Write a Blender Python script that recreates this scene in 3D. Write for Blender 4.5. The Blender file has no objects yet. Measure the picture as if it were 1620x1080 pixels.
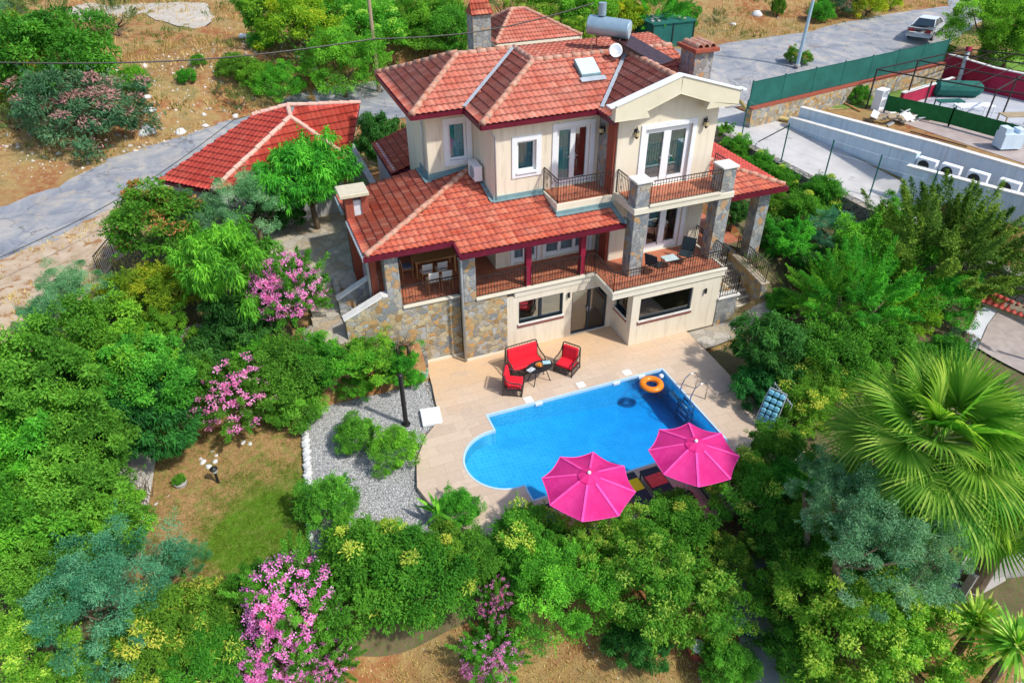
import bpy, bmesh, math, random
import numpy as np
from mathutils import Vector, Matrix
from mathutils.geometry import tessellate_polygon

scene = bpy.context.scene
# ---------------------------------------------------------------- camera
CAM = np.array([-12.99, -20.26, 17.5])
MR = np.array([[0.9309570710139753, -0.3651085793672677, -0.0038284724755056542],
               [-0.21842228666926194, -0.5484715520970277, -0.807137324887437],
               [0.29259295380314765, 0.7522464235958141, -0.5903513204627022]])
FPX = 1131.058
cd = bpy.data.cameras.new('camera'); cam = bpy.data.objects.new('camera', cd)
scene.collection.objects.link(cam)
cd.sensor_width = 36.0; cd.lens = 36.0 * FPX / 1620.0
cd.clip_start = 0.5; cd.clip_end = 2000
rt, dn, fw = MR
cam.matrix_world = Matrix(((rt[0], -dn[0], -fw[0], CAM[0]), (rt[1], -dn[1], -fw[1], CAM[1]), (rt[2], -dn[2], -fw[2], CAM[2]), (0, 0, 0, 1)))
scene.camera = cam
# ---------------------------------------------------------------- light
SUN_EL = math.radians(51); SDX, SDY = .78, -1.0
az = math.atan2(SDX, SDY)            # measured from +Y towards +X
w = bpy.data.worlds.new('World'); scene.world = w; w.use_nodes = True
nt = w.node_tree; bg = nt.nodes['Background']
sky = nt.nodes.new('ShaderNodeTexSky'); sky.sky_type = 'NISHITA'; sky.sun_disc = False
sky.sun_elevation = SUN_EL; sky.sun_rotation = az; sky.altitude = 200; sky.dust_density = 1.6
nt.links.new(sky.outputs[0], bg.inputs[0]); bg.inputs[1].default_value = 0.15
sl = bpy.data.lights.new('sun', 'SUN'); so = bpy.data.objects.new('sun', sl); scene.collection.objects.link(so)
sl.energy = 2.75; sl.angle = math.radians(2.2); sl.color = (1.0, 0.95, 0.86)
sd = Vector((math.sin(az) * math.cos(SUN_EL), math.cos(az) * math.cos(SUN_EL), math.sin(SUN_EL)))
so.rotation_euler = sd.to_track_quat('Z', 'Y').to_euler(); so.location = sd * 60
scene.view_settings.view_transform = 'Standard'; scene.view_settings.look = 'None'
scene.view_settings.exposure = 0.54; scene.view_settings.gamma = 1.0
scene.cycles.max_bounces = 8; scene.cycles.transparent_max_bounces = 24; scene.cycles.caustics_reflective = False
scene.cycles.caustics_refractive = False

# ---------------------------------------------------------------- helpers
COL = scene.collection
WL = {}

def at(px, py, z=0.0):
    d = MR.T @ np.array([px - 810, py - 540, FPX])
    p = CAM + d * (z - CAM[2]) / d[2]
    return float(p[0]), float(p[1]), float(z)

def props(o, label=None, cat=None, group=None, kind=None):
    if label: o['label'] = label
    if cat: o['category'] = cat
    if group: o['group'] = group
    if kind: o['kind'] = kind
    return o

def thing(name, label, cat, loc=(0, 0, 0), rz=0.0, group=None):
    o = bpy.data.objects.new(name, None); COL.objects.link(o)
    o.empty_display_size = 0.2
    o.location = loc; o.rotation_euler = (0, 0, rz)
    return props(o, label, cat, group)

def copy_tree(o, loc, rz=None, label=None, scale=None, group=None):
    r = o.copy(); COL.objects.link(r); r.location = loc
    if rz is not None: r.rotation_euler = (0, 0, rz)
    if scale is not None: r.scale = (scale,) * 3 if not hasattr(scale, '__len__') else scale
    if label: r['label'] = label
    if group: r['group'] = group
    for ch in list(o.children):
        c = ch.copy(); COL.objects.link(c); c.parent = r
        for g in list(ch.children):
            d = g.copy(); COL.objects.link(d); d.parent = c
    return r

def nrm(v):
    v = np.asarray(v, float); return v / (np.linalg.norm(v) + 1e-12)

class MB:
    def __init__(s): s.v = []; s.f = []; s.uv = None
    def add(s, vs, fs):
        b = len(s.v); s.v += [tuple(map(float, p)) for p in vs]; s.f += [tuple(b + i for i in f) for f in fs]
        return s
    def box(s, x0, x1, y0, y1, z0, z1):
        vs = [(x0, y0, z0), (x1, y0, z0), (x1, y1, z0), (x0, y1, z0), (x0, y0, z1), (x1, y0, z1), (x1, y1, z1), (x0, y1, z1)]
        return s.add(vs, [(3, 2, 1, 0), (4, 5, 6, 7), (0, 1, 5, 4), (1, 2, 6, 5), (2, 3, 7, 6), (3, 0, 4, 7)])
    def obox(s, c, sx, sy, sz, rz=0.0, rx=0.0, ry=0.0):
        m = Matrix.Rotation(rz, 3, 'Z') @ Matrix.Rotation(ry, 3, 'Y') @ Matrix.Rotation(rx, 3, 'X')
        vs = []
        for dz in (-.5, .5):
            for dx, dy in ((-.5, -.5), (.5, -.5), (.5, .5), (-.5, .5)):
                p = m @ Vector((dx * sx, dy * sy, dz * sz)); vs.append((c[0] + p.x, c[1] + p.y, c[2] + p.z))
        return s.add(vs, [(3, 2, 1, 0), (4, 5, 6, 7), (0, 1, 5, 4), (1, 2, 6, 5), (2, 3, 7, 6), (3, 0, 4, 7)])
    def beam(s, p, q, w, h=None, up=(0, 0, 1)):
        h = h or w; p = np.array(p, float); q = np.array(q, float); d = nrm(q - p); u = np.array(up, float)
        if abs(d @ u) > .98: u = np.array((1., 0, 0))
        a = nrm(np.cross(d, u)); b = np.cross(a, d)
        vs = []
        for e in (p, q):
            for i, j in ((-.5, -.5), (.5, -.5), (.5, .5), (-.5, .5)): vs.append(e + a * i * w + b * j * h)
        return s.add(vs, [(0, 1, 2, 3), (7, 6, 5, 4), (0, 4, 5, 1), (1, 5, 6, 2), (2, 6, 7, 3), (3, 7, 4, 0)])
    def tube(s, pts, r, n=6, caps=True):
        pts = [np.array(p, float) for p in pts]; k = len(pts); rr = r if hasattr(r, '__len__') else [r] * k
        vs = []; prev = None
        for i in range(k):
            d = nrm(pts[min(i + 1, k - 1)] - pts[max(i - 1, 0)])
            if prev is None:
                u = np.array((0, 0, 1.)) if abs(d[2]) < .9 else np.array((1., 0, 0)); a = nrm(np.cross(d, u))
            else: a = nrm(prev - d * (prev @ d))
            prev = a; b = np.cross(d, a)
            for j in range(n):
                t = 2 * math.pi * j / n; vs.append(pts[i] + (a * math.cos(t) + b * math.sin(t)) * rr[i])
        fs = [(i * n + j, i * n + (j + 1) % n, (i + 1) * n + (j + 1) % n, (i + 1) * n + j) for i in range(k - 1) for j in range(n)]
        if caps: fs += [tuple(range(n))[::-1], tuple((k - 1) * n + j for j in range(n))]
        return s.add(vs, fs)
    def lathe(s, c, prof, n=16):
        vs = []; k = len(prof)
        for r, z in prof:
            for j in range(n):
                t = 2 * math.pi * j / n; vs.append((c[0] + r * math.cos(t), c[1] + r * math.sin(t), c[2] + z))
        fs = [(i * n + j, i * n + (j + 1) % n, (i + 1) * n + (j + 1) % n, (i + 1) * n + j) for i in range(k - 1) for j in range(n)]
        fs += [tuple(range(n))[::-1], tuple((k - 1) * n + j for j in range(n))]
        return s.add(vs, fs)
    def prism(s, poly, lo, hi, ax='z'):
        """poly: 2D points; extruded from lo to hi along ax. ax z:(x,y) y:(x,z) x:(y,z)"""
        k = len(poly)
        def mk(a, b, t): return (a, b, t) if ax == 'z' else ((a, t, b) if ax == 'y' else (t, a, b))
        vs = [mk(a, b, lo) for a, b in poly] + [mk(a, b, hi) for a, b in poly]
        tri = tessellate_polygon([[Vector((a, b, 0)) for a, b in poly]])
        fs = [tuple(t) for t in tri] + [tuple(k + i for i in t[::-1]) for t in tri]
        fs += [(i, (i + 1) % k, k + (i + 1) % k, k + i) for i in range(k)]
        return s.add(vs, fs)
    def build(s, name, mat, parent=None, smooth=False, bevel=0.0, fixn=True, off=None, up=False):
        me = bpy.data.meshes.new(name)
        v = np.array(s.v, float).reshape(-1, 3)
        if off is not None: v = v - np.array(off)
        me.from_pydata(v.tolist(), [], s.f)
        if fixn or bevel or up:
            bm = bmesh.new(); bm.from_mesh(me)
            if bevel:
                bmesh.ops.bevel(bm, geom=bm.edges[:], offset=bevel, segments=1, affect='EDGES', clamp_overlap=True)
            bmesh.ops.recalc_face_normals(bm, faces=bm.faces[:])
            if up:
                for f_ in bm.faces:
                    if f_.normal.z < 0: f_.normal_flip()
            bm.to_mesh(me); bm.free()
        if smooth:
            me.shade_smooth()
        if mat: me.materials.append(mat)
        o = bpy.data.objects.new(name, me); COL.objects.link(o)
        if parent: o.parent = parent
        return o

def struct(name, mb, mat, **k):
    o = mb.build(name, mat, None, **k); o['kind'] = 'structure'; return o

# ---------------------------------------------------------------- materials
def newmat(name):
    m = bpy.data.materials.new(name); m.use_nodes = True
    t = m.node_tree; b = t.nodes['Principled BSDF']; return m, t, b

def N(t, typ, **k):
    n = t.nodes.new(typ)
    for a, b in k.items(): setattr(n, a, b)
    return n

def ramp(t, fac, stops):
    r = N(t, 'ShaderNodeValToRGB'); e = r.color_ramp.elements
    while len(e) > 1: e.remove(e[-1])
    e[0].position = stops[0][0]; e[0].color = (*stops[0][1], 1)
    for p, c in stops[1:]:
        x = e.new(p); x.color = (*c, 1)
    t.links.new(fac, r.inputs[0]); return r.outputs[0]

def mixc(t, fac, a, b, mode='MIX'):
    m = N(t, 'ShaderNodeMix', data_type='RGBA', blend_type=mode)
    for i, v in ((0, fac), (6, a), (7, b)):
        if isinstance(v, (int, float)): m.inputs[i].default_value = v
        elif isinstance(v, tuple): m.inputs[i].default_value = (*v, 1)
        else: t.links.new(v, m.inputs[i])
    return m.outputs[2]

def noise(t, scale, detail=4, rough=.55, vec=None, dist=0):
    n = N(t, 'ShaderNodeTexNoise'); n.inputs['Scale'].default_value = scale; n.inputs['Detail'].default_value = detail
    n.inputs['Roughness'].default_value = rough; n.inputs['Distortion'].default_value = dist
    if vec is None: vec = N(t, 'ShaderNodeTexCoord').outputs['Object']
    t.links.new(vec, n.inputs['Vector']); return n.outputs[0]

def bump(t, b, h, strength=.4, dist=.02):
    n = N(t, 'ShaderNodeBump'); n.inputs['Strength'].default_value = strength; n.inputs['Distance'].default_value = dist
    t.links.new(h, n.inputs['Height']); t.links.new(n.outputs[0], b.inputs['Normal']); return n

def vmat(name, a, b_, scale=3, rough=.7, bs=.15, metal=0.0, spots=None, bscale=None, spec=.4):
    m, t, b = newmat(name)
    n = noise(t, scale, 5, .6)
    c = ramp(t, n, [(.3, a), (.7, b_)])
    if spots:
        n2 = noise(t, spots[1], 3, .5); f = ramp(t, n2, [(spots[2], (0, 0, 0)), (spots[2] + .08, (1, 1, 1))])
        c = mixc(t, f, c, spots[0])
    t.links.new(c, b.inputs['Base Color']); b.inputs['Roughness'].default_value = rough; b.inputs['Metallic'].default_value = metal
    b.inputs['Specular IOR Level'].default_value = spec
    if bs: bump(t, b, noise(t, bscale or scale * 12, 4, .6), bs, .01)
    return m

def stucco(name, a, b_):
    m, t, b = newmat(name)
    mp = N(t, 'ShaderNodeMapping'); mp.inputs['Scale'].default_value = (2.2, 2.2, .35)
    t.links.new(N(t, 'ShaderNodeTexCoord').outputs['Object'], mp.inputs[0])
    n = noise(t, 1.2, 6, .65, mp.outputs[0]); c = ramp(t, n, [(.3, a), (.7, b_)])
    t.links.new(c, b.inputs['Base Color']); b.inputs['Roughness'].default_value = .85
    mp.inputs['Scale'].default_value = (5, 5, .5); c = mixc(t, ramp(t, noise(t, 1.0, 5, .7, mp.outputs[0]), [(.54, (0, 0, 0)), (.74, (.5,) * 3)]), c, (.38, .32, .24))
    t.links.new(c, b.inputs['Base Color'])
    bump(t, b, noise(t, 60, 4, .7), .25, .01); return m

def stone(name, cols, scale=2.6, mortar=(.30, .28, .24), mw=.055, sc=(1, 1, 1.15), bs=.8, jitter=1.0):
    m, t, b = newmat(name)
    tc = N(t, 'ShaderNodeTexCoord'); mp = N(t, 'ShaderNodeMapping'); mp.inputs['Scale'].default_value = sc
    t.links.new(tc.outputs['Object'], mp.inputs[0])
    nz = N(t, 'ShaderNodeTexNoise'); nz.inputs['Scale'].default_value = 3.0; t.links.new(mp.outputs[0], nz.inputs['Vector'])
    va = N(t, 'ShaderNodeVectorMath', operation='MULTIPLY_ADD'); t.links.new(nz.outputs['Color'], va.inputs[0])
    va.inputs[1].default_value = (.22,) * 3; t.links.new(mp.outputs[0], va.inputs[2])
    v1 = N(t, 'ShaderNodeTexVoronoi', feature='F1'); v2 = N(t, 'ShaderNodeTexVoronoi', feature='DISTANCE_TO_EDGE')
    for v in (v1, v2):
        v.inputs['Scale'].default_value = scale; v.inputs['Randomness'].default_value = jitter; t.links.new(va.outputs[0], v.inputs['Vector'])
    sx = N(t, 'ShaderNodeSeparateColor'); t.links.new(v1.outputs['Color'], sx.inputs[0])
    n = len(cols); c = ramp(t, sx.outputs[0], [(i / n, k) for i, k in enumerate(cols)])
    t.nodes[-1].color_ramp.interpolation = 'CONSTANT'
    g = noise(t, 9, 5, .65); c = mixc(t, .5, c, ramp(t, g, [(.25, (.35, .33, .3)), (.5, (.9, .9, .9)), (.8, (1.5, 1.4, 1.3))]), 'MULTIPLY')
    e = ramp(t, v2.outputs[0], [(0.0, (0, 0, 0)), (mw, (1, 1, 1))])
    c = mixc(t, e, mortar, c); t.links.new(c, b.inputs['Base Color']); b.inputs['Roughness'].default_value = .9
    h = mixc(t, .25, e, g); bump(t, b, h, bs, .03); return m

def tilemat(name, cols, weather, wamt=.4):
    m, t, b = newmat(name)
    uv = N(t, 'ShaderNodeUVMap'); fl = N(t, 'ShaderNodeVectorMath', operation='FLOOR'); t.links.new(uv.outputs[0], fl.inputs[0])
    wn = N(t, 'ShaderNodeTexWhiteNoise', noise_dimensions='2D'); t.links.new(fl.outputs[0], wn.inputs[0])
    c = ramp(t, wn.outputs[0], [(i / (len(cols) - 1), k) for i, k in enumerate(cols)])
    n = noise(t, 1.1, 6, .7); f = ramp(t, n, [(.42, (0, 0, 0)), (.75, (wamt,) * 3)])
    c = mixc(t, f, c, weather)
    n3 = noise(t, 14, 3, .6); c = mixc(t, .45, c, ramp(t, n3, [(.3, (.72, .7, .7)), (.7, (1.15, 1.15, 1.15))]), 'MULTIPLY')
    # darker joint line at the lower lip of each course
    fr = N(t, 'ShaderNodeVectorMath', operation='FRACTION'); t.links.new(uv.outputs[0], fr.inputs[0])
    sp = N(t, 'ShaderNodeSeparateXYZ'); t.links.new(fr.outputs[0], sp.inputs[0])
    j = ramp(t, sp.outputs[1], [(0, (.30, .24, .24)), (.06, (.38, .32, .32)), (.12, (1, 1, 1)), (.9, (1, 1, 1)), (1, (.75, .7, .7))])
    c = mixc(t, 1.0, c, j, 'MULTIPLY')
    t.links.new(c, b.inputs['Base Color']); b.inputs['Roughness'].default_value = .62; b.inputs['Specular IOR Level'].default_value = .35
    bump(t, b, noise(t, 40, 3, .6), .2, .01); return m

def leafmat(name, dark, mid, light, transl=.35, tip=None):
    m, t, b = newmat(name)
    a = N(t, 'ShaderNodeAttribute', attribute_name='tint', attribute_type='GEOMETRY')
    st = [(.0, dark), (.5, mid), (.88, light)]
    if tip: st.append((1.0, tip))
    c = ramp(t, a.outputs['Fac'], st)
    oi = N(t, 'ShaderNodeObjectInfo'); hs = N(t, 'ShaderNodeHueSaturation'); mr = N(t, 'ShaderNodeMapRange'); mr.inputs[3].default_value = .470; mr.inputs[4].default_value = .512
    t.links.new(oi.outputs['Random'], mr.inputs[0]); t.links.new(mr.outputs[0], hs.inputs['Hue']); w2 = N(t, 'ShaderNodeTexWhiteNoise', noise_dimensions='1D'); t.links.new(oi.outputs['Random'], w2.inputs['W']); mv = N(t, 'ShaderNodeMapRange'); mv.inputs[3].default_value = .92; mv.inputs[4].default_value = 1.38; t.links.new(w2.outputs['Value'], mv.inputs[0]); t.links.new(mv.outputs[0], hs.inputs['Value']); hs.inputs['Saturation'].default_value = .97; t.links.new(c, hs.inputs['Color']); c = hs.outputs[0]
    t.links.new(c, b.inputs['Base Color']); b.inputs['Roughness'].default_value = .6; b.inputs['Specular IOR Level'].default_value = .14
    tr = N(t, 'ShaderNodeBsdfTranslucent'); c2 = mixc(t, 1.0, c, (1.5, 1.5, .6), 'MULTIPLY'); t.links.new(c2, tr.inputs[0])
    mx = N(t, 'ShaderNodeMixShader'); mx.inputs[0].default_value = transl
    t.links.new(b.outputs[0], mx.inputs[1]); t.links.new(tr.outputs[0], mx.inputs[2])
    t.links.new(mx.outputs[0], t.nodes['Material Output'].inputs[0]); return m

def glassmat(name, tint=(.75, .88, .9), fac=.35, rough=.02):
    m, t, b = newmat(name)
    tr = N(t, 'ShaderNodeBsdfTransparent'); tr.inputs[0].default_value = (*tint, 1)
    gl = N(t, 'ShaderNodeBsdfGlossy'); gl.inputs['Roughness'].default_value = rough; gl.inputs[0].default_value = (1, 1, 1, 1)
    fr = N(t, 'ShaderNodeFresnel'); fr.inputs[0].default_value = 1.5
    ad = N(t, 'ShaderNodeMath', operation='MULTIPLY_ADD'); t.links.new(fr.outputs[0], ad.inputs[0]); ad.inputs[1].default_value = 1.2; ad.inputs[2].default_value = fac * .2
    ad.use_clamp = True
    mx = N(t, 'ShaderNodeMixShader'); t.links.new(ad.outputs[0], mx.inputs[0]); t.links.new(tr.outputs[0], mx.inputs[1]); t.links.new(gl.outputs[0], mx.inputs[2])
    t.links.new(mx.outputs[0], t.nodes['Material Output'].inputs[0]); return m

MT = {}
MT['cream'] = stucco('cream_render', (.70, .62, .48), (.78, .71, .57))
MT['cream2'] = vmat('cream_trim', (.66, .60, .47), (.74, .68, .55), 2, .8, .15)
MT['white'] = vmat('white_paint', (.74, .77, .80), (.82, .84, .86), 3, .5, .05)
MT['whitecap'] = vmat('pale_coping', (.62, .60, .55), (.78, .76, .72), 4, .7, .15)
MT['stone'] = stone('rubble_stone', [(.32, .20, .08), (.30, .29, .25), (.42, .33, .18), (.22, .23, .23), (.45, .40, .30), (.33, .27, .18), (.50, .30, .12), (.36, .35, .32), (.28, .24, .18), (.50, .42, .26), (.48, .30, .12), (.40, .40, .38)], 4.3, (.42, .36, .26), .05)
MT['stonecol'] = stone('grey_stone_cladding', [(.26, .27, .27), (.36, .36, .34), (.20, .22, .24), (.42, .38, .30), (.30, .31, .31), (.24, .24, .23), (.45, .28, .14), (.34, .35, .36)], 4.6, (.34, .32, .28), .05, (1, 1, .8))
MT['drystone'] = stone('dry_stone', [(.26, .25, .22), (.36, .34, .30), (.20, .20, .19), (.40, .34, .26), (.30, .28, .25), (.24, .22, .19)], 3.0, (.08, .07, .055), .09, (1, 1, 1.3), 1.0)
MT['crazy'] = stone('crazy_paving', [(.42, .36, .27), (.50, .44, .34), (.36, .33, .28), (.46, .42, .36), (.40, .32, .22)], 1.7, (.30, .27, .22), .04, (1, 1, 1), .35)
MT['brick'] = vmat('red_brick', (.26, .055, .03), (.36, .09, .05), 8, .8, .4)
MT['maroon'] = vmat('maroon_fascia', (.10, .006, .018), (.15, .012, .03), 4, .4, .05)
MT['maroonpost'] = vmat('maroon_post', (.22, .008, .03), (.28, .014, .04), 4, .45, .05)
MT['tile_old'] = tilemat('faded_clay_tile', [(.40, .085, .05), (.54, .13, .08), (.60, .17, .11), (.47, .11, .065), (.64, .24, .16)], (.54, .26, .19), .7)
MT['tile_new'] = tilemat('orange_clay_tile', [(.36, .05, .024), (.47, .08, .038), (.54, .11, .05), (.41, .062, .03), (.60, .18, .10), (.50, .09, .04), (.38, .07, .045)], (.5, .19, .12), .5)
MT['tile_flat'] = tilemat('bright_red_tile', [(.44, .045, .028), (.52, .06, .038), (.56, .08, .05)], (.5, .12, .08), .45)
MT['ridge'] = vmat('mortared_ridge_tile', (.46, .14, .08), (.50, .36, .27), 5, .85, .6, bscale=14)
MT['flash'] = vmat('lead_flashing', (.16, .26, .28), (.24, .36, .38), 3, .5, .1, .2)
MT['metalgrey'] = vmat('grey_metal', (.42, .46, .50), (.55, .58, .60), 4, .4, .03, .3)
MT['iron'] = vmat('black_iron', (.018, .014, .014), (.035, .028, .026), 6, .5, 0)
MT['terra'] = None
MT['frame_dark'] = vmat('anthracite_frame', (.012, .022, .032), (.02, .034, .046), 5, .4, 0)
MT['glass'] = glassmat('window_glass', (.78, .9, .92), .3)
MT['glass_dark'] = glassmat('reflective_glass', (.80, .9, .9), .5)
MT['curtain'] = vmat('teal_curtain', (.14, .56, .62), (.20, .66, .70), 2, .9, 0)
MT['curtaingrey'] = vmat('grey_curtain', (.30, .42, .50), (.42, .54, .60), 2, .9, 0)
MT['redwood'] = vmat('red_curtain', (.55, .02, .012), (.65, .03, .02), 3, .6, .05)
MT['concrete'] = vmat('concrete', (.30, .29, .28), (.42, .40, .38), 1.5, .9, .3)
MT['dark'] = vmat('dark_interior', (.03, .026, .022), (.05, .043, .036), 2, .95, 0)
MT['black'] = vmat('black_metal', (.012, .012, .013), (.022, .022, .024), 5, .45, 0)
MT['wood'] = vmat('pale_wood', (.42, .20, .07), (.52, .27, .11), 6, .6, .1)
MT['woodold'] = vmat('weathered_wood', (.30, .22, .13), (.42, .33, .22), 5, .8, .3)
MT['chrome'] = vmat('polished_steel', (.6, .6, .6), (.7, .7, .7), 3, .18, 0, 1.0)
MT['barkm'] = vmat('bark', (.10, .07, .045), (.20, .15, .10), 8, .95, .6)
MT['greenfab'] = vmat('green_screen_cloth', (.006, .09, .075), (.012, .13, .105), 1.2, .8, .1)
MT['greenhedge'] = vmat('artificial_green_screen', (.008, .10, .022), (.014, .15, .035), 3, .9, .4)
MT['bluewall'] = stucco('blue_white_paint', (.46, .60, .72), (.62, .73, .82))
MT['crimson'] = vmat('crimson_paint', (.30, .005, .035), (.38, .01, .05), 1.5, .6, .1)
def terracotta():
    m, t, b = newmat('terracotta_floor')
    br = N(t, 'ShaderNodeTexBrick'); br.offset = 0; br.inputs['Scale'].default_value = 1; br.inputs['Brick Width'].default_value = .33
    br.inputs['Row Height'].default_value = .33; br.inputs['Mortar Size'].default_value = .012
    br.inputs['Color1'].default_value = (.52, .17, .085, 1); br.inputs['Color2'].default_value = (.42, .12, .06, 1); br.inputs['Mortar'].default_value = (.35, .2, .13, 1)
    t.links.new(N(t, 'ShaderNodeTexCoord').outputs['Object'], br.inputs[0])
    c = mixc(t, .35, br.outputs[0], ramp(t, noise(t, 3), [(.3, (.7, .7, .7)), (.7, (1.2, 1.2, 1.2))]), 'MULTIPLY')
    t.links.new(c, b.inputs['Base Color']); b.inputs['Roughness'].default_value = .6; return m
MT['terra'] = terracotta()
# ---------------------------------------------------------------- terrain
LOW = [(-13,-1,-.2),(-16,-2,-.15),(-18.5,-2,-.05),(-17,-5,-.15),(-14,-5,-.2),(-11,-3,-.2),(-10,-1,-.2),(-12,.5,-.15),(-15,.8,0),(-9,-7,-.3),
 (-5,-9.2,-.45),(0,-9.5,-.4),(3,-8,-.3),(3.5,-5,-.2),(3.5,-1,-.25),(-12,-9.6,-1.6),(-8,-11,-1.6),(-5,-12,-1.6),(-15,-9.5,-1.3),(-20,-8,-.8),
 (-22,-5,-.3),(-20,0,.2),(-25,0,.5),(-2,-14,-1.4),(2,-15,-1.2),(-10,-14,-2),(-20,-13,-1.8),(-11,-7.2,-.35),(-14,-7.2,-.3)]
RGT = [(6,-3,-.1),(8,-5,0),(10,-2,.4),(12,0,.8),(13,-4,.4),(5,-13,-1.1),(8,-10,-.4),(14,-8,.2),(20,-6,.3),(8,-16,-1.2),(16,-14,-.6),(18,-10,0),(30,-10,.3)]
UPP = [(-11.3,2.9,1.95),(-13,2.2,1.0),(-16,2.5,.9),(-20,3,1.2),(-25,3.5,1.8),(-9.6,1.4,1.6),(-13,5,2.3),(-11,6,2.72),(-12,9,2.75),(-9.8,7.5,2.72),(-16,8,2.5),(-20,9,2.6),
 (-24,8,2.7),(-30,6,2.7),(-24,14,2.75),(-19,14.5,2.8),(-14,20,2.8),(-10,24,2.9),(-3,26,3.1),(5,27,3.4),(15,24,3.7),(25,24,3.8),(40,28,3.9),
 (60,38,4),(-32,24,3.2),(-27,26,4),(-20,30,5),(-12,32,5.5),(0,36,6),(15,40,6),(30,42,6),(50,52,6),(-40,50,9),(0,60,11),(40,65,11),(-50,100,22),
 (0,120,26),(60,120,24),(120,100,18),(-80,60,12),(0,11,2.75),(5,12,2.75),(-5,12,2.75),(-10,14,2.75)]
RUP = [(8,10,2.5),(7.3,5,2.0),(9,3,1.5),(11,6,1.7),(12.3,10,2.1),(6.9,2.2,1.75),(8,0,.7),(10,1,.9),(11,3,1.3)]
def shep(pts, X, Y, p=3.2):
    num = np.zeros_like(X); den = np.zeros_like(X)
    for x, y, z in pts:
        w_ = 1.0 / (((X - x) ** 2 + (Y - y) ** 2 + .15) ** (p / 2)); num += w_ * z; den += w_
    return num / den
def bx(Y): return np.interp(Y, [-12, -8, -4.2, 2.2, 7.8, 13.5, 16.6], [18.0, 17.0, 16.1, 14.35, 13.4, 13.1, 13.2])
def in_poly(X, Y, poly):
    r = np.zeros(X.shape, bool); n = len(poly)
    for i in range(n):
        x0, y0 = poly[i]; x1, y1 = poly[(i + 1) % n]
        c = ((y0 > Y) != (y1 > Y)) & (X < (x1 - x0) * (Y - y0) / ((y1 - y0) if y1 != y0 else 1e-9) + x0); r ^= c
    return r
DECK = [(-8.0,2.2),(-8.2,.5),(-8.37,-.6),(-8.42,-1.34),(-9.2,-2.1),(-9.8,-3.1),(-10.1,-4.26),(-9.85,-5.3),(-9.3,-6.3),(-8.4,-7.3),(-7.3,-8.1),(-6,-8.6),(-5,-8.8),(2.6,-8.8),(2.8,-1.2),(2.8,2.2)]
HOUSEB = [(-9.25,1.7),(4.0,1.7),(4.0,9.2),(-6.2,9.2),(-6.2,7.6),(-9.25,7.6)]
HOUSEB2 = [(-.1,-.1),(4.2,-.1),(4.2,2.5),(-.1,2.5)]
HOUSEB3 = [(3.9,.05),(6.5,.05),(6.5,9.0),(3.9,9.0)]
def bumps(X, Y):
    return (np.sin(X * .9 + 1.3 * np.sin(Y * .7)) * np.cos(Y * 1.1 + X * .3) * .5 + np.sin(X * 2.3 + Y * 1.7) * .22 + np.sin(X * .31 - Y * .27) * .9)
def H(X, Y):
    X = np.asarray(X, float); Y = np.asarray(Y, float)
    allz = shep(LOW + RGT + UPP + RUP, X, Y)
    low = shep(LOW + RGT, X, Y); upp = shep(UPP, X, Y)
    left = X < -8.0
    Z = np.where(left, np.where(Y < 1.03, low, upp), allz)
    Z = np.where((X > -8) & (X < 3.5) & (Y < .5), low, Z)
    hill = np.clip((Y - 27 - .12 * X) / 14, 0, 1); Z = Z + bumps(X, Y) * .28 * hill
    Z = Z + bumps(X * 2.1, Y * 2.1) * .035 * (Z < 2.4)
    east = (X > bx(Y)) & (Y < 16.7) & (Y > -4.4 + (X - 16.1) * -.2)
    ez = np.where(X < 17.2, np.interp(Y, [-5, 2, 9, 12], [1.8, 2.15, 2.7, 2.78]), 2.78)
    Z = np.where(east, ez, Z)
    Z = np.where((X > -8.6) & (X < 4.2) & (Y > 1.2) & (Y < 1.8), np.minimum(Z, -.3), Z)
    Z = np.where(in_poly(X, Y, DECK), -.35, Z)
    Z = np.where(in_poly(X, Y, HOUSEB) | in_poly(X, Y, HOUSEB2) | in_poly(X, Y, HOUSEB3), -.35, Z)
    Z = np.where((X > 6.4) & (X < 7.6) & (Y > 3.2) & (Y < 9), np.minimum(Z, 1.5), Z)
    Z = np.where((X > -9.1) & (X < 1.3) & (Y > -7.3) & (Y < -1.2) & in_poly(X, Y, DECK), -2.4, Z)
    return Z
def h1(x, y): return float(H(np.array([x]), np.array([y]))[0])
def hit(px, py, hc=0.0):
    d = MR.T @ np.array([px - 810, py - 540, FPX]); d = d / np.linalg.norm(d)
    t = np.arange(8, 260, .12); P = CAM[None] + d[None] * t[:, None]
    g = P[:, 2] - H(P[:, 0], P[:, 1]) - hc
    k = np.argmax(g < 0)
    if g[k] >= 0: k = len(t) - 1
    return P[k], t[k]

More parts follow.
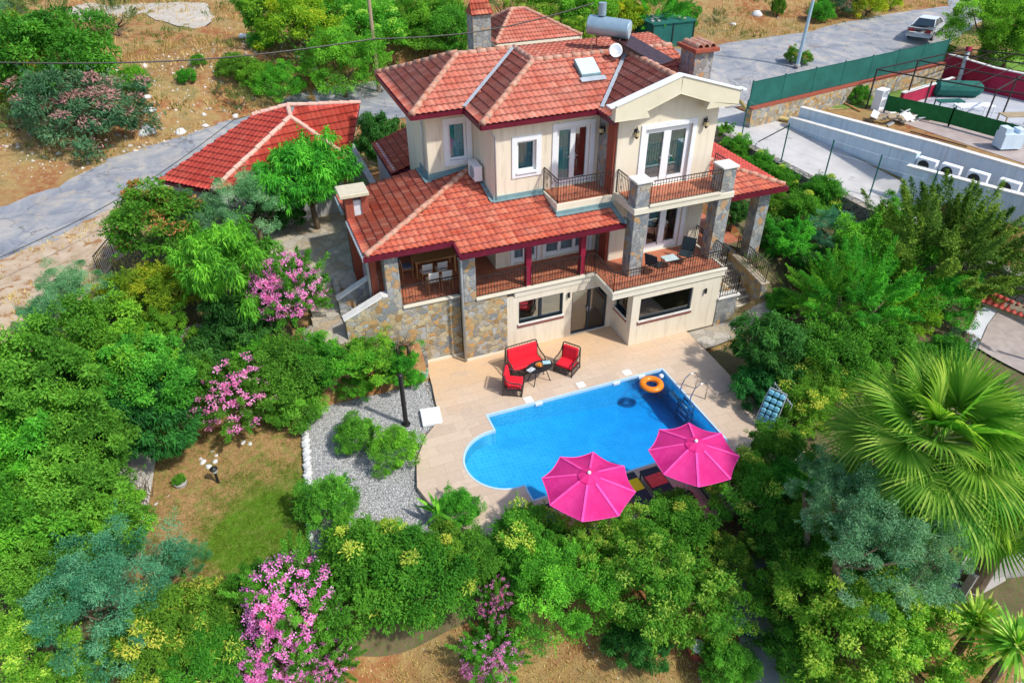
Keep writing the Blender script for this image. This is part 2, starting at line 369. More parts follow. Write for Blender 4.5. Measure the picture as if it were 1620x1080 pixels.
def grid_ax(segs):
    out = []
    for a, b, s in segs: out += list(np.arange(a, b, s))
    return np.array(out + [segs[-1][1]])
gx = grid_ax([(-110, -34, 3), (-34, -24, .8), (-24, 6, .3), (6, 18, .3), (18, 60, .9), (60, 170, 4)])
gy = grid_ax([(-24, -12, .6), (-12, .9, .28), (.9, 1.15, .06), (1.15, 18, .3), (18, 48, .55), (48, 100, 1.5), (100, 230, 5)])
GX, GY = np.meshgrid(gx, gy); GZ = H(GX, GY)
nx, ny = len(gx), len(gy)
tv = np.stack([GX, GY, GZ], -1).reshape(-1, 3)
ii = np.arange(nx * ny).reshape(ny, nx)
tf = np.stack([ii[:-1, :-1], ii[:-1, 1:], ii[1:, 1:], ii[1:, :-1]], -1).reshape(-1, 4)
def mesh_np(name, v, f, mat, tint=None, smooth=False, mats=None):
    me = bpy.data.meshes.new(name); k = f.shape[1]
    me.vertices.add(len(v)); me.vertices.foreach_set('co', np.asarray(v, np.float32).ravel())
    me.loops.add(f.size); me.loops.foreach_set('vertex_index', f.astype(np.int32).ravel())
    me.polygons.add(len(f)); me.polygons.foreach_set('loop_start', np.arange(0, f.size, k, dtype=np.int32))
    if smooth: me.polygons.foreach_set('use_smooth', np.ones(len(f), bool))
    me.update(calc_edges=True)
    if tint is not None:
        a = me.attributes.new('tint', 'FLOAT', 'FACE'); a.data.foreach_set('value', np.asarray(tint, np.float32))
    me.materials.append(mat); return me
def ground_mat():
    m, t, b = newmat('dry_ground')
    n1 = noise(t, .35, 6, .6, dist=.6); n2 = noise(t, 2.6, 6, .7); n3 = noise(t, 16, 4, .7)
    c = ramp(t, n1, [(.36, (.27, .095, .04)), (.46, (.31, .145, .065)), (.55, (.33, .21, .09)), (.66, (.20, .17, .07))])
    c = mixc(t, ramp(t, n2, [(.45, (0, 0, 0)), (.62, (.7, .7, .7))]), c, (.40, .29, .12))
    c = mixc(t, ramp(t, n3, [(.60, (0, 0, 0)), (.68, (.55,) * 3)]), c, (.16, .17, .05))
    vo = N(t, 'ShaderNodeTexVoronoi'); vo.inputs['Scale'].default_value = 5; t.links.new(N(t, 'ShaderNodeTexCoord').outputs['Object'], vo.inputs[0])
    pb = ramp(t, vo.outputs['Distance'], [(.12, (1, 1, 1)), (.18, (0, 0, 0))]); sel = ramp(t, noise(t, 1.1, 3), [(.52, (0, 0, 0)), (.6, (1, 1, 1))])
    c = mixc(t, mixc(t, 1, pb, sel, 'MULTIPLY'), c, (.55, .5, .42))
    t.links.new(c, b.inputs['Base Color']); b.inputs['Roughness'].default_value = .95; b.inputs['Specular IOR Level'].default_value = .1
    bump(t, b, mixc(t, .5, n2, n3), .7, .12); return m
MT['ground'] = ground_mat()
go = bpy.data.objects.new('ground', mesh_np('ground', tv, tf, MT['ground'], smooth=True)); COL.objects.link(go); go['kind'] = 'structure'

def drape(name, poly, off, mat, cell=.4, kind='structure', skirt=0.0, wob=0.0, seed=1):
    bm = bmesh.new(); vs = [bm.verts.new((x, y, 0)) for x, y in poly]
    f = bm.faces.new(vs)
    xs = [p[0] for p in poly]; ys = [p[1] for p in poly]
    for a, lo, hi, n in ((0, min(xs), max(xs), (1, 0, 0)), (1, min(ys), max(ys), (0, 1, 0))):
        k = lo + cell
        while k < hi:
            co = (k, 0, 0) if a == 0 else (0, k, 0)
            bmesh.ops.bisect_plane(bm, geom=bm.verts[:] + bm.edges[:] + bm.faces[:], plane_co=co, plane_no=n); k += cell
    bmesh.ops.triangulate(bm, faces=[f_ for f_ in bm.faces if len(f_.verts) > 4])
    X = np.array([v.co.x for v in bm.verts]); Y = np.array([v.co.y for v in bm.verts]); Z = H(X, Y)
    for v, z in zip(bm.verts, Z): v.co.z = z + off
    if wob:
        rg = np.random.default_rng(seed)
        for v in bm.verts:
            if v.is_boundary: v.co.x += rg.normal() * wob; v.co.y += rg.normal() * wob
    bmesh.ops.recalc_face_normals(bm, faces=bm.faces[:])
    for f_ in bm.faces:
        f_.smooth = True
        if f_.normal.z < 0: f_.normal_flip()
    me = bpy.data.meshes.new(name); bm.to_mesh(me); bm.free(); me.materials.append(mat)
    o = bpy.data.objects.new(name, me); COL.objects.link(o); o['kind'] = kind; return o

def asphalt_mat():
    m, t, b = newmat('worn_asphalt'); n = noise(t, .5, 6, .65, dist=1.2)
    c = ramp(t, n, [(.35, (.20, .22, .26)), (.5, (.29, .30, .32)), (.65, (.42, .39, .36))])
    c = mixc(t, .4, c, ramp(t, noise(t, 30, 3, .6), [(.3, (.6, .6, .6)), (.7, (1.25, 1.25, 1.25))]), 'MULTIPLY')
    v = N(t, 'ShaderNodeTexVoronoi', feature='DISTANCE_TO_EDGE'); v.inputs['Scale'].default_value = .33
    mp = N(t, 'ShaderNodeVectorMath', operation='MULTIPLY_ADD'); nz = N(t, 'ShaderNodeTexNoise'); nz.inputs['Scale'].default_value = 1.4
    tc = N(t, 'ShaderNodeTexCoord'); t.links.new(tc.outputs['Object'], nz.inputs[0]); t.links.new(nz.outputs['Color'], mp.inputs[0]); mp.inputs[1].default_value = (1.2,) * 3; t.links.new(tc.outputs['Object'], mp.inputs[2]); t.links.new(mp.outputs[0], v.inputs[0])
    c = mixc(t, ramp(t, v.outputs[0], [(0, (.8,) * 3), (.012, (0, 0, 0))]), c, (.10, .10, .11))
    c = mixc(t, ramp(t, noise(t, .9, 6, .7, dist=.5), [(.54, (0, 0, 0)), (.68, (.6,) * 3)]), c, (.46, .38, .29))
    t.links.new(c, b.inputs['Base Color']); b.inputs['Roughness'].default_value = .9; bump(t, b, noise(t, 40, 3), .3, .01); return m
MT['asphalt'] = asphalt_mat()
def hp(px, py, hc=0): p, _ = hit(px, py, hc); return (float(p[0]), float(p[1]))
def xy(px, py, z): return at(px, py, z)[:2]
# roads
near = [(-46, 6), (-34, 8.3), xy(-60, 425, 2.75), xy(0, 412, 2.75), xy(100, 372, 2.78), xy(190, 325, 2.8), (-14.6, 18.2), (-12, 21.2), (-6, 22.0), (2, 22.3), (9, 21.6), (13.5, 17.2), (18, 17.2), (33.7, 18.2), (46, 24.5), (75, 44)]
far = [(70, 50), xy(1500, 8, 3.9), xy(1380, 28, 3.9), xy(1250, 52, 3.85), xy(1130, 72, 3.75), (12, 28.8), (3, 29.2), (-4, 29), (-9, 27.5), xy(345, 203, 2.9), xy(290, 222, 2.85), xy(170, 262, 2.8), xy(90, 300, 2.8), xy(0, 328, 2.8), xy(-80, 350, 2.8), (-46, 22)]
drape('road', near + far, .03, MT['asphalt'], 1.0, wob=.12)
dirt = vmat('sandy_verge', (.36, .25, .16), (.52, .42, .31), 1.6, .95, .8, spots=((.30, .16, .07), 2.2, .54), bscale=6)
drape('road_verge', [xy(-40, 430, 2.7), xy(0, 410, 2.75), xy(100, 370, 2.78), xy(190, 324, 2.8), xy(215, 360, 2.7), xy(200, 420, 2.6), xy(165, 500, 2.4), xy(60, 600, 2.0), xy(-60, 620, 2)], .035, dirt, .6, wob=.08)
drape('dirt_track', [hp(140, 6), hp(325, 6), hp(338, 30), hp(310, 48), hp(270, 40), hp(225, 22), hp(130, 36), hp(98, 18)], .06, vmat('pale_gravel_track', (.38, .34, .28), (.50, .46, .40), 2, .95, .4), 1.2, wob=.12)
drive_m = vmat('pale_concrete', (.44, .43, .42), (.56, .54, .52), .8, .85, .2, spots=((.36, .35, .34), 1.3, .6))
drape('driveway', [(13.25, 16.3), (13.25, 13.5), (13.55, 7.8), (14.5, 2.2), (15.3, -1.5), (16.9, -1.5), (17.3, 3.2), (17.6, 12.3), (16.6, 14.6), (16.2, 17.4), (14, 17.4)], .02, drive_m, .5)
# garden surfaces
def lawn_mat():
    m, t, b = newmat('patchy_lawn'); n = noise(t, .55, 5, .6, dist=.4); n2 = noise(t, 9, 5, .7)
    g = ramp(t, n2, [(.3, (.07, .16, .012)), (.7, (.13, .27, .022))]); s = ramp(t, n2, [(.3, (.30, .17, .07)), (.7, (.44, .28, .13))])
    sp = N(t, 'ShaderNodeSeparateXYZ'); t.links.new(N(t, 'ShaderNodeTexCoord').outputs['Object'], sp.inputs[0])
    def rad(cx, cy, rx, ry):
        a = N(t, 'ShaderNodeMath', operation='MULTIPLY_ADD'); t.links.new(sp.outputs[0], a.inputs[0]); a.inputs[1].default_value = 1 / rx; a.inputs[2].default_value = -cx / rx
        c = N(t, 'ShaderNodeMath', operation='MULTIPLY_ADD'); t.links.new(sp.outputs[1], c.inputs[0]); c.inputs[1].default_value = 1 / ry; c.inputs[2].default_value = -cy / ry
        a2 = N(t, 'ShaderNodeMath', operation='MULTIPLY'); t.links.new(a.outputs[0], a2.inputs[0]); t.links.new(a.outputs[0], a2.inputs[1])
        c2 = N(t, 'ShaderNodeMath', operation='MULTIPLY_ADD'); t.links.new(c.outputs[0], c2.inputs[0]); t.links.new(c.outputs[0], c2.inputs[1]); t.links.new(a2.outputs[0], c2.inputs[2])
        return c2.outputs[0]
    r = rad(-14.9, -4.1, 2.0, 2.7)
    ad = N(t, 'ShaderNodeMath', operation='MULTIPLY_ADD'); t.links.new(n, ad.inputs[0]); ad.inputs[1].default_value = 3.6; ad.inputs[2].default_value = -1.8
    su = N(t, 'ShaderNodeMath', operation='ADD'); t.links.new(r, su.inputs[0]); t.links.new(ad.outputs[0], su.inputs[1])
    f = ramp(t, su.outputs[0], [(.45, (0, 0, 0)), (1.0, (1, 1, 1))])
    c = mixc(t, f, g, s); c = mixc(t, ramp(t, noise(t, 3.3, 4, .7), [(.5, (0, 0, 0)), (.64, (.7,) * 3)]), c, (.22, .25, .06))
    t.links.new(c, b.inputs['Base Color']); b.inputs['Roughness'].default_value = .95; b.inputs['Specular IOR Level'].default_value = .1; bump(t, b, n2, .8, .08); return m
MT['lawn'] = lawn_mat()
LAWN = [xy(482, 685, -.15), xy(488, 760, -.15), xy(490, 850, -.2), xy(470, 960, -.2), xy(300, 960, -.2), xy(200, 880, -.15), xy(205, 790, -.1), xy(235, 700, -.1), (-17.2, .95), (-13.3, .95)]
drape('lawn', LAWN, .03, MT['lawn'], .4, wob=.04)
grav_m = stone('white_gravel', [(.46, .47, .48), (.60, .60, .60), (.36, .37, .38), (.68, .68, .67), (.52, .52, .51), (.30, .31, .32)], 24, (.16, .16, .17), .12, (1, 1, 1), .9)
GRAV = [xy(482, 685, -.15), xy(488, 760, -.15), xy(490, 850, -.2), xy(500, 930, -.2), (-9, -8.0), (-8.0, -7.6), (-9.3, -6.2), (-9.8, -4.26), (-9.5, -3.1), (-8.6, -1.9), (-8.1, -1.3), (-8.1, .98), (-12.9, .98), (-13.2, .3)]
drape('gravel_bed', GRAV, .045, grav_m, .35)
# loose pebbles lying on the gravel bed
rg = np.random.default_rng(5); G = GRAV; gxs = [p[0] for p in G]; gys = [p[1] for p in G]
P = np.stack([rg.uniform(min(gxs), max(gxs), 42000), rg.uniform(min(gys), max(gys), 42000)], -1)
P = P[in_poly(P[:, 0], P[:, 1], G)]; P = P[~in_poly(P[:, 0], P[:, 1], DECK)]
def rocks_np(P, Z, S, seed=1):
    rg = np.random.default_rng(seed); n = len(P)
    base = np.array([(1, 0, 0), (0, 1, 0), (-1, 0, 0), (0, -1, 0), (0, 0, .7), (0, 0, -.7)])
    fb = np.array([(0, 1, 4), (1, 2, 4), (2, 3, 4), (3, 0, 4), (1, 0, 5), (2, 1, 5), (3, 2, 5), (0, 3, 5)])
    a = rg.uniform(0, 6.28, n); c, s = np.cos(a), np.sin(a)
    V = base[None] * S[:, None, None] * rg.uniform(.6, 1.15, (n, 6, 1))
    X = V[..., 0] * c[:, None] - V[..., 1] * s[:, None] * .8; Y = V[..., 0] * s[:, None] + V[..., 1] * c[:, None] * .8
    V = np.stack([X + P[:, :1], Y + P[:, 1:2], V[..., 2] + Z[:, None]], -1).reshape(-1, 3)
    F = (fb[None] + (np.arange(n) * 6)[:, None, None]).reshape(-1, 3); return V, F, np.repeat(rg.uniform(0, 1, n), 8)
def tintmat(name, stops, rough=.8):
    m, t, b = newmat(name); a = N(t, 'ShaderNodeAttribute', attribute_name='tint', attribute_type='GEOMETRY')
    t.links.new(ramp(t, a.outputs['Fac'], stops), b.inputs['Base Color']); b.inputs['Roughness'].default_value = rough; return m
V, F, T = rocks_np(P, H(P[:, 0], P[:, 1]) + .055, rg.uniform(.013, .034, len(P)))
o = bpy.data.objects.new('gravel', mesh_np('gravel', V, F, tintmat('white_pebble', [(0, (.26, .27, .28)), (.4, (.48, .48, .48)), (1, (.72, .72, .71))]), T)); COL.objects.link(o)
props(o, 'loose white pebbles over the curved gravel bed beside the pool', 'gravel', None, 'stuff')
# scattered stones and dry tufts on the hillside
n = 2600; P = np.stack([rg.uniform(-45, 60, n), rg.uniform(26, 75, n)], -1); cl = np.sin(P[:, 0] * .5) * np.cos(P[:, 1] * .42) + rg.normal(0, .5, n)
P = P[(cl > .3) & ~in_poly(P[:, 0], P[:, 1], near + far)]
P2 = np.stack([rg.uniform(-34, -6, 2600), rg.uniform(20, 34, 2600)], -1); P2 = P2[~in_poly(P2[:, 0], P2[:, 1], near + far)]; P = np.concatenate([P, P2])
V, F, T = rocks_np(P, H(P[:, 0], P[:, 1]), np.exp(rg.normal(-2.6, .55, len(P))))
o = bpy.data.objects.new('hillside_rubble', mesh_np('hillside_rubble', V, F, tintmat('field_stone', [(0, (.34, .27, .2)), (.5, (.5, .45, .38)), (1, (.66, .62, .55))]), T)); COL.objects.link(o)
props(o, 'pale stones and rubble scattered over the dry slope behind the road', 'rubble', None, 'stuff')
def tufts(name, P, hmin, hmax, mat, label, cat, nb=9, spread=.12, seed=2, wid=.012):
    rg = np.random.default_rng(seed); n = len(P); B = np.repeat(P, nb, 0); k = len(B)
    B = B + rg.normal(0, spread, (k, 2)); Z = H(B[:, 0], B[:, 1]) + .02; hh = rg.uniform(hmin, hmax, k) * np.repeat(rg.uniform(.6, 1.2, n), nb)
    a = rg.uniform(0, 6.28, k); wd = wid * rg.uniform(.7, 1.6, k); l = rg.normal(0, .35, (k, 2)) * hh[:, None]
    p0 = np.stack([B[:, 0] - np.cos(a) * wd, B[:, 1] - np.sin(a) * wd, Z], -1); p1 = np.stack([B[:, 0] + np.cos(a) * wd, B[:, 1] + np.sin(a) * wd, Z], -1)
    p2 = np.stack([B[:, 0] + l[:, 0], B[:, 1] + l[:, 1], Z + hh], -1)
    V = np.stack([p0, p1, p2], 1).reshape(-1, 3); F = np.arange(3 * k).reshape(-1, 3)
    tn = np.clip(np.repeat(rg.uniform(0, 1, n), nb) * .7 + rg.uniform(0, .3, k), 0, 1)
    o = bpy.data.objects.new(name, mesh_np(name, V, F, mat, tn)); COL.objects.link(o); return props(o, label, cat, None, 'stuff')
dry_m = leafmat('dry_grass', (.22, .22, .05), (.48, .36, .12), (.66, .52, .22), .25)
n = 26000; P = np.stack([rg.uniform(-48, 75, n), rg.uniform(22, 90, n)], -1); m_ = np.sin(P[:, 0] * .33 + 1) * np.sin(P[:, 1] * .41) + rg.normal(0, .5, n)
P = P[(m_ > -.1) & ~in_poly(P[:, 0], P[:, 1], near + far) & (P[:, 1] > 20 + .1 * P[:, 0])]
n = 9000; Pw = np.stack([rg.uniform(-48, 75, n), rg.uniform(20, 80, n)], -1); mw = np.sin(Pw[:, 0] * .61 + 2) * np.cos(Pw[:, 1] * .53 + 1) + rg.normal(0, .35, n)
Pw = Pw[(mw > .35) & ~in_poly(Pw[:, 0], Pw[:, 1], near + far) & (Pw[:, 1] > 23 + .12 * Pw[:, 0])]
tufts('green_weeds', Pw, .10, .40, leafmat('weed_blade', (.05, .09, .02), (.10, .16, .03), (.20, .24, .06), .25), 'low green weeds between the dry grass on the slope', 'weeds', 12, .22, 7, wid=.035)
tufts('dry_grass', P, .12, .42, dry_m, 'dry straw coloured grass tufts on the slope beyond the road', 'grass', 8, .2, wid=.03)
n = 1800; Pv = np.stack([rg.uniform(-32, -15, n), rg.uniform(3, 16, n)], -1); Pv = Pv[~in_poly(Pv[:, 0], Pv[:, 1], near + far) & (np.sin(Pv[:, 0] * 1.1) * np.cos(Pv[:, 1] * .9) + rg.normal(0, .4, n) > .25)]
tufts('verge_grass', Pv, .06, .25, dry_m, 'sparse dry grass on the sandy verge beside the road', 'grass', 10, .18, 17, wid=.02)
n = 9000; P = np.stack([rg.uniform(-20, 3, n), rg.uniform(-17, -8.3, n)], -1); P = P[(P[:, 1] < -8.9 - .0 * P[:, 0])]
tufts('dry_lawn_grass', P, .03, .10, dry_m, 'short dry grass on the field below the hedge', 'grass', 8, .1, 3, wid=.012)
n = 16000; P = np.stack([rg.uniform(-18.6, -13, n), rg.uniform(-8, 1, n)], -1); P = P[in_poly(P[:, 0], P[:, 1], LAWN)]
q = ((P[:, 0] + 14.7) / 1.9) ** 2 + ((P[:, 1] + 4.1) / 2.6) ** 2 + rg.normal(0, .35, len(P))
lg_ = P; tufts('lawn_grass', P[(q < 1.25) | (rg.uniform(0, 1, len(P)) < .12)], .03, .07, leafmat('lawn_blade', (.10, .19, .012), (.17, .30, .02), (.26, .38, .05), .3), 'short green grass in the patchy lawn', 'grass', 10, .05, 4, wid=.009)

tufts('dry_lawn_tufts', lg_[(q > .9) & (rg.uniform(0, 1, len(lg_)) < .35)], .02, .07, leafmat('straw_blade', (.20, .13, .05), (.34, .26, .10), (.30, .32, .10), .25), 'thin dry tufts on the bare part of the lawn', 'grass', 9, .06, 14, wid=.009)
# ---------------------------------------------------------------- deck and pool
def deck_mat():
    m, t, b = newmat('travertine_deck'); tc = N(t, 'ShaderNodeTexCoord')
    br = N(t, 'ShaderNodeTexBrick'); br.inputs['Scale'].default_value = 1; br.inputs['Brick Width'].default_value = .9; br.inputs['Row Height'].default_value = .45
    br.inputs['Mortar Size'].default_value = .007; br.inputs['Color1'].default_value = (.52, .40, .30, 1); br.inputs['Color2'].default_value = (.59, .47, .36, 1); br.inputs['Mortar'].default_value = (.42, .33, .25, 1)
    t.links.new(tc.outputs['Object'], br.inputs[0]); c = br.outputs[0]
    sp = N(t, 'ShaderNodeSeparateXYZ'); t.links.new(tc.outputs['Object'], sp.inputs[0])
    n = noise(t, .45, 5, .6, dist=.5)
    ad = N(t, 'ShaderNodeMath', operation='MULTIPLY_ADD'); t.links.new(n, ad.inputs[0]); ad.inputs[1].default_value = 4.0; t.links.new(sp.outputs[1], ad.inputs[2])
    f = ramp(t, N(t, 'ShaderNodeMapRange').outputs[0], [(0, (0, 0, 0)), (1, (.75,) * 3)]); mr = t.nodes[-2]
    for nd in t.nodes:
        if nd.type == 'MAP_RANGE': mr = nd
    t.links.new(ad.outputs[0], mr.inputs[0]); mr.inputs[1].default_value = .4; mr.inputs[2].default_value = 3.0
    c = mixc(t, f, c, (.66, .43, .23))
    st = noise(t, 1.3, 6, .7, dist=1.5); mp = N(t, 'ShaderNodeMapping'); mp.inputs['Scale'].default_value = (.6, 2.4, 1); t.links.new(tc.outputs['Object'], mp.inputs[0]); t.links.new(mp.outputs[0], t.nodes[-2].inputs[0]) if False else None
    c = mixc(t, ramp(t, st, [(.56, (0, 0, 0)), (.66, (.5,) * 3)]), c, (.44, .36, .29))
    c = mixc(t, .35, c, ramp(t, noise(t, 7, 5, .7), [(.3, (.82,) * 3), (.7, (1.15,) * 3)]), 'MULTIPLY')
    t.links.new(c, b.inputs['Base Color']); b.inputs['Roughness'].default_value = .75; bump(t, b, br.outputs['Fac'], -.1, .004); return m
MT['deck'] = deck_mat()
cx, cy, cr = -6.82, -4.09, 1.46
cr = 1.379; a0 = math.radians(96.6)
arc = [(-6.96 - cr * math.cos(u), cy + cr * math.sin(u)) for u in np.linspace(a0, -a0, 34)]
POOL = [(.49, -1.87), (-6.8, -1.87)] + arc + [(-6.8, -6.15), (.49, -6.15)]
def offset_poly(poly, d):
    c = []; n = len(poly); A = sum(poly[i][0] * poly[(i + 1) % n][1] - poly[(i + 1) % n][0] * poly[i][1] for i in range(n)); sgn = 1 if A > 0 else -1
    for i in range(n):
        p0, p1, p2 = np.array(poly[i - 1]), np.array(poly[i]), np.array(poly[(i + 1) % n])
        e1 = nrm(p1 - p0); e2 = nrm(p2 - p1); n1 = np.array((e1[1], -e1[0])) * sgn; n2 = np.array((e2[1], -e2[0])) * sgn
        b_ = nrm(n1 + n2); c.append(tuple(p1 + b_ * d / max(.35, b_ @ n1)))
    return c
def ring_sheet(mb, outer, inner, z):
    vs = [(x, y, z) for x, y in outer] + [(x, y, z) for x, y in inner]
    tri = tessellate_polygon([[Vector((x, y, 0)) for x, y in outer], [Vector((x, y, 0)) for x, y in inner]])
    mb.add(vs, [tuple(t) for t in tri])
def wall_strip(mb, poly, z0, z1):
    n = len(poly); mb.add([(x, y, z0) for x, y in poly] + [(x, y, z1) for x, y in poly], [(i, (i + 1) % n, n + (i + 1) % n, n + i) for i in range(n)])
cop = offset_poly(POOL, .06)
d = MB(); ring_sheet(d, DECK, cop, 0.0); wall_strip(d, DECK, -.4, 0.0)
dk = struct('pool_deck', d, MT['deck'])
pool = thing('swimming_pool', 'blue tiled swimming pool with a rounded end, set in the beige deck', 'pool', (-3, -4, 0))
def off(o, L): # shift mesh to be local to a thing at L
    return o
def bmat_pool():
    m, t, b = newmat('blue_pool_mosaic'); br = N(t, 'ShaderNodeTexBrick'); br.offset = 0; br.inputs['Scale'].default_value = 1
    br.inputs['Brick Width'].default_value = .16; br.inputs['Row Height'].default_value = .16; br.inputs['Mortar Size'].default_value = .005
    br.inputs['Color1'].default_value = (.10, .56, .84, 1); br.inputs['Color2'].default_value = (.13, .62, .88, 1); br.inputs['Mortar'].default_value = (.30, .74, .90, 1)
    t.links.new(N(t, 'ShaderNodeTexCoord').outputs['Object'], br.inputs[0]); t.links.new(br.outputs[0], b.inputs['Base Color']); b.inputs['Roughness'].default_value = .4
    t.links.new(mixc(t, .7, br.outputs[0], ramp(t, noise(t, 1.1, 4, .6, dist=.8), [(.3, (.72, .84, .9)), (.7, (1.3, 1.14, 1.06))]), 'MULTIPLY'), b.inputs['Base Color']); return m
pm_ = bmat_pool()
d = MB(); wall_strip(d, POOL, -1.6, -.12)
def pz(x): return -.55 - .85 * min(1, max(0, (x + 7.6) / 6.2))
vs = [(x, y, pz(x)) for x, y in POOL]; d.add(vs, [tuple(t) for t in tessellate_polygon([[Vector((x, y, 0)) for x, y in POOL]])])
PL = (-3, -4, 0)
d.build('basin', pm_, pool, off=PL)
d = MB(); wall_strip(d, POOL, -.12, .012); ring_sheet(d, cop, POOL, .012); wall_strip(d, cop, -.05, .012)
d.build('coping', vmat('pale_blue_coping', (.42, .62, .78), (.50, .70, .84), 3, .4, .02), pool, off=PL)
for px, py in ((1016, 597), (978, 610), (853, 640)): # inlets on the far wall
    x = at(px, py, -.1)[0]; MB().box(x - .14, x + .14, -1.92, -1.83, -.16, -.03).build('skimmer', MT['white'], pool, off=PL)
d = MB(); d.box(.4, .5, -3.25, -2.65, -.62, -.5); 
d.build('underwater_step', MT['white'], pool, off=PL)
d = MB()
for y in (-3.35, -4.0):
    d.tube([(1.05, y, 0), (1.05, y, .55), (.98, y, .74), (.85, y, .82), (.66, y, .80), (.5, y, .66), (.40, y, .4), (.36, y, -.1), (.36, y, -1.3)], .025, 8)
for z in (-.35, -.65, -.95): d.box(.3, .42, -4.0, -3.35, z + .05, z + .08)
d.build('ladder', MT['chrome'], pool, smooth=True, off=PL)
def water_mat():
    m, t, b = newmat('pool_water'); tr = N(t, 'ShaderNodeBsdfTransparent'); tr.inputs[0].default_value = (.80, .97, 1.0, 1)
    gl = N(t, 'ShaderNodeBsdfGlossy'); gl.inputs['Roughness'].default_value = .04; fr = N(t, 'ShaderNodeFresnel'); fr.inputs[0].default_value = 1.33
    bm_ = N(t, 'ShaderNodeBump'); bm_.inputs['Strength'].default_value = .35; bm_.inputs['Distance'].default_value = .03
    h = noise(t, 5.0, 4, .6, dist=1.4); t.links.new(h, bm_.inputs['Height']); t.links.new(bm_.outputs[0], gl.inputs['Normal']); t.links.new(bm_.outputs[0], fr.inputs['Normal'])
    mx = N(t, 'ShaderNodeMixShader'); t.links.new(fr.outputs[0], mx.inputs[0]); t.links.new(tr.outputs[0], mx.inputs[1]); t.links.new(gl.outputs[0], mx.inputs[2])
    t.links.new(mx.outputs[0], t.nodes['Material Output'].inputs[0])
    va = N(t, 'ShaderNodeVolumeAbsorption'); va.inputs[0].default_value = (.02, .74, .965, 1); va.inputs[1].default_value = .85; t.links.new(va.outputs[0], t.nodes['Material Output'].inputs['Volume']); return m
d = MB(); P4 = offset_poly(POOL, -.003); d.add([(x, y, -.10) for x, y in P4], [tuple(t) for t in tessellate_polygon([[Vector((x, y, 0)) for x, y in P4]])])
wall_strip(d, P4, -1.7, -.10); d.add([(x, y, -1.7) for x, y in P4], [tuple(t)[::-1] for t in tessellate_polygon([[Vector((x, y, 0)) for x, y in P4]])])
wo = struct('pool_water', d, water_mat())
bm = bmesh.new(); bm.from_mesh(wo.data); bmesh.ops.remove_doubles(bm, verts=bm.verts[:], dist=.0005); bmesh.ops.recalc_face_normals(bm, faces=bm.faces[:]); bm.to_mesh(wo.data); bm.free()


for i, (px, py) in enumerate(((992, 589), (919, 608.5), (836, 632))):
    x, y, _ = at(px, py, 0); d = MB().box(-.16, .16, -.16, .16, .003, .012).box(-.10, .10, -.10, .10, .012, .018)
    t_ = d.build('skimmer_lid', MT['white'], None); t_.location = (x, y, 0)
    props(t_, ['square white skimmer lid on the deck nearest the floating ring', 'square white skimmer lid on the deck, middle one of three', 'square white skimmer lid on the deck nearest the red armchairs'][i], 'skimmer lid', 'white skimmer lids along the pool')
# crazy paving
drape('paved_patio', [(2.82, .05), (2.85, -1.35), (3.6, -1.25), (6.35, -1.0), (6.4, .1), (5.1, .3), (4.1, .3)], .22, MT['crazy'], .5)
drape('paved_path', [(-12.9, 4.7), (-9.3, 4.7), (-9.3, 13.2), (-8.7, 15), (-12.5, 14), (-13.4, 9)], .03, MT['crazy'], .5)
drape('stair_landing', [(-12.4, 1.9), (-10.2, 1.9), (-10.2, 3.4), (-12.4, 3.4)], .06, MT['crazy'], .5)
drape('yard_paving', [hp(1380, 180), hp(1620, 260), hp(1620, 215), hp(1500, 190), hp(1400, 150)], .02, vmat('brown_paving', (.34, .27, .25), (.44, .37, .34), 1.5, .9, .2), .8)
soil = vmat('garden_soil', (.10, .075, .04), (.17, .13, .07), 2.5, .95, .6, spots=((.09, .12, .03), 14, .52))
drape('garden_soil', [(2.85, -1.45), (6.4, -1.1), (6.75, .1), (6.75, 4.6), (8.2, 9), (12.7, 13.4), (13.0, 9), (14.0, 2), (15.75, -4.4), (16.5, -9), (9, -14), (4, -14.5), (-1, -10.2), (2.7, -8.85)], .05, soil, .5)
drape('garden_soil', [(-13, 1.25), (-8.3, 1.2), (-8.2, 1.95), (-10.9, 1.95), (-12.45, 2), (-12.95, 4.6), (-13.45, 9), (-13.8, 13), (-17.5, 12), (-19, 10), (-20, 6), (-22.5, 2), (-27, -4), (-21, -9), (-18.5, -6), (-18.6, -2), (-17.6, 1.25)], .05, soil, .5)
drape('garden_soil', [(-20, -8.6), (-17, -5.9), (-13, -5.9), (-12.9, -7), (-9, -8.1), (-5, -8.9), (2, -9), (1, -9.6), (-5, -9.4), (-12, -8.8), (-16, -8.4), (-19, -9.4)], .05, soil, .5)
drape('sidewalk', [(-3.4, -8.9), (-2.6, -8.9), xy(1220, 900, -.8), xy(1180, 920, -1), xy(1290, 1090, -1), xy(1200, 1090, -1), xy(1160, 960, -1)], .05, vmat('mossy_concrete', (.20, .22, .22), (.34, .35, .33), 1.6, .9, .4), .4)
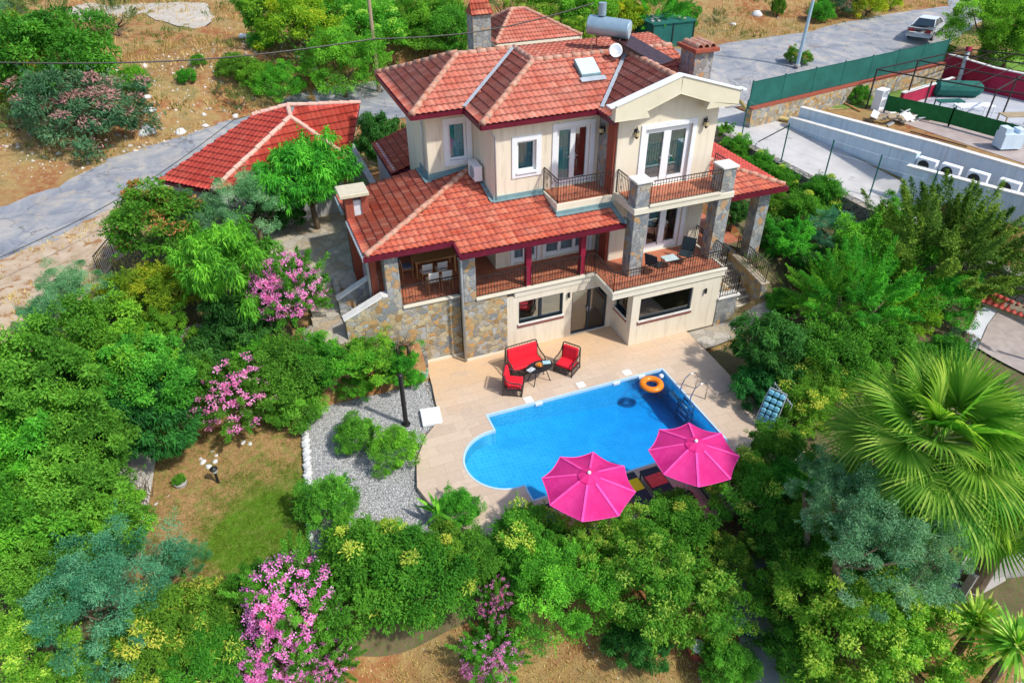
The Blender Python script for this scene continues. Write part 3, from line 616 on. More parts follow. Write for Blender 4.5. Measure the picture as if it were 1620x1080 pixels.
# ---------------------------------------------------------------- tiles and walls
def tile_plane(name, poly, eave, mat, parent, per=.225, row=.34, amp=.045, lip=.045, sub=None, offp=None):
    """poly: planar 3D polygon; eave: (p0,p1) horizontal edge; rows climb away from it. offp subtracts a location"""
    P = [np.array(p, float) for p in poly]; e0, e1 = np.array(eave[0], float), np.array(eave[1], float)
    u = nrm(e1 - e0); c = sum(P) / len(P); nn = nrm(np.cross(P[1] - P[0], P[2] - P[0]))
    if nn[2] < 0: nn = -nn
    v = nrm(np.cross(nn, u)); 
    if v @ (c - e0) < 0: v = -v
    U = [(p - e0) @ u for p in P]; V = [(p - e0) @ v for p in P]
    u0, u1 = min(U), max(U); v0, v1 = min(min(V), 0) , max(V)
    ns = 8; us = np.arange(math.floor(u0 / per) * per, u1 + per, per / ns)
    vs_, hs, vv = [], [], []
    k = 0
    while k * row < v1 + .01:
        vs_ += [k * row, (k + 1) * row - .004]; hs += [lip, 0.0]; vv += [k + .001, k + .999]; k += 1
    ph = (us / per) % 1.0; prof = amp * np.power(.5 + .5 * np.cos(2 * np.pi * ph), .75)
    A = []; UV = []
    for q, h, q2 in zip(vs_, hs, vv):
        A.append(e0[None] + us[:, None] * u[None] + v[None] * q + nn[None] * (prof + h)[:, None]); UV.append(np.stack([us / per + 100.5, np.full_like(us, q2 + 100)], -1))
    A = np.concatenate(A); UV = np.concatenate(UV); nu, nv = len(us), len(vs_)
    ii = np.arange(nu * nv).reshape(nv, nu); F = np.stack([ii[:-1, :-1], ii[:-1, 1:], ii[1:, 1:], ii[1:, :-1]], -1).reshape(-1, 4)
    if offp is not None: A = A - np.array(offp)
    me = mesh_np(name, A, F, mat, smooth=False)
    l = me.uv_layers.new(name='UVMap'); li = np.zeros(len(me.loops), np.int32); me.loops.foreach_get('vertex_index', li)
    l.data.foreach_set('uv', UV[li].astype(np.float32).ravel())
    bm = bmesh.new(); bm.from_mesh(me)
    n = len(P); o3 = np.zeros(3) if offp is None else np.array(offp)
    for i in range(n):
        a, b_ = P[i], P[(i + 1) % n]; dn_ = nrm(np.cross(b_ - a, nn))
        if dn_ @ (c - a) > 0: dn_ = -dn_
        bmesh.ops.bisect_plane(bm, geom=bm.verts[:] + bm.edges[:] + bm.faces[:], plane_co=(a - o3), plane_no=dn_, clear_outer=True)
    # under side
    for f in bm.faces: f.smooth = True
    bm.to_mesh(me); bm.free()
    o = bpy.data.objects.new(name, me); COL.objects.link(o); o.parent = parent; return o

def ridge_caps(mb, p, q, r=.13, L=.4):
    p = np.array(p, float); q = np.array(q, float); n = max(1, int(round(np.linalg.norm(q - p) / L))); d = (q - p) / n; k = nrm(d)
    rr = random.Random(int(abs(p[0] * 91 + q[1] * 37)))
    for i in range(n):
        a = p + d * i; b = p + d * (i + 1.12); j = rr.uniform(-.015, .015)
        mb.tube([a + (0, 0, j), b + (0, 0, j - .01)], [r * 1.12, r * .86], 9)

def slab_under(mb, poly, th=.12, drop=.03):
    P = [np.array(p, float) - (0, 0, drop) for p in poly]; n = len(P)
    mb.add(P + [p - (0, 0, th) for p in P], [tuple(range(n)), tuple(range(n, 2 * n))[::-1]] + [(i, (i + 1) % n, n + (i + 1) % n, n + i) for i in range(n)])

def wall_holes(mb, axis, pos, a0, a1, z0, z1, holes, th=.22, inward=1):
    """wall face at axis=pos ('y' or 'x'), spanning a0..a1; holes (a,b,za,zb); thickness towards +inward"""
    xs = sorted({a0, a1, *[h[0] for h in holes], *[h[1] for h in holes]}); zs = sorted({z0, z1, *[h[2] for h in holes], *[h[3] for h in holes]})
    lo, hi = (pos, pos + th) if inward > 0 else (pos - th, pos)
    for i in range(len(xs) - 1):
        run = None
        for j in range(len(zs) - 1):
            mx, mz = (xs[i] + xs[i + 1]) / 2, (zs[j] + zs[j + 1]) / 2
            solid = not any(h[0] < mx < h[1] and h[2] < mz < h[3] for h in holes)
            if solid:
                if run is None: run = zs[j]
            if (not solid or j == len(zs) - 2) and run is not None:
                top = zs[j + 1] if solid else zs[j]
                if axis == 'y': mb.box(xs[i], xs[i + 1], lo, hi, run, top)
                else: mb.box(lo, hi, xs[i], xs[i + 1], run, top)
                run = None
def merge_flat(o):
    bm = bmesh.new(); bm.from_mesh(o.data); bmesh.ops.remove_doubles(bm, verts=bm.verts[:], dist=.0005)
    # drop the interior faces shared by neighbouring boxes
    bm.faces.ensure_lookup_table(); seen = {}
    for f in bm.faces:
        k = tuple(sorted(v.index for v in f.verts)); seen.setdefault(k, []).append(f)
    bmesh.ops.delete(bm, geom=[f for l in seen.values() if len(l) > 1 for f in l], context='FACES')
    bmesh.ops.recalc_face_normals(bm, faces=bm.faces[:]); bm.to_mesh(o.data); bm.free(); return o

class Sub:  # maps local (a along wall, d outwards, z) to world boxes on a wall
    def __init__(s, axis, pos, out): s.axis = axis; s.pos = pos; s.out = out
    def box(s, mb, a0, a1, d0, d1, z0, z1):
        p, q = s.pos + s.out * d0, s.pos + s.out * d1; lo, hi = min(p, q), max(p, q)
        if s.axis == 'y': mb.box(a0, a1, lo, hi, z0, z1)
        else: mb.box(lo, hi, a0, a1, z0, z1)
    def pt(s, a, d, z): return (a, s.pos + s.out * d, z) if s.axis == 'y' else (s.pos + s.out * d, a, z)

def opening(par, S, a0, a1, z0, z1, kind, trim=.2, leaves=2, name='window', frame_m=None, curtain=None, sill=None, rightred=False, fw_=.09, curt_gap=0.15):
    """trim + frame + panes + curtains of a window or door in wall S; the first mesh is the part, the rest its sub-parts"""
    frame_m = frame_m or MT['white']
    if trim:
        d = MB(); S.box(d, a0 - trim, a0, -.02, .045, z0 if kind == 'door' else z0 - trim, z1 + trim); S.box(d, a1, a1 + trim, -.02, .045, z0 if kind == 'door' else z0 - trim, z1 + trim)
        S.box(d, a0, a1, -.02, .045, z1, z1 + trim)
        if kind != 'door': S.box(d, a0, a1, -.02, .045, z0 - trim, z0); S.box(d, a0 - .04, a1 + .04, -.1, .10, z0 - .05, z0 + .012)
        part = d.build(name, MT['white'], par, bevel=.006)
        fr = MB(); fpar = part; fname = 'frame'
    else:
        fr = MB(); fpar = par; fname = name
    W = (a1 - a0) / leaves; g = fw_
    D0, D1 = -.15, -.08
    S.box(fr, a0 + .002, a0 + g, D0, D1, z0, z1); S.box(fr, a1 - g, a1 - .002, D0, D1, z0, z1); S.box(fr, a0 + g, a1 - g, D0, D1, z1 - g, z1 - .002); S.box(fr, a0 + g, a1 - g, D0, D1, z0 + .002, z0 + g)
    for k in range(1, leaves):
        c = a0 + W * k; S.box(fr, c - g * .8, c + g * .8, D0 + .01, D1 + .015, z0 + g, z1 - g)
    if kind == 'door' and trim:
        for k in range(leaves): # thick bottom rail
            S.box(fr, a0 + W * k + g, a0 + W * (k + 1) - g, D0 + .005, D1 + .003, z0 + g, z0 + g + .12)
    fo = fr.build(fname, frame_m, fpar)
    if not trim: part = fo
    if kind == 'door' and leaves >= 2:
        h = MB(); c = a0 + W * (leaves // 2)
        for s_ in (-1, 1):
            h.tube([S.pt(c + s_ * g * .9, D1 + .03, z0 + 1.0), S.pt(c + s_ * g * .9, D1 + .03, z0 + 1.25)], .014, 6)
            h.tube([S.pt(c + s_ * g * .9, D1, z0 + 1.15), S.pt(c + s_ * g * .9, D1 + .06, z0 + 1.15), S.pt(c + s_ * (g * .9 + .1), D1 + .06, z0 + 1.15)], .012, 6)
        h.build('handle', MT['metalgrey'], part)
    for k in range(leaves):
        p = MB(); x0 = a0 + W * k + (g if k == 0 else g * .8); x1 = a0 + W * (k + 1) - (g if k == leaves - 1 else g * .8)
        S.box(p, x0 - .005, x1 + .005, -.125, -.117, z0 + g - .005, z1 - g + .005); p.build('pane', MT['glass'] if trim else MT['glass_dark'], part)
    if curtain:
        for k in range(leaves):
            x0 = a0 + W * k; m = MB(); n = max(10, int(W / .035)); vs = []; 
            for i in range(n + 1):
                a = x0 + W * i / n; dd = -curt_gap - .05 + .04 * math.sin(i * 1.9 + k)
                vs += [S.pt(a, dd, z0 + .03), S.pt(a, dd, z1 + .1)]
            m.add(vs, [(2 * i, 2 * i + 2, 2 * i + 3, 2 * i + 1) for i in range(n)])
            m.build('curtain', MT['redwood'] if (rightred and k == leaves - 1) else MT[curtain], part, smooth=True, fixn=False)
    if sill:
        d = MB(); S.box(d, a0 - .05, a1 + .05, -.1, .06, z0 - .07, z0); d.build('sill', MT['whitecap'], part)
        d = MB(); S.box(d, a0 - .05, a1 + .05, -.02, .04, z0 - .19, z0 - .07); d.build('sill_brick', vmat('sill_brick_face', (.20, .06, .05), (.28, .09, .07), 8, .8, .3), part)
    return part

def railing(par, pts, h=.95, gap=.115, name='railing', closed=False, scroll=True, posts=True):
    d = MB()
    for i in range(len(pts) - 1):
        p, q = np.array(pts[i], float), np.array(pts[i + 1], float); L = np.linalg.norm(q - p); n = max(2, int(L / gap)); up = np.array((0, 0, 1.))
        d.beam(p + up * h, q + up * h, .045, .022); d.beam(p + up * (h - .14), q + up * (h - .14), .018, .014); d.beam(p + up * .07, q + up * .07, .02, .016)
        dr = (q - p) / L
        for k in range(n + 1):
            b = p + (q - p) * k / n
            th = .028 if k in (0, n) else .016
            d.beam(b + up * (0 if k in (0, n) else .07), b + up * h, th)
        if scroll:
            for k in range(2, n - 1, 4):
                b = p + (q - p) * (k + .5) / n; r = gap * .45
                for zc in (.32, h - .34):
                    pt = [b + dr * r * math.cos(a) * (1 - a / 9) + up * (zc + r * 1.6 * math.sin(a) * (1 - a / 9)) for a in np.linspace(0, 5.5, 9)]
                    d.tube(pt, .009, 4, False)
    return d.build(name, MT['iron'], par)

# ---------------------------------------------------------------- the villa
villa = thing('villa', 'cream villa with red tiled roofs, stone base and gabled balcony above the pool', 'house')
E_ = 8.72; RZ = 9.97
A_ = (-4.25, 8.0, RZ); B_ = (-1.85, 8.0, RZ); C_ = (-1.85, 6.0, RZ); D_ = (4.2, 6.0, RZ)
ma = MT['tile_old']
roof = MB()
tp = lambda poly, eave, mat=ma, par=None, nm='tiled_slope': tile_plane(nm, poly, eave, mat, par)
r0 = MB()
for poly in ([(-4.93, 3.3, E_), (4.9, 3.3, E_), (4.2, 6.0, RZ), (-1.85, 6.0, RZ)], [(-6.97, 5.25, E_), (-4.0, 5.25, E_), A_], [(-6.97, 5.25, E_), A_, (-4.25, 8.3, RZ), (-6.97, 11, E_)]): pass
polys_u = [([(-4.93, 3.3, E_), (4.9, 3.3, E_), (4.2, 6.0, RZ), (-1.85, 6.0, RZ)], ((-4.93, 3.3, E_), (4.9, 3.3, E_))),
 ([(-4.93, 3.3, E_), C_, B_, (-4.93, 8.0, E_)], ((-4.93, 3.3, E_), (-4.93, 8.0, E_))),
 ([(-6.97, 5.25, E_), (-3.2, 5.25, E_), (-1.85, 6.6, 9.34), B_, A_], ((-6.97, 5.25, E_), (-3.2, 5.25, E_))),
 ([(-6.97, 5.25, E_), A_, (-4.25, 8.3, RZ), (-6.97, 11, E_)], ((-6.97, 5.25, E_), (-6.97, 11, E_))),
 ([(-6.97, 11, E_), (-4.25, 8.25, RZ), (4.6, 8.25, RZ), (4.6, 11, E_)], ((-6.97, 11, E_), (4.6, 11, E_))),
 ([(-.32, 2.2, E_ - .03), (2.1, 2.2, 9.93), (2.1, 6.2, 9.93), (-.32, 6.2, E_ - .03)], ((-.32, 2.2, E_ - .03), (-.32, 6.2, E_ - .03))),
 ([(4.55, 2.2, E_ - .03), (2.1, 2.2, 9.93), (2.1, 6.2, 9.93), (4.55, 6.2, E_ - .03)], ((4.55, 2.2, E_ - .03), (4.55, 6.2, E_ - .03))),
]
base = MB()
# roof body under the tiles
for pl, ev in polys_u[:5]: slab_under(base, pl, .10, .02)
slab_under(base, polys_u[5][0], .08, .02); slab_under(base, polys_u[6][0], .08, .02)
base.add([(-1.85, 6.0, RZ - .03), (4.2, 6.0, RZ - .03), (4.6, 8.25, RZ - .03), (-1.85, 8.25, RZ - .03)], [(0, 1, 2, 3)])
roof_o = base.build('roof', MT['dark'], villa)
for i, (pl, ev) in enumerate(polys_u): tile_plane('tiled_slope', pl, ev, ma, roof_o)
flat = MB().add([(-1.85, 6.0, RZ + .0), (4.2, 6.0, RZ + .0), (4.6, 8.25, RZ), (-1.85, 8.25, RZ)], [(0, 1, 2, 3)])
tile_plane('tiled_slope', [(-1.85, 6.0, RZ), (4.2, 6.0, RZ), (4.6, 8.25, RZ - .02), (-1.85, 8.25, RZ - .02)], ((-1.85, 6.0, RZ), (4.2, 6.0, RZ)), ma, roof_o)
rc = MB()
for p, q in (((-4.93, 3.3, E_ + .05), C_), ((-6.97, 5.25, E_ + .05), A_), ((-6.97, 11, E_ + .03), (-4.25, 8.2, RZ)), (A_, B_), (C_, D_), (B_, C_), ((2.1, 2.3, 9.95), (2.1, 5.9, 9.98))):
    ridge_caps(rc, np.array(p) + (0, 0, .03), np.array(q) + (0, 0, .03), .12)
rc.build('ridge_cap', MT['ridge'], roof_o, smooth=True)
vf = MB()
def valley(p, q, w_=.15):
    vf.beam(np.array(p) + (0, 0, .13), np.array(q) + (0, 0, .13), w_, .012)
valley((-4.95, 5.22, E_), (-1.9, 7.9, RZ - .02)); valley((-.22, 3.25, E_), (2.02, 5.72, 9.86), .15)
vf.build('valley_flashing', MT['metalgrey'], roof_o)
fa = MB()
def fascia(p, q, h=.16, w_=.10): fa.beam(np.array(p) - (0, 0, h * .42), np.array(q) - (0, 0, h * .42), w_, h)
for p, q in (((-6.97, 5.23, E_), (-4.93, 5.23, E_)), ((-4.95, 5.25, E_), (-4.95, 3.3, E_)), ((-4.98, 3.28, E_), (-.3, 3.28, E_)), ((-.34, 3.3, E_), (-.34, 1.98, E_)), ((-6.99, 5.2, E_), (-6.99, 11, E_))): fascia(p, q)
fa.build('gutter', MT['maroon'], roof_o)
# soffits
so_ = MB(); so_.box(-6.93, -4.4, 5.28, 5.95, 8.52, 8.56).box(-4.9, -.0, 3.34, 3.65, 8.52, 8.56).box(-4.9, -4.4, 3.65, 5.9, 8.52, 8.56).box(-6.93, -6.3, 5.95, 11, 8.525, 8.565)
so_.build('soffit', MT['cream2'], roof_o)
# gable cornice
cor = MB()
out = [(-.50, 8.80), (.92, 8.80), (.80, 9.04), (2.10, 9.50), (3.40, 9.04), (3.28, 8.80), (4.72, 8.80), (4.72, 9.32), (2.10, 10.12), (-.50, 9.32)]
out = [(-.50, 8.80), (.92, 8.80), (.80, 9.04), (2.10, 9.50), (3.42, 9.04), (3.32, 8.80), (4.72, 8.80), (4.72, 9.32), (2.10, 10.12), (-.50, 9.32)]
cor.prism(out, 1.70, 1.96, 'y')
cor.prism([(-.44, 8.801), (.90, 8.801), (.80, 9.045), (2.10, 9.505), (3.42, 9.045), (3.34, 8.801), (4.66, 8.801), (4.5, 8.84), (2.1, 9.86), (-.28, 8.84)], 1.96, 2.25, 'y')
cor_o = cor.build('gable_cornice', vmat('cream_cornice', (.66, .60, .44), (.74, .68, .52), 1.5, .8, .1), villa, bevel=.01)
cap = MB()
for p, q in (((-.56, 9.34), (2.10, 10.15)), ((2.10, 10.15), (4.78, 9.34))):
    cap.beam((p[0], 1.83, p[1]), (q[0], 1.83, q[1]), .34, .05)
cap.beam((-.74, 1.83, 9.33), (-.48, 1.83, 9.345), .34, .05).beam((4.70, 1.83, 9.345), (4.96, 1.83, 9.33), .34, .05)
cap.build('cornice_cap', MT['white'], cor_o)

# walls: upper storey
UZ = 5.5
wl = MB()
wall_holes(wl, 'y', 2.25, 0, 4.3, 2.8, 8.86, [(1.15, 3.2, 5.78, 8.12), (1.62, 3.3, 2.85, 5.05)])
wl.prism([(0, 8.86), (4.3, 8.86), (4.3, 8.88), (2.1, 9.80), (0, 8.88)], 2.25, 2.47, 'y')
w1 = merge_flat(wl.build('wall', MT['cream'], villa))
wl = MB(); wall_holes(wl, 'x', 4.3, 2.47, 9.0, 2.8, 8.6, [], inward=-1); wl.build('wall', MT['cream'], villa)
wl = MB(); wall_holes(wl, 'x', 0, 2.47, 3.65, 2.8, 8.75, []); wl.build('wall', MT['cream'], villa)
wl = MB(); wall_holes(wl, 'y', 3.65, -4.4, 0, 5.3, 8.6, [(-3.46, -2.68, 6.62, 7.82), (-1.83, -.42, 5.78, 8.12)]); merge_flat(wl.build('wall', MT['cream'], villa))
wl = MB(); wall_holes(wl, 'x', -4.4, 3.87, 5.95, 5.3, 8.6, []); wl.build('wall', MT['cream'], villa)
wl = MB(); wall_holes(wl, 'y', 5.95, -6.3, -4.4, 5.0, 8.6, [(-5.42, -4.68, 6.52, 8.02)]); merge_flat(wl.build('wall', MT['cream'], villa))
wl = MB(); wall_holes(wl, 'x', -6.3, 6.17, 9.2, 2.8, 8.6, []); wl.build('wall', MT['cream'], villa)
wl = MB(); wall_holes(wl, 'y', 8.98, -6.08, 4.08, 0, 8.6, []); wl.build('wall', MT['cream'], villa)
fl = MB(); fl.box(-4.1, 4.05, 3.9, 8.9, 5.4, 5.5).box(.1, 4.05, 2.5, 3.9, 5.4, 5.5).box(-6.05, -4.45, 6.2, 8.9, 5.4, 5.5); fl.build('upper_floor', MT['dark'], villa)
opening(villa, Sub('y', 2.25, -1), 1.15, 3.2, 5.78, 8.12, 'door', .19, 2, 'french_door', curtain='curtain', fw_=.2)['label'] = 'white French door of the gable balcony with teal curtains'
opening(villa, Sub('y', 2.25, -1), 1.62, 3.3, 2.86, 5.05, 'door', .17, 2, 'french_door', curtain='curtaingrey', fw_=.17)['label'] = 'white French door onto the lower tiled terrace'
opening(villa, Sub('y', 3.65, -1), -1.83, -.42, 5.78, 8.12, 'door', .19, 2, 'french_door', curtain='curtain', rightred=True, fw_=.13)['label'] = 'white French door with a red curtain behind its right pane'
opening(villa, Sub('y', 3.65, -1), -3.46, -2.68, 6.62, 7.82, 'window', .21, 1, 'window', curtain='curtaingrey')
opening(villa, Sub('y', 5.95, -1), -5.42, -4.68, 6.52, 8.02, 'window', .21, 1, 'window', curtain='curtain')
# stone and brick strips on the return wall beside the small balcony
MB().box(-.05, 0.0, 2.87, 3.65, 5.5, 8.66).build('stone_pilaster', MT['stonecol'], villa)
MB().box(-.09, 0.0, 2.33, 2.87, 5.5, 8.66).build('brick_pilaster', MT['brick'], villa)
MB().box(-.05, 0.0, 2.87, 3.33, 2.8, 5.2).build('stone_pilaster', MT['stonecol'], villa)
MB().box(-.12, 0.0, 2.30, 2.87, 2.8, 5.2).build('brick_pilaster', MT['brick'], villa)
def wall_lamp(x, y, z, ox, oy):
    d = MB(); d.lathe((x + ox * .14, y + oy * .14, z - .22), [(.02, 0), (.05, .03), (.09, .1), (.10, .28), (.05, .34), (.02, .40), (.01, .46)], 6)
    d.tube([(x, y, z + .1), (x + ox * .07, y + oy * .07, z + .22), (x + ox * .14, y + oy * .14, z + .2)], .012, 5); d.obox((x + ox * .015, y + oy * .015, z + .02), .09 if oy else .03, .09 if ox else .03, .22)
    o = d.build('wall_lamp', MT['black'], villa)
    MB().lathe((x + ox * .14, y + oy * .14, z - .11), [(.092, 0), (.103, .15)], 6).build('lamp_glass', vmat('lamp_glass', (.5, .42, .2), (.6, .5, .28), 9, .3, 0), o)
wall_lamp(.70, 2.25, 8.1, 0, -1); wall_lamp(3.72, 2.25, 8.1, 0, -1); wall_lamp(-.05, 3.22, 8.0, -1, 0); wall_lamp(.55, 2.25, 4.5, 0, -1)
# ground floor behind the porch
wl = MB(); wall_holes(wl, 'y', 3.33, -4.5, 0, 2.8, 5.3, [(-3.75, -2.7, 2.86, 4.95), (-2.35, -.35, 2.86, 4.95)]); merge_flat(wl.build('wall', MT['cream'], villa))
wl = MB(); wall_holes(wl, 'x', -4.5, 3.55, 6.0, 2.8, 5.3, []); wl.build('wall', MT['cream'], villa)
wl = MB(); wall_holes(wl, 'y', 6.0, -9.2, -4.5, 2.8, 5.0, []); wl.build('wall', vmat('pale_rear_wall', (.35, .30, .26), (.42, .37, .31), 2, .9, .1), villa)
opening(villa, Sub('y', 3.33, -1), -3.75, -2.7, 2.86, 4.95, 'door', .12, 2, 'french_door', curtain='curtaingrey')['label'] = 'narrow white French door behind the left red post'
opening(villa, Sub('y', 3.33, -1), -2.35, -.35, 2.86, 4.95, 'door', .12, 3, 'french_door', curtain='curtaingrey')['label'] = 'three leaf white French door behind the porch railing'
# terrace slabs
ts = MB(); ts.prism([(-.98, -.07), (4.16, -.07), (4.16, 2.6), (-4.4, 3.7), (-4.4, 1.50), (-.98, 1.50)], 2.5, 2.74, 'z')
ts.build('terrace_slab', MT['cream2'], villa, bevel=.01)
lip = MB()
for a in (([-1.02, -.11], [4.2, .03]), ([-1.02, .03], [-.88, 1.50]), ([4.06, .03], [4.2, 2.2]), ([-5.97, 1.44], [-.88, 1.62]), ([-8.68, 1.93], [-6.46, 2.1])):
    lip.box(a[0][0], a[1][0], a[0][1], a[1][1], 2.742, 2.83)
lip.build('coping', MT['cream2'], villa, bevel=.008)
fl = MB(); fl.prism([(-.88, .03), (4.06, .03), (4.06, 2.25), (0, 2.25), (0, 3.33), (-4.5, 3.33), (-4.5, 6.0), (-9.2, 6.0), (-9.2, 2.1), (-6.46, 2.1), (-6.46, 1.62), (-.88, 1.62)], 2.70, 2.80, 'z')
fl.build('terrace_floor', MT['terra'], villa)
MB().prism([(-9.25, 2.1), (-4.45, 2.1), (-4.45, 6.2), (-9.25, 6.2)], 2.5, 2.69, 'z').build('porch_slab', MT['concrete'], villa)
# basement
wl = MB(); wall_holes(wl, 'y', 0, 0.2, 4.1, 0, 2.5, [(.36, 2.79, 1.15, 2.18)], th=.2); merge_flat(wl.build('wall', MT['cream'], villa))
wl = MB(); wall_holes(wl, 'x', 0, 0, 1.53, 0, 2.5, [(.38, 1.36, 1.15, 2.18)], th=.2); merge_flat(wl.build('wall', MT['cream'], villa))
wl = MB(); wall_holes(wl, 'y', 1.53, -4.72, -.001, 0, 2.5, [(-4.22, -2.3, 1.2, 2.22), (-1.9, -.26, .02, 2.12)], th=.2); merge_flat(wl.build('wall', MT['cream'], villa))
wl = MB(); wall_holes(wl, 'x', 4.1, .2, 2.6, 0, 2.5, [], th=.2, inward=-1); wl.build('wall', MT['cream'], villa)
fd = MT['frame_dark']
opening(villa, Sub('y', 0, -1), .36, 2.79, 1.15, 2.18, 'window', 0, 1, 'window', fd, sill=True, fw_=.05)['label'] = 'wide basement window with horizontal blinds'
opening(villa, Sub('x', 0, -1), .38, 1.36, 1.15, 2.18, 'window', 0, 1, 'window', fd, sill=True, fw_=.05)
opening(villa, Sub('y', 1.53, -1), -4.22, -2.3, 1.2, 2.22, 'window', 0, 2, 'window', fd, sill=True, fw_=.07)
opening(villa, Sub('y', 1.53, -1), -1.9, -.26, .02, 2.12, 'door', 0, 2, 'sliding_door', fd, fw_=.07)['label'] = 'dark framed sliding glass door onto the deck'
bl = MB()
for k in range(13): bl.obox((1.57, .20, 1.22 + k * .076), 2.36, .06, .008, rx=.35)
bl.build('window_blind', vmat('olive_blind', (.30, .36, .16), (.38, .44, .22), 3, .6, 0), villa)
inr = MB(); inr.box(-4.6, 4.0, 5.0, 5.1, 0, 2.5); inr.build('basement_wall', vmat('beige_room_wall', (.42, .33, .24), (.5, .4, .3), 2, .9, 0), villa)
MB().box(-4.7, 3.9, 2.3, 5.0, .004, .05).build('basement_floor', vmat('pale_room_floor', (.45, .4, .34), (.52, .46, .4), 2, .4, 0), villa)
def cyl_lamp(x, y, z, oy=-1):
    d = MB(); d.tube([(x, y + oy * .07, z - .11), (x, y + oy * .07, z + .11)], .045, 10).box(x - .03, x + .03, min(y, y + oy * .06), max(y, y + oy * .06), z - .03, z + .03); d.build('wall_lamp', MT['black'], villa)
cyl_lamp(3.37, 0, 1.9); cyl_lamp(-2.08, 1.53, 2.08)
# stone base walls
sw = MB(); sw.box(-6.46, -4.72, 1.50, 1.9, -.1, 2.70); sw.build('stone_wall', MT['stone'], villa)
sw = MB(); sw.prism([(-10.85, -.1), (-6.46, -.1), (-6.46, 2.70), (-8.66, 2.70), (-9.25, 3.38), (-9.4, 3.38), (-10.85, 2.72)], 2.0, 2.28, 'y'); sw.build('stone_wall', MT['stone'], villa)
cp = MB(); cp.beam((-10.9, 2.14, 2.74), (-9.4, 2.14, 3.42), .34, .07); cp.box(-9.42, -9.2, 1.97, 2.31, 3.38, 3.45); cp.build('stair_coping', MT['whitecap'], villa)
bsb = MB().box(-6.46, -4.72, 1.44, 1.5, 0, .09).box(-8.2, -6.46, 1.93, 2.0, 0, .09); bsb.build('plinth', MT['cream2'], villa)
# right end stone wall, stairs
MB().box(4.1, 5.08, -.04, .3, -.05, 1.28).build('stone_wall', MT['stonecol'], villa)
MB().box(4.1, 5.06, .3, 2.6, -.05, 1.26).build('stone_wall', MT['stone'], villa)
MB().box(4.09, 5.16, -.09, .32, 1.282, 1.36).build('coping', MT['whitecap'], villa)
# columns
def column(x0, x1, y0, y1, z0, z1, cap_=None, nm='stone_column'):
    o = MB().box(x0, x1, y0, y1, z0, z1).build(nm, MT['stonecol'], villa, bevel=.015)
    if cap_: MB().box(x0 - .06, x1 + .06, y0 - .06, y1 + .06, z1, z1 + .08).build('column_cap', MT['whitecap'], o, bevel=.012)
column(.14, .72, .78, 1.36, 2.8, 6.72, 1); column(3.86, 4.48, .78, 1.38, 2.8, 6.72, 1)
column(-9.2, -8.68, 2.05, 2.6, 2.28, 5.06); column(-6.44, -5.95, 1.52, 2.05, 2.72, 4.96)
column(6.72, 7.3, 1.75, 2.3, 1.3, 5.0); 
pst = MB()
for x in (-3.88, -1.58): MB().box(x, x + .22, 1.62, 1.84, 2.82, 4.93).build('porch_post', MT['maroonpost'], villa, bevel=.008)
# balcony of the gable
MB().box(.08, 4.52, .72, 2.25, 5.5, 5.74).build('balcony_slab', MT['cream2'], villa, bevel=.01)
MB().box(.2, 4.4, .84, 2.25, 5.741, 5.775).build('balcony_floor', MT['terra'], villa)
bc = MB().box(.04, .2, 1.36, 2.25, 5.742, 5.82).box(.72, 3.86, .68, .84, 5.742, 5.82).box(4.4, 4.56, 1.38, 2.25, 5.742, 5.82); bc.build('coping', MT['cream2'], villa)
railing(villa, [(.74, .76, 5.8), (3.84, .76, 5.8)]); railing(villa, [(.12, 2.22, 5.8), (.12, 1.38, 5.8)]); railing(villa, [(4.48, 1.4, 5.8), (4.48, 2.22, 5.8)])
# small balcony
MB().box(-2.38, -.001, 2.28, 3.65, 5.3, 5.70).build('balcony_slab', MT['cream2'], villa, bevel=.01)
MB().box(-2.3, -.09, 2.36, 3.65, 5.701, 5.73).build('balcony_floor', MT['terra'], villa)
railing(villa, [(-2.33, 3.62, 5.72), (-2.33, 2.33, 5.72), (-.12, 2.33, 5.72)])
# terrace railings
railing(villa, [(-.95, 1.5, 2.82), (-.95, -.04, 2.82), (4.12, -.04, 2.82), (4.12, 2.2, 2.82)], .85)
railing(villa, [(-5.93, 1.56, 2.82), (-3.9, 1.56, 2.82)], .9); railing(villa, [(-3.64, 1.56, 2.82), (-1.6, 1.56, 2.82)], .9); railing(villa, [(-1.34, 1.56, 2.82), (-.98, 1.56, 2.82)], .9)
railing(villa, [(-8.64, 2.03, 2.82), (-6.5, 2.03, 2.82)], .85)
railing(villa, [(4.16, -.02, 1.36), (5.02, -.02, 1.36), (5.02, 2.0, 1.36)], .9)
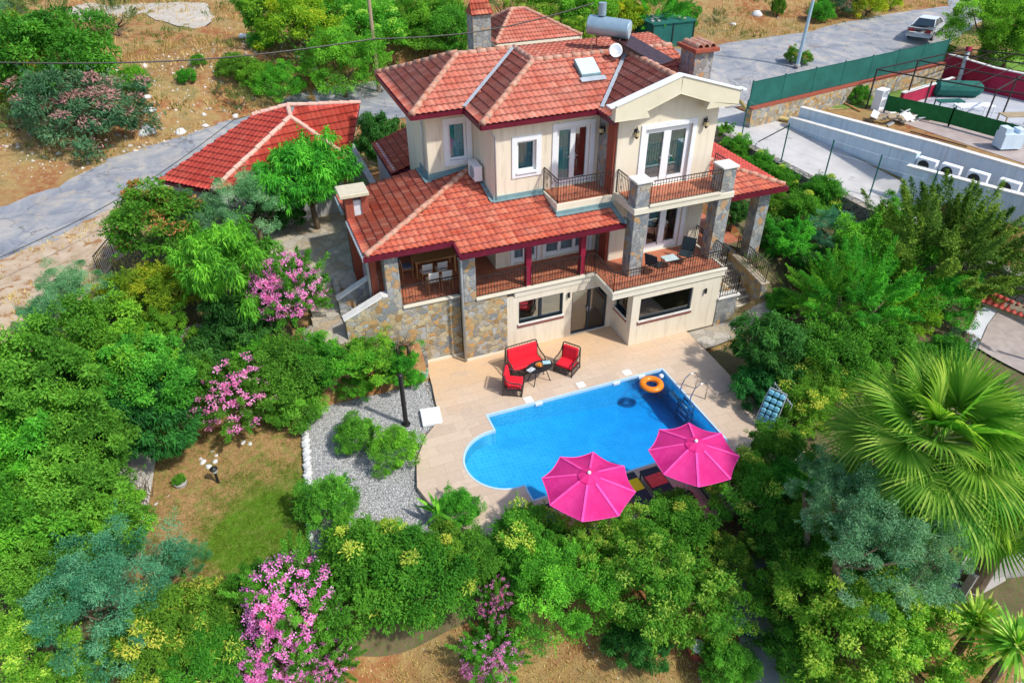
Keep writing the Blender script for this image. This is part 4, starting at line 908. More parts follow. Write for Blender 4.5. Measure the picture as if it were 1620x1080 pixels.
# porch roofs
EZ = 5.0
s1 = (5.18 - 5.0) / .75
def fz(y): return 5.0 + s1 * (y - 1.15)
def lz(x): return 5.18 + .24 * (x + 9.87)
mt2 = MT['tile_new']
pr_polys = [([(-6.6, 1.15, fz(1.15)), (0.02, 1.15, fz(1.15)), (0.02, 2.24, fz(2.24)), (-2.4, 3.66, fz(3.66)), (-4.4, 3.66, fz(3.66)), (-6.6, 1.9, fz(1.9))], None)]
pp = [
 ([(-6.6, 1.15, fz(1.15)), (0.0, 1.15, fz(1.15)), (0.0, 2.28, fz(2.28)), (-6.6, 2.28, fz(2.28))], ((-9.87, 1.15, 5.0), (0, 1.15, 5.0))),
 ([(-6.6, 2.28, fz(2.28)), (-2.4, 2.28, fz(2.28)), (-2.4, 3.65, fz(3.65)), (-6.6, 3.65, fz(3.65))], ((-9.87, 1.15, 5.0), (0, 1.15, 5.0))),
 ([(-9.87, 1.9, fz(1.9)), (-6.6, 1.9, fz(1.9)), (-6.6, 3.65, fz(3.65)), (-7.3, 3.65, fz(3.65))], ((-9.87, 1.15, 5.0), (0, 1.15, 5.0))),
 ([(-7.3, 3.65, fz(3.65)), (-4.4, 3.65, fz(3.65)), (-4.4, 5.95, fz(5.95)), (-4.45, 5.95, fz(5.95))], ((-9.87, 1.15, 5.0), (0, 1.15, 5.0))),
]
Hc = (-4.42, 5.95, fz(5.95))
hipk = 5.45 / 4.05  # plan run of the hip: x per y
def leftz(x, y): return fz(1.9) + (fz(5.95) - fz(1.9)) * (x + 9.87) / 5.45
left_poly = [[(-9.87, 1.9, leftz(-9.87, 0)), (-4.42, 5.95, leftz(-4.42, 0)), (-6.3, 5.95, leftz(-6.3, 0)), (-6.3, 7.2, leftz(-6.3, 0)), (-9.87, 7.2, leftz(-9.87, 0))]]
porch_roof = MB()
frontA = [(-6.6, 1.15, fz(1.15)), (0.0, 1.15, fz(1.15)), (0.0, 2.28, fz(2.28)), (-2.4, 3.65, fz(3.65)), (-4.4, 3.65, fz(3.65)), (-6.6, 3.65, fz(3.65))]
for pl, _ in pp: slab_under(porch_roof, pl, .10, .03)
lp = [[(-9.87, 1.9), (-6.3, 4.553), (-6.3, 5.95), (-9.0, 5.95), (-9.0, 5.0), (-9.87, 5.0)], ]
def L3(p): return [(x, y, leftz(x, y)) for x, y in p]
left_parts = [L3([(-9.87, 1.9), (-5.70, 5.0), (-9.87, 5.0)]), L3([(-8.93, 5.0), (-5.70, 5.0), (-4.42, 5.95), (-8.93, 5.95)]), L3([(-8.93, 5.95), (-6.3, 5.95), (-6.3, 7.3), (-8.93, 7.3)]), L3([(-9.87, 5.75), (-8.93, 5.75), (-8.93, 7.3), (-9.87, 7.3)])]
for pl in left_parts: slab_under(porch_roof, pl, .10, .03)
pr_o = porch_roof.build('porch_roof', MT['woodold'], villa)
for pl, ev in pp: tile_plane('tiled_slope', pl, ev, mt2, pr_o)
eL = ((-9.87, 1.9, leftz(-9.87, 0)), (-9.87, 7.3, leftz(-9.87, 0)))
for pl in left_parts: tile_plane('tiled_slope', pl, eL, mt2, pr_o)
rc = MB(); ridge_caps(rc, (-9.8, 1.95, 5.24), (Hc[0], Hc[1], Hc[2] + .06), .11, .36); rc.build('ridge_cap', MT['ridge'], pr_o, smooth=True)
fa = MB()
fascia((-6.66, 1.13, 5.0), (0.02, 1.13, 5.0), .18); fascia((-9.92, 1.88, 5.18), (-6.6, 1.88, 5.18), .18); fascia((-6.63, 1.1, 5.0), (-6.63, 1.92, 5.17), .18)
fa.build('fascia', MT['maroon'], pr_o)
fa = MB(); fascia((-9.9, 1.85, 5.18), (-9.9, 4.95, 5.18), .14); fascia((-9.9, 5.8, 5.18), (-9.9, 7.3, 5.18), .14); fa.build('side_gutter', MT['metalgrey'], pr_o)
fg = MB()
def flash(p, q, w_=.3): fg.beam(np.array(p) + (0, 0, .07), np.array(q) + (0, 0, .07), w_, .02)
fg.box(-6.34, -6.3, 5.9, 7.2, 5.85, 6.12); flash((-6.4, 5.72, leftz(-6.4, 0)), (-6.4, 7.25, leftz(-6.4, 0)), .26)
fg.add([(-6.32, 5.93, 5.9), (-4.4, 5.93, 6.1), (-4.4, 5.93, 6.28), (-6.32, 5.93, 6.1)], [(0, 1, 2, 3)]); fg.beam((-6.35, 5.86, leftz(-6.35, 0) + .08), (-4.4, 5.86, fz(5.9) + .1), .16, .02)
fg.box(-4.44, -4.4, 3.6, 5.9, 5.5, 5.62); flash((-4.48, 3.55, fz(3.55)), (-4.48, 5.9, fz(5.9)), .2)
fg.box(-4.45, -2.38, 3.60, 3.65, 5.4, 5.8); fg.beam((-4.5, 3.55, fz(3.55) + .08), (-2.36, 3.55, fz(3.55) + .08), .2, .02)
fg.box(-2.44, -2.38, 2.2, 3.65, 5.2, 5.45); fg.box(-2.44, -.0, 2.22, 2.28, 5.15, 5.44); fg.beam((-2.45, 2.16, fz(2.16) + .08), (0, 2.16, fz(2.16) + .08), .22, .02)
fg.box(-.1, -.02, 1.0, 2.3, 5.08, 5.2); flash((-.08, 1.1, 5.0), (-.08, 2.25, fz(2.25)), .2)
fg.build('flashing', MT['flash'], pr_o)
MB().box(-6.6, .02, 1.2, 3.3, 4.84, 4.9).build('porch_ceiling', MT['woodold'], pr_o)
# right porch roof
ez = 5.18; sr = .26
RF = [(4.3, 1.3, ez), (7.62, 1.3, ez), (4.3, 4.62, ez + sr * 3.32)]
RR = [(7.62, 1.3, ez), (7.62, 9.0, ez), (4.3, 9.0, ez + sr * 3.32), (4.3, 4.62, ez + sr * 3.32)]
rb = MB(); slab_under(rb, RF, .1, .03); slab_under(rb, RR, .1, .03); rr_o = rb.build('side_porch_roof', MT['woodold'], villa)
tile_plane('tiled_slope', RF, (RF[0], RF[1]), mt2, rr_o); tile_plane('tiled_slope', RR, (RR[0], RR[1]), MT['tile_flat'], rr_o)
rc = MB(); ridge_caps(rc, (7.55, 1.37, ez + .06), (4.3, 4.62, ez + sr * 3.32 + .06), .11, .4); rc.build('ridge_cap', MT['ridge'], rr_o, smooth=True)
fa = MB(); fascia((4.5, 1.28, ez), (7.66, 1.28, ez), .18); fascia((7.64, 1.28, ez), (7.64, 9, ez), .16); fa.build('fascia', MT['maroon'], rr_o)
column(6.72, 7.3, 6.3, 6.85, 1.6, 5.0)
# downpipes
def pipe(pts, r=.045): MB().tube(pts, r, 8).build('downpipe', MT['metalgrey'], villa, smooth=True)
pipe([(-6.66, 1.25, 4.85), (-6.52, 1.40, 4.62), (-6.52, 1.44, 4.4), (-6.52, 1.44, .05)], .05)
pipe([(-9.85, 2.2, 5.05), (-9.72, 2.5, 4.9), (-9.72, 2.55, 2.9)], .045)
pipe([(-4.75, 3.4, 8.6), (-4.45, 3.6, 8.25), (-4.33, 3.6, 8.15), (-4.33, 3.6, 5.65)], .03)
pipe([(-6.36, 6.35, 8.5), (-6.36, 6.35, 6.0)], .03)
# barbecue chimney rising through the porch roof
bq = MB().box(-9.85, -9.55, 4.98, 5.6, 2.5, 6.15).box(-9.25, -8.97, 4.98, 5.6, 2.5, 6.15).box(-9.85, -8.97, 5.45, 5.6, 2.5, 6.15)
bq_o = bq.build('barbecue_chimney', MT['brick'], villa)
MB().box(-9.55, -9.25, 5.05, 5.45, 2.5, 5.9).build('chimney_infill', vmat('pale_marble', (.55, .56, .58), (.7, .7, .7), 4, .6, .2), bq_o)
MB().box(-10.05, -8.95, 4.75, 5.75, 6.15, 6.30).build('chimney_cap', vmat('cast_stone_cap', (.50, .45, .32), (.62, .56, .42), 5, .85, .3), bq_o, bevel=.02)
# left brick post under the porch roof corner
MB().box(-9.62, -9.4, 2.6, 2.82, 2.3, 5.1).build('brick_post', MT['brick'], villa)
# stone chimney with barrel tiles
ch = MB().box(3.84, 4.66, 3.6, 4.62, 8.9, 10.3); ch_o = ch.build('chimney', MT['stonecol'], villa, bevel=.01)
MB().box(3.70, 4.78, 3.42, 4.76, 10.3, 10.44).build('chimney_slab', MT['brick'], ch_o, bevel=.01)
bt = MB()
for x in (3.98, 4.26, 4.54):
    for y0 in (3.55, 4.1):
        n = 9; vs = []
        for yy in (y0, y0 + .5):
            for r_ in (.14, .115):
                for k in range(n): a = math.pi * k / (n - 1); vs.append((x + r_ * math.cos(a), yy, 10.44 + r_ * 1.15 * math.sin(a)))
        fs = []
        for k in range(n - 1): fs += [(k, k + 1, 2 * n + k + 1, 2 * n + k), (n + k, 3 * n + k, 3 * n + k + 1, n + k + 1), (k, n + k, n + k + 1, k + 1), (2 * n + k, 2 * n + k + 1, 3 * n + k + 1, 3 * n + k)]
        bt.add(vs, fs)
bt.build('barrel_tiles', MT['ridge'], ch_o)
# skylight
p = [at(*a, 9.47) for a in ((895.6, 104.4), (904.4, 117.8), (935.5, 115.5), (924.4, 96.7))]
sy = 5.25; sk = MB(); z0 = E_ + (5.0 - 3.3) * .463; z1 = E_ + (5.72 - 3.3) * .463
sk.add([(-.36, 4.75, z0 + .10), (.46, 4.75, z0 + .10), (.46, 5.5, z1 + .16), (-.36, 5.5, z1 + .16), (-.36, 4.75, z0 - .15), (.46, 4.75, z0 - .15), (.46, 5.5, z1 - .15), (-.36, 5.5, z1 - .15)], [(0, 1, 2, 3), (0, 4, 5, 1), (1, 5, 6, 2), (2, 6, 7, 3), (3, 7, 4, 0)])
sk_o = sk.build('skylight', MT['flash'], villa)
MB().add([(-.34, 4.77, z0 + .125), (.44, 4.77, z0 + .125), (.44, 5.48, z1 + .18), (-.34, 5.48, z1 + .18)], [(0, 1, 2, 3)]).build('skylight_pane', vmat('pale_dome', (.50, .68, .70), (.58, .75, .76), 2, .25, 0), sk_o)
MB().beam((-.46, 4.62, z0 - .03), (.60, 4.62, z0 - .03), .24, .02, (0, -.4, 1)).build('skylight_apron', MT['metalgrey'], sk_o)
# right outside stair
st = MB()
for k in range(10): st.box(5.09, 6.3, .05 + k * .3, .05 + (k + 1) * .3 if k < 9 else 9.0, -.1, .17 * (k + 1))
stx = thing('stone_staircase', 'stone steps climbing to the side porch at the right end of the villa', 'staircase', (5.7, .1, 0))
st.build('steps', MT['crazy'], stx, off=(5.7, .1, 0))
for k in range(10): MB().box(5.09, 6.3, .03 + k * .3, .12 + k * .3, .17 * (k + 1), .17 * (k + 1) + .03).build('nosing', MT['cream2'], stx, off=(5.7, .1, 0))
MB().box(4.32, 7.5, 3.3, 9.0, 1.4, 1.73).build('side_porch_floor', MT['terra'], villa)
rw = MB(); rw.prism([(.0, -.3), (4.6, -.3), (4.6, 1.95), (2.2, 1.75), (.0, 1.45)], 6.3, 6.62, 'x'); rw.build('side_wall', MT['stone'], stx, off=(5.7, .1, 0))
cpp = MB().beam((6.46, -.03, 1.49), (6.46, 2.2, 1.79), .40, .07); cpp.build('wall_coping', vmat('tan_coping', (.36, .30, .21), (.46, .39, .29), 4, .9, .3), stx, off=(5.7, .1, 0))
def rail_off(par, L, pts, **k):
    o = railing(None, [tuple(np.array(p) - np.array(L)) for p in pts], **k); o.parent = par; return o
rail_off(stx, (5.7, .1, 0), [(6.46, .05, 1.53), (6.46, 2.2, 1.84)], h=.85)
# left stairs: six broad stone steps down the garden side, and the steps up to the porch
stl = thing('garden_staircase', 'broad worn stone steps between the pink oleander and the villa', 'staircase', (-11.3, 3.4, 2))
s = MB()
for k in range(6): s.box(-11.95 + .12 * k * .5, -10.85, 3.3 + k * .26, 3.3 + (k + 1) * .26 if k < 5 else 4.9, 1.6, 2.06 + .125 * (k + 1))
s.build('steps', MT['crazy'], stl, off=(-11.3, 3.4, 2))
s = MB(); s.prism([(3.25, 1.8), (4.9, 1.8), (4.9, 3.0), (4.75, 3.0), (3.25, 2.3)], -10.85, -10.62, 'x'); s.build('side_wall', MT['stonecol'], stl, off=(-11.3, 3.4, 2))
stp = thing('porch_steps', 'narrow stone steps rising beside the stone wall to the dining porch', 'staircase', (-10, 2.8, 2))
s = MB()
for k in range(5): s.box(-10.75 + k * .3, -9.2, 2.3, 3.35, 1.7, 2.06 + .148 * (k + 1))
s.build('steps', MT['crazy'], stp, off=(-10, 2.8, 2))
s = MB(); s.prism([(-10.85, 1.8), (-9.25, 1.8), (-9.25, 3.5), (-9.5, 3.5), (-10.85, 2.8)], 3.35, 3.55, 'y'); s.build('side_wall', MT['stonecol'], stp, off=(-10, 2.8, 2))
MB().beam((-10.9, 3.45, 2.84), (-9.4, 3.45, 3.58), .3, .06).build('wall_coping', MT['whitecap'], stp, off=(-10, 2.8, 2))
# ---------------------------------------------------------------- foliage
def unit(a): return a / (np.linalg.norm(a, axis=-1, keepdims=True) + 1e-9)
def leaves(pos, d, L, Wd, rg, droop=.2, flat=.5, fold=.12):
    """one folded diamond leaf per position. d: outward direction"""
    n = len(pos)
    t = unit(d * .7 + rg.normal(0, .6, (n, 3)) + np.array([0, 0, -droop])[None])
    nr = unit(d * (1 - flat) + np.array([0, 0, 1.0])[None] * flat + rg.normal(0, .45, (n, 3)))
    s = unit(np.cross(t, nr)); nr = np.cross(s, t)
    l = (L * rg.uniform(.65, 1.25, n))[:, None]; w_ = (Wd * rg.uniform(.7, 1.2, n))[:, None]
    a = pos; m = pos + t * l * .45; tip = pos + t * l - np.array([0, 0, 1.0])[None] * l * droop * .3
    return np.stack([a, m + s * w_ * .5 + nr * l * fold * .3, tip, m - s * w_ * .5 + nr * l * fold * .3], 1)
def crown(name, seed, mat, R=1.0, nc=60, cr=.30, per=260, L=.12, W=.05, shape=(1, 1, .85), droop=.2, lump=.28, zmin=-.55, flat=.5, inner=.25, tintmix=(.55, .45), open_=0.0, tip=0.0, plume=0.0):
    L *= .88; W *= .9; per = int(per * 1.22)
    rg = np.random.default_rng(seed)
    i = np.arange(nc) + .5; ph = np.arccos(1 - 2 * i / nc); th = math.pi * (1 + 5 ** .5) * i
    D = np.stack([np.cos(th) * np.sin(ph), np.sin(th) * np.sin(ph), np.cos(ph)], -1) + rg.normal(0, .13, (nc, 3)); D = unit(D); D = D[D[:, 2] > zmin]
    if open_: D = D[rg.uniform(0, 1, len(D)) > open_]
    lowf = 1 + lump * (np.sin(D[:, 0] * 3.1 + seed) * np.cos(D[:, 1] * 2.7 - seed) + .5 * np.sin(D[:, 2] * 5 + D[:, 0] * 4 + seed * 2))
    rad = (1 - cr * .55) * lowf * rg.uniform(.74, 1.10, len(D))
    C = D * rad[:, None]; k = int(len(D) * inner); C = np.concatenate([C, D[:k] * rg.uniform(.2, .6, (k, 1))]); D2 = np.concatenate([D, D[:k]])
    CR = cr * rg.uniform(.5, 1.35, len(C)); ct = rg.uniform(0, 1, len(C))
    m = int(per); n = len(C) * m
    dd = unit(rg.normal(0, 1, (n, 3)) + np.repeat(D2, m, 0) * .8 + np.array([0, 0, .35])[None])
    rr = rg.uniform(0, 1, n) ** .35
    Cx = np.repeat(C, m, 0); q = np.repeat(CR, m)
    if plume:
        ax = unit(np.repeat(D2, m, 0) + np.array([0, 0, plume])[None]); s_ = rg.uniform(-.4, 1.5, n)
        pos = Cx + ax * (s_ * q * 1.6)[:, None] + dd * (q * rr * .42 * np.clip(1.5 - s_, .12, 1.2))[:, None]; dd = unit(ax + dd * .4)
    else: pos = Cx + dd * (q * rr)[:, None] * np.array([1, 1, .8])[None]
    # slender shoots that break the outline
    ns_ = max(8, int(len(C) * .9)); ks = max(10, m // 14)
    si = rg.integers(0, len(C), ns_); sdir = unit(D2[si] + rg.normal(0, .35, (ns_, 3)) + np.array([0, 0, .45])[None]); sl_ = rg.uniform(.12, .30, ns_)
    su = rg.uniform(0, 1, (ns_, ks)); sp = (C[si] + sdir * (CR[si] * .8)[:, None])[:, None] + sdir[:, None] * (su * sl_[:, None])[..., None] + rg.normal(0, .018, (ns_, ks, 3))
    pos = np.concatenate([pos, sp.reshape(-1, 3)]); dd = np.concatenate([dd, unit(np.repeat(sdir, ks, 0) + rg.normal(0, .4, (ns_ * ks, 3)))]); n0 = n; n = len(pos)
    pos = pos * np.array(shape)[None] * R
    V = leaves(pos, dd, L, W, rg, droop, flat)
    tn = np.concatenate([np.repeat(ct, m) * tintmix[0] + rg.uniform(0, 1, n0) * tintmix[1], np.repeat(ct[si] * .5 + .35, ks)])
    if tip: # flushes of pale new growth on some clumps, towards their outer side
        fl = np.zeros(n, bool); fl[:n0] = (np.repeat(rg.uniform(0, 1, len(C)) < tip, m)) & (rr > .72) & (dd[:n0, 2] > .35); tn = np.where(fl, rg.uniform(.93, 1.0, n), tn * .88)
    F = np.arange(4 * n).reshape(-1, 4)
    me = mesh_np(name, V.reshape(-1, 3), F, mat, np.clip(tn, 0, 1)); return me, C * np.array(shape)[None] * R
def blossoms(name, seed, mat, C, D_r, R, n_cl, per, size=.05, shape=(1, 1, .85), side=None, spread=.12, zmin=-.4):
    rg = np.random.default_rng(seed); D = unit(rg.normal(0, 1, (n_cl * 3, 3)) + np.array(side or (0, 0, .5))[None]); D = D[D[:, 2] > zmin][:n_cl]
    P = D * R * D_r * rg.uniform(.92, 1.08, (len(D), 1)) * np.array(shape)[None]
    n = len(P) * per; pos = np.repeat(P, per, 0) + rg.normal(0, spread, (n, 3)) * np.array([1, 1, .7]); d = unit(np.repeat(D, per, 0) + rg.normal(0, .4, (n, 3)))
    V = leaves(pos, d, size, size * .8, rg, 0, .2); return mesh_np(name, V.reshape(-1, 3), np.arange(4 * n).reshape(-1, 4), mat, np.clip(rg.uniform(0, 1, n) * .6 + np.repeat(rg.uniform(0, .4, len(P)), per), 0, 1))
LM = {
 'green': leafmat('mid_green_leaf', (.024, .12, .010), (.065, .26, .018), (.15, .44, .035), .36),
 'bright': leafmat('bright_green_leaf', (0.026, 0.141, 0.010), (0.065, 0.307, 0.018), (0.172, 0.538, 0.028)),
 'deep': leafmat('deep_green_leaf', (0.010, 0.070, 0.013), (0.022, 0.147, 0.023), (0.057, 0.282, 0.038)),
 'olive': leafmat('silver_olive_leaf', (.045, .14, .06), (.10, .28, .125), (.26, .47, .25), .28),
 'blue': leafmat('blue_green_leaf', (.02, .12, .05), (.05, .245, .11), (.16, .42, .20), .25),
 'yellow': leafmat('yellow_green_leaf', (0.072, 0.166, 0.008), (0.186, 0.358, 0.013), (.42, .48, .015), .4, (.62, .56, .03)),
 'lime': leafmat('lime_tipped_leaf', (.045, .18, .014), (.11, .33, .022), (.24, .48, .04), .42, (.40, .56, .08)),
 'laurel': leafmat('laurel_leaf', (.028, .15, .010), (.07, .27, .016), (.15, .42, .03), .36, (.56, .60, .08)),
 'scrub': leafmat('dusty_scrub_leaf', (0.050, 0.090, 0.026), (0.108, 0.192, 0.045), (0.215, 0.282, 0.077), .2),
 'mauve': leafmat('faded_oleander_leaf', (0.029, 0.077, 0.038), (0.057, 0.166, 0.077), (0.143, 0.230, 0.102), .2, (0.487, 0.205, 0.230)),
 'conifer': leafmat('conifer_spray', (.02, .085, .008), (.055, .17, .014), (.17, .33, .03), .2),
 'copper': leafmat('copper_tipped_leaf', (0.020, 0.115, 0.010), (0.050, 0.243, 0.015), (0.129, 0.384, 0.026), .35, (0.600, 0.205, 0.077)),
 'pinkb': leafmat('pink_petal', (.46, .09, .32), (.70, .20, .54), (.84, .44, .70), .3),
}
# unit crowns (about 1 m radius) that trees share
CR = {}
def reg(key, **k): CR[key] = crown('crown_' + key, **k)
reg('shrubA', seed=3, mat=LM['green'], nc=70, cr=.30, per=300, L=.085, W=.038, lump=.2, tip=0)
reg('shrubB', seed=8, mat=LM['bright'], nc=64, cr=.30, per=300, L=.075, W=.036, lump=.22)
reg('broadA', seed=11, mat=LM['green'], nc=120, cr=.21, per=240, L=.075, W=.036, lump=.38, open_=.16)
reg('broadB', seed=17, mat=LM['bright'], nc=120, cr=.21, per=240, L=.072, W=.034, lump=.4, open_=.18, tip=.0)
reg('longA', seed=21, mat=LM['bright'], nc=80, cr=.25, per=170, L=.15, W=.034, lump=.28, droop=.9, open_=.1)
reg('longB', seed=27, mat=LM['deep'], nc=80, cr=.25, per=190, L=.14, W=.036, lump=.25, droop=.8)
reg('olive', seed=31, mat=LM['olive'], nc=130, cr=.19, per=270, L=.06, W=.015, lump=.45, open_=.22, flat=.2)
reg('blue', seed=37, mat=LM['blue'], nc=110, cr=.21, per=300, L=.055, W=.013, lump=.34, open_=.10, flat=.2)
reg('yellow', seed=41, mat=LM['yellow'], nc=70, cr=.25, per=220, L=.08, W=.036, lump=.3, tintmix=(.6, .4), open_=.12)
reg('lime', seed=43, mat=LM['lime'], nc=110, cr=.20, per=190, L=.065, W=.034, lump=.34, open_=.14, tip=.45)
reg('laurel', seed=47, mat=LM['laurel'], nc=90, cr=.26, per=230, L=.105, W=.034, lump=.22, droop=.35, tip=.26)
reg('laurelg', seed=48, mat=LM['laurel'], nc=90, cr=.26, per=230, L=.10, W=.034, lump=.25, droop=.35, tip=.03)
reg('fine', seed=53, mat=LM['bright'], nc=110, cr=.22, per=280, L=.05, W=.024, lump=.22)
reg('scrub', seed=59, mat=LM['scrub'], nc=60, cr=.26, per=200, L=.07, W=.02, lump=.4, open_=.3, plume=.9)
reg('mauve', seed=61, mat=LM['mauve'], nc=80, cr=.24, per=220, L=.10, W=.026, lump=.3, open_=.12, tip=.5)
reg('pine', seed=67, mat=LM['bright'], nc=80, cr=.26, per=320, L=.07, W=.016, lump=.3, plume=.5, flat=.3)
reg('conifer', seed=71, mat=LM['conifer'], nc=110, cr=.20, per=420, L=.065, W=.018, lump=.25, plume=.9, flat=.1, shape=(1, 1, 1.0), inner=.6)
reg('oleander', seed=73, mat=LM['green'], nc=80, cr=.25, per=200, L=.12, W=.026, lump=.25, droop=.1, plume=.5)
reg('copper', seed=79, mat=LM['copper'], nc=80, cr=.25, per=210, L=.09, W=.042, lump=.3, open_=.1, tip=.4)
BL = {'full': blossoms('b', 5, LM['pinkb'], None, 1.05, 1.0, 210, 26, .05, side=(-.3, -.6, .8), spread=.045),
      'sparse': blossoms('b', 6, LM['pinkb'], None, 1.05, 1.0, 95, 26, .052, side=(-.3, -.8, .6), spread=.045)}
def trunk_mesh(seed, h, r, R, lean=.1, n=6):
    rg = np.random.default_rng(seed); d = MB(); lx, ly = rg.normal(0, lean, 2) * h
    pts = [(0, 0, -.3), (lx * .2, ly * .2, h * .35), (lx * .6, ly * .5, h * .7), (lx, ly, h)]
    d.tube(pts, [r * 1.25, r, r * .8, r * .6], 8)
    for k in range(n):
        a = 6.28 * k / n + rg.uniform(-.4, .4); s = h * rg.uniform(.55, .95); q = R * rg.uniform(.55, .85); zt = h + R * rg.uniform(.2, .8)
        b = np.array((lx * s / h, ly * s / h, s)); e = np.array((math.cos(a) * q, math.sin(a) * q, zt)); m = (b + e) / 2 + np.array((math.cos(a) * q * .12, math.sin(a) * q * .12, -.1 * R))
        d.tube([b, m, e], [r * .5, r * .32, r * .1], 6)
    return d
KEY = {}
def plant(px, py, rp, kind, label, cat='tree', hk=.85, asp=(1, 1, 1), name=None, group=None, flower=None, rot=None, trunk=True, z=None, seed=None, tr=None):
    """crown centre at pixel (px,py), apparent radius rp pixels, hk: crown centre height above ground in crown radii"""
    R = 1.0
    for _ in range(4):
        if z is None: P, t = hit(px, py, R * hk)
        else:
            P = np.array(at(px, py, z)); t = np.linalg.norm(P - CAM)
        R = rp * t / FPX
    g = h1(P[0], P[1]) if z is None else min(h1(P[0], P[1]), z - R * .6)
    sd_ = seed if seed is not None else int(px * 7 + py * 13) % 997
    name = name or {'tree': 'tree', 'shrub': 'shrub', 'bush': 'bush', 'oleander': 'oleander_bush'}.get(cat, 'tree')
    root = thing(name, label, cat, (float(P[0]), float(P[1]), g), 0, group)
    hc = float(P[2]) - g
    if trunk:
        hh = max(.15, hc - R * asp[2] * .35)
        if tr is None: tr = .05 + .035 * R
        trunk_mesh(sd_, hh, tr, R * .8).build('trunk', MT['barkm'], root, smooth=True)
    c = bpy.data.objects.new('crown', CR[kind][0]); COL.objects.link(c); c.parent = root
    c.location = (0, 0, hc); sc_ = R / 1.08; c.scale = (sc_ * asp[0], sc_ * asp[1], sc_ * asp[2]); c.rotation_euler = (0, 0, (sd_ * .77) % 6.28 if rot is None else rot)
    if flower:
        f = bpy.data.objects.new('blossom', BL[flower]); COL.objects.link(f); f.parent = root; f.location = (0, 0, hc); f.scale = c.scale
    return root
Q = plant
# hillside behind the road
hb = 'bushes on the dry slope'
Q(82, 92, 74, 'shrubA', 'wide dark green bush at the far left of the slope above the road', 'bush', .75, (1.12, 1, .95), group=hb)
Q(15, 75, 50, 'yellow', 'yellowish bush at the left edge above the road', 'bush', .5, (1, 1, .8), group=hb)
Q(55, 18, 45, 'scrub', 'brownish green bush at the top left corner', 'bush', .6, group=hb)
Q(8, 22, 28, 'olive', 'pale grey shrub at the extreme top left', 'bush', .6, group=hb)
Q(180, 22, 34, 'scrub', 'sparse broom-like shrub beside the pale gravel track', 'bush', .8, group=hb)
Q(212, 128, 22, 'shrubB', 'small round bush standing alone above the oleander bank', 'bush', .7, (1, 1, 1.1), group=hb)
Q(295, 122, 14, 'shrubB', 'very small bush below the overhead cable', 'bush', .5, group=hb)
Q(313, 96, 11, 'fine', 'tiny bush just under the cable', 'bush', .6, group=hb)
Q(348, 143, 12, 'scrub', 'tiny dry shrub at the top of the eroded bank', 'bush', .6, group=hb)
Q(372, 105, 26, 'shrubA', 'low bush left of the pair beside the power pole', 'bush', .5, (1.1, 1, .8), group=hb)
Q(402, 118, 28, 'shrubB', 'low bush in the middle of the slope group', 'bush', .5, (1.1, 1, .8), group=hb)
Q(440, 132, 40, 'fine', 'dense bush at the foot of the tall yellow-green trees', 'bush', .6, (1, 1, .9), group=hb)
Q(412, 66, 17, 'shrubA', 'little bush next to the white rock', 'bush', .6, group=hb)
Q(470, 40, 62, 'yellow', 'tall yellow-green tree left of the power pole', 'tree', .9, (1, 1, .95))
Q(540, 100, 62, 'fine', 'rounded bright green tree before the yellow-green one', 'tree', .8)
Q(590, 45, 62, 'lime', 'leafy tree directly behind the power pole', 'tree', .9)
Q(530, 15, 60, 'bright' if 'bright' in CR else 'shrubB', 'green tree at the top edge behind the power pole', 'tree', .9)
Q(430, 15, 45, 'shrubA', 'darker tree at the top edge left of the power pole', 'tree', .9)
Q(655, 40, 52, 'fine', 'bright tree between the power pole and the stone outbuilding', 'tree', .8)
Q(705, 48, 48, 'shrubA', 'dark leafy tree touching the tall stone chimney', 'tree', .8)
Q(690, 5, 42, 'lime', 'tree at the top edge left of the tall stone chimney', 'tree', .8)
Q(800, 2, 42, 'scrub', 'dull green bush behind the outbuilding roof', 'bush', .8)
Q(860, 14, 46, 'lime', 'yellow-green bush behind the outbuilding ridge', 'bush', .8)
Q(930, 20, 46, 'shrubB', 'green bush beside the water tank', 'bush', .8)
Q(905, 58, 36, 'lime', 'yellow-green bush under the water tank', 'bush', .7)
Q(985, 30, 38, 'yellow', 'yellowish bush between the water tank and the green kiosk', 'bush', .7)
Q(1040, 18, 42, 'pine', 'bushy conifer above the green kiosk', 'tree', .8)
Q(1075, 28, 26, 'shrubA', 'small tree at the right of the green kiosk', 'tree', .8)
Q(1135, 28, 14, 'scrub', 'small dry shrub on the bare bank', 'bush', .6, group=hb)
Q(1232, 10, 14, 'shrubA', 'thin sapling on the bank left of the lamp post', 'bush', .9, (.7, .7, 1.4), group=hb)
Q(1300, 18, 18, 'shrubA', 'small dark bush right of the lamp post', 'bush', .7, group=hb)
Q(1322, 6, 26, 'mauve', 'mauve flowering bush across the road near the lamp post', 'bush', .6, group=hb)
Q(1375, 6, 26, 'yellow', 'bright yellow bush across the road', 'bush', .6, group=hb)
Q(1408, 2, 18, 'yellow', 'second smaller yellow bush across the road', 'bush', .6, group=hb)
Q(1252, 88, 13, 'copper', 'reddish weed beside the foot of the lamp post', 'bush', .8, (.8, .8, 1.2))
Q(1275, 92, 11, 'copper', 'low reddish weed behind the green fence', 'bush', .8)
Q(132, 180, 84, 'mauve', 'large sprawling oleander with faded mauve flowers on the bank above the road', 'oleander', .45, (1, .8, .85), name='oleander_bush')
Q(20, 190, 34, 'scrub', 'dry spiky scrub below the left bushes', 'bush', .4, (1, 1, .8), group=hb)
Q(15, 155, 30, 'yellow', 'dull yellow scrub at the left edge of the bank', 'bush', .4, (1, 1, .6), group=hb)
Q(375, 160, 22, 'scrub', 'dry shrub on the eroded bank above the garage roof', 'bush', .5, group=hb)
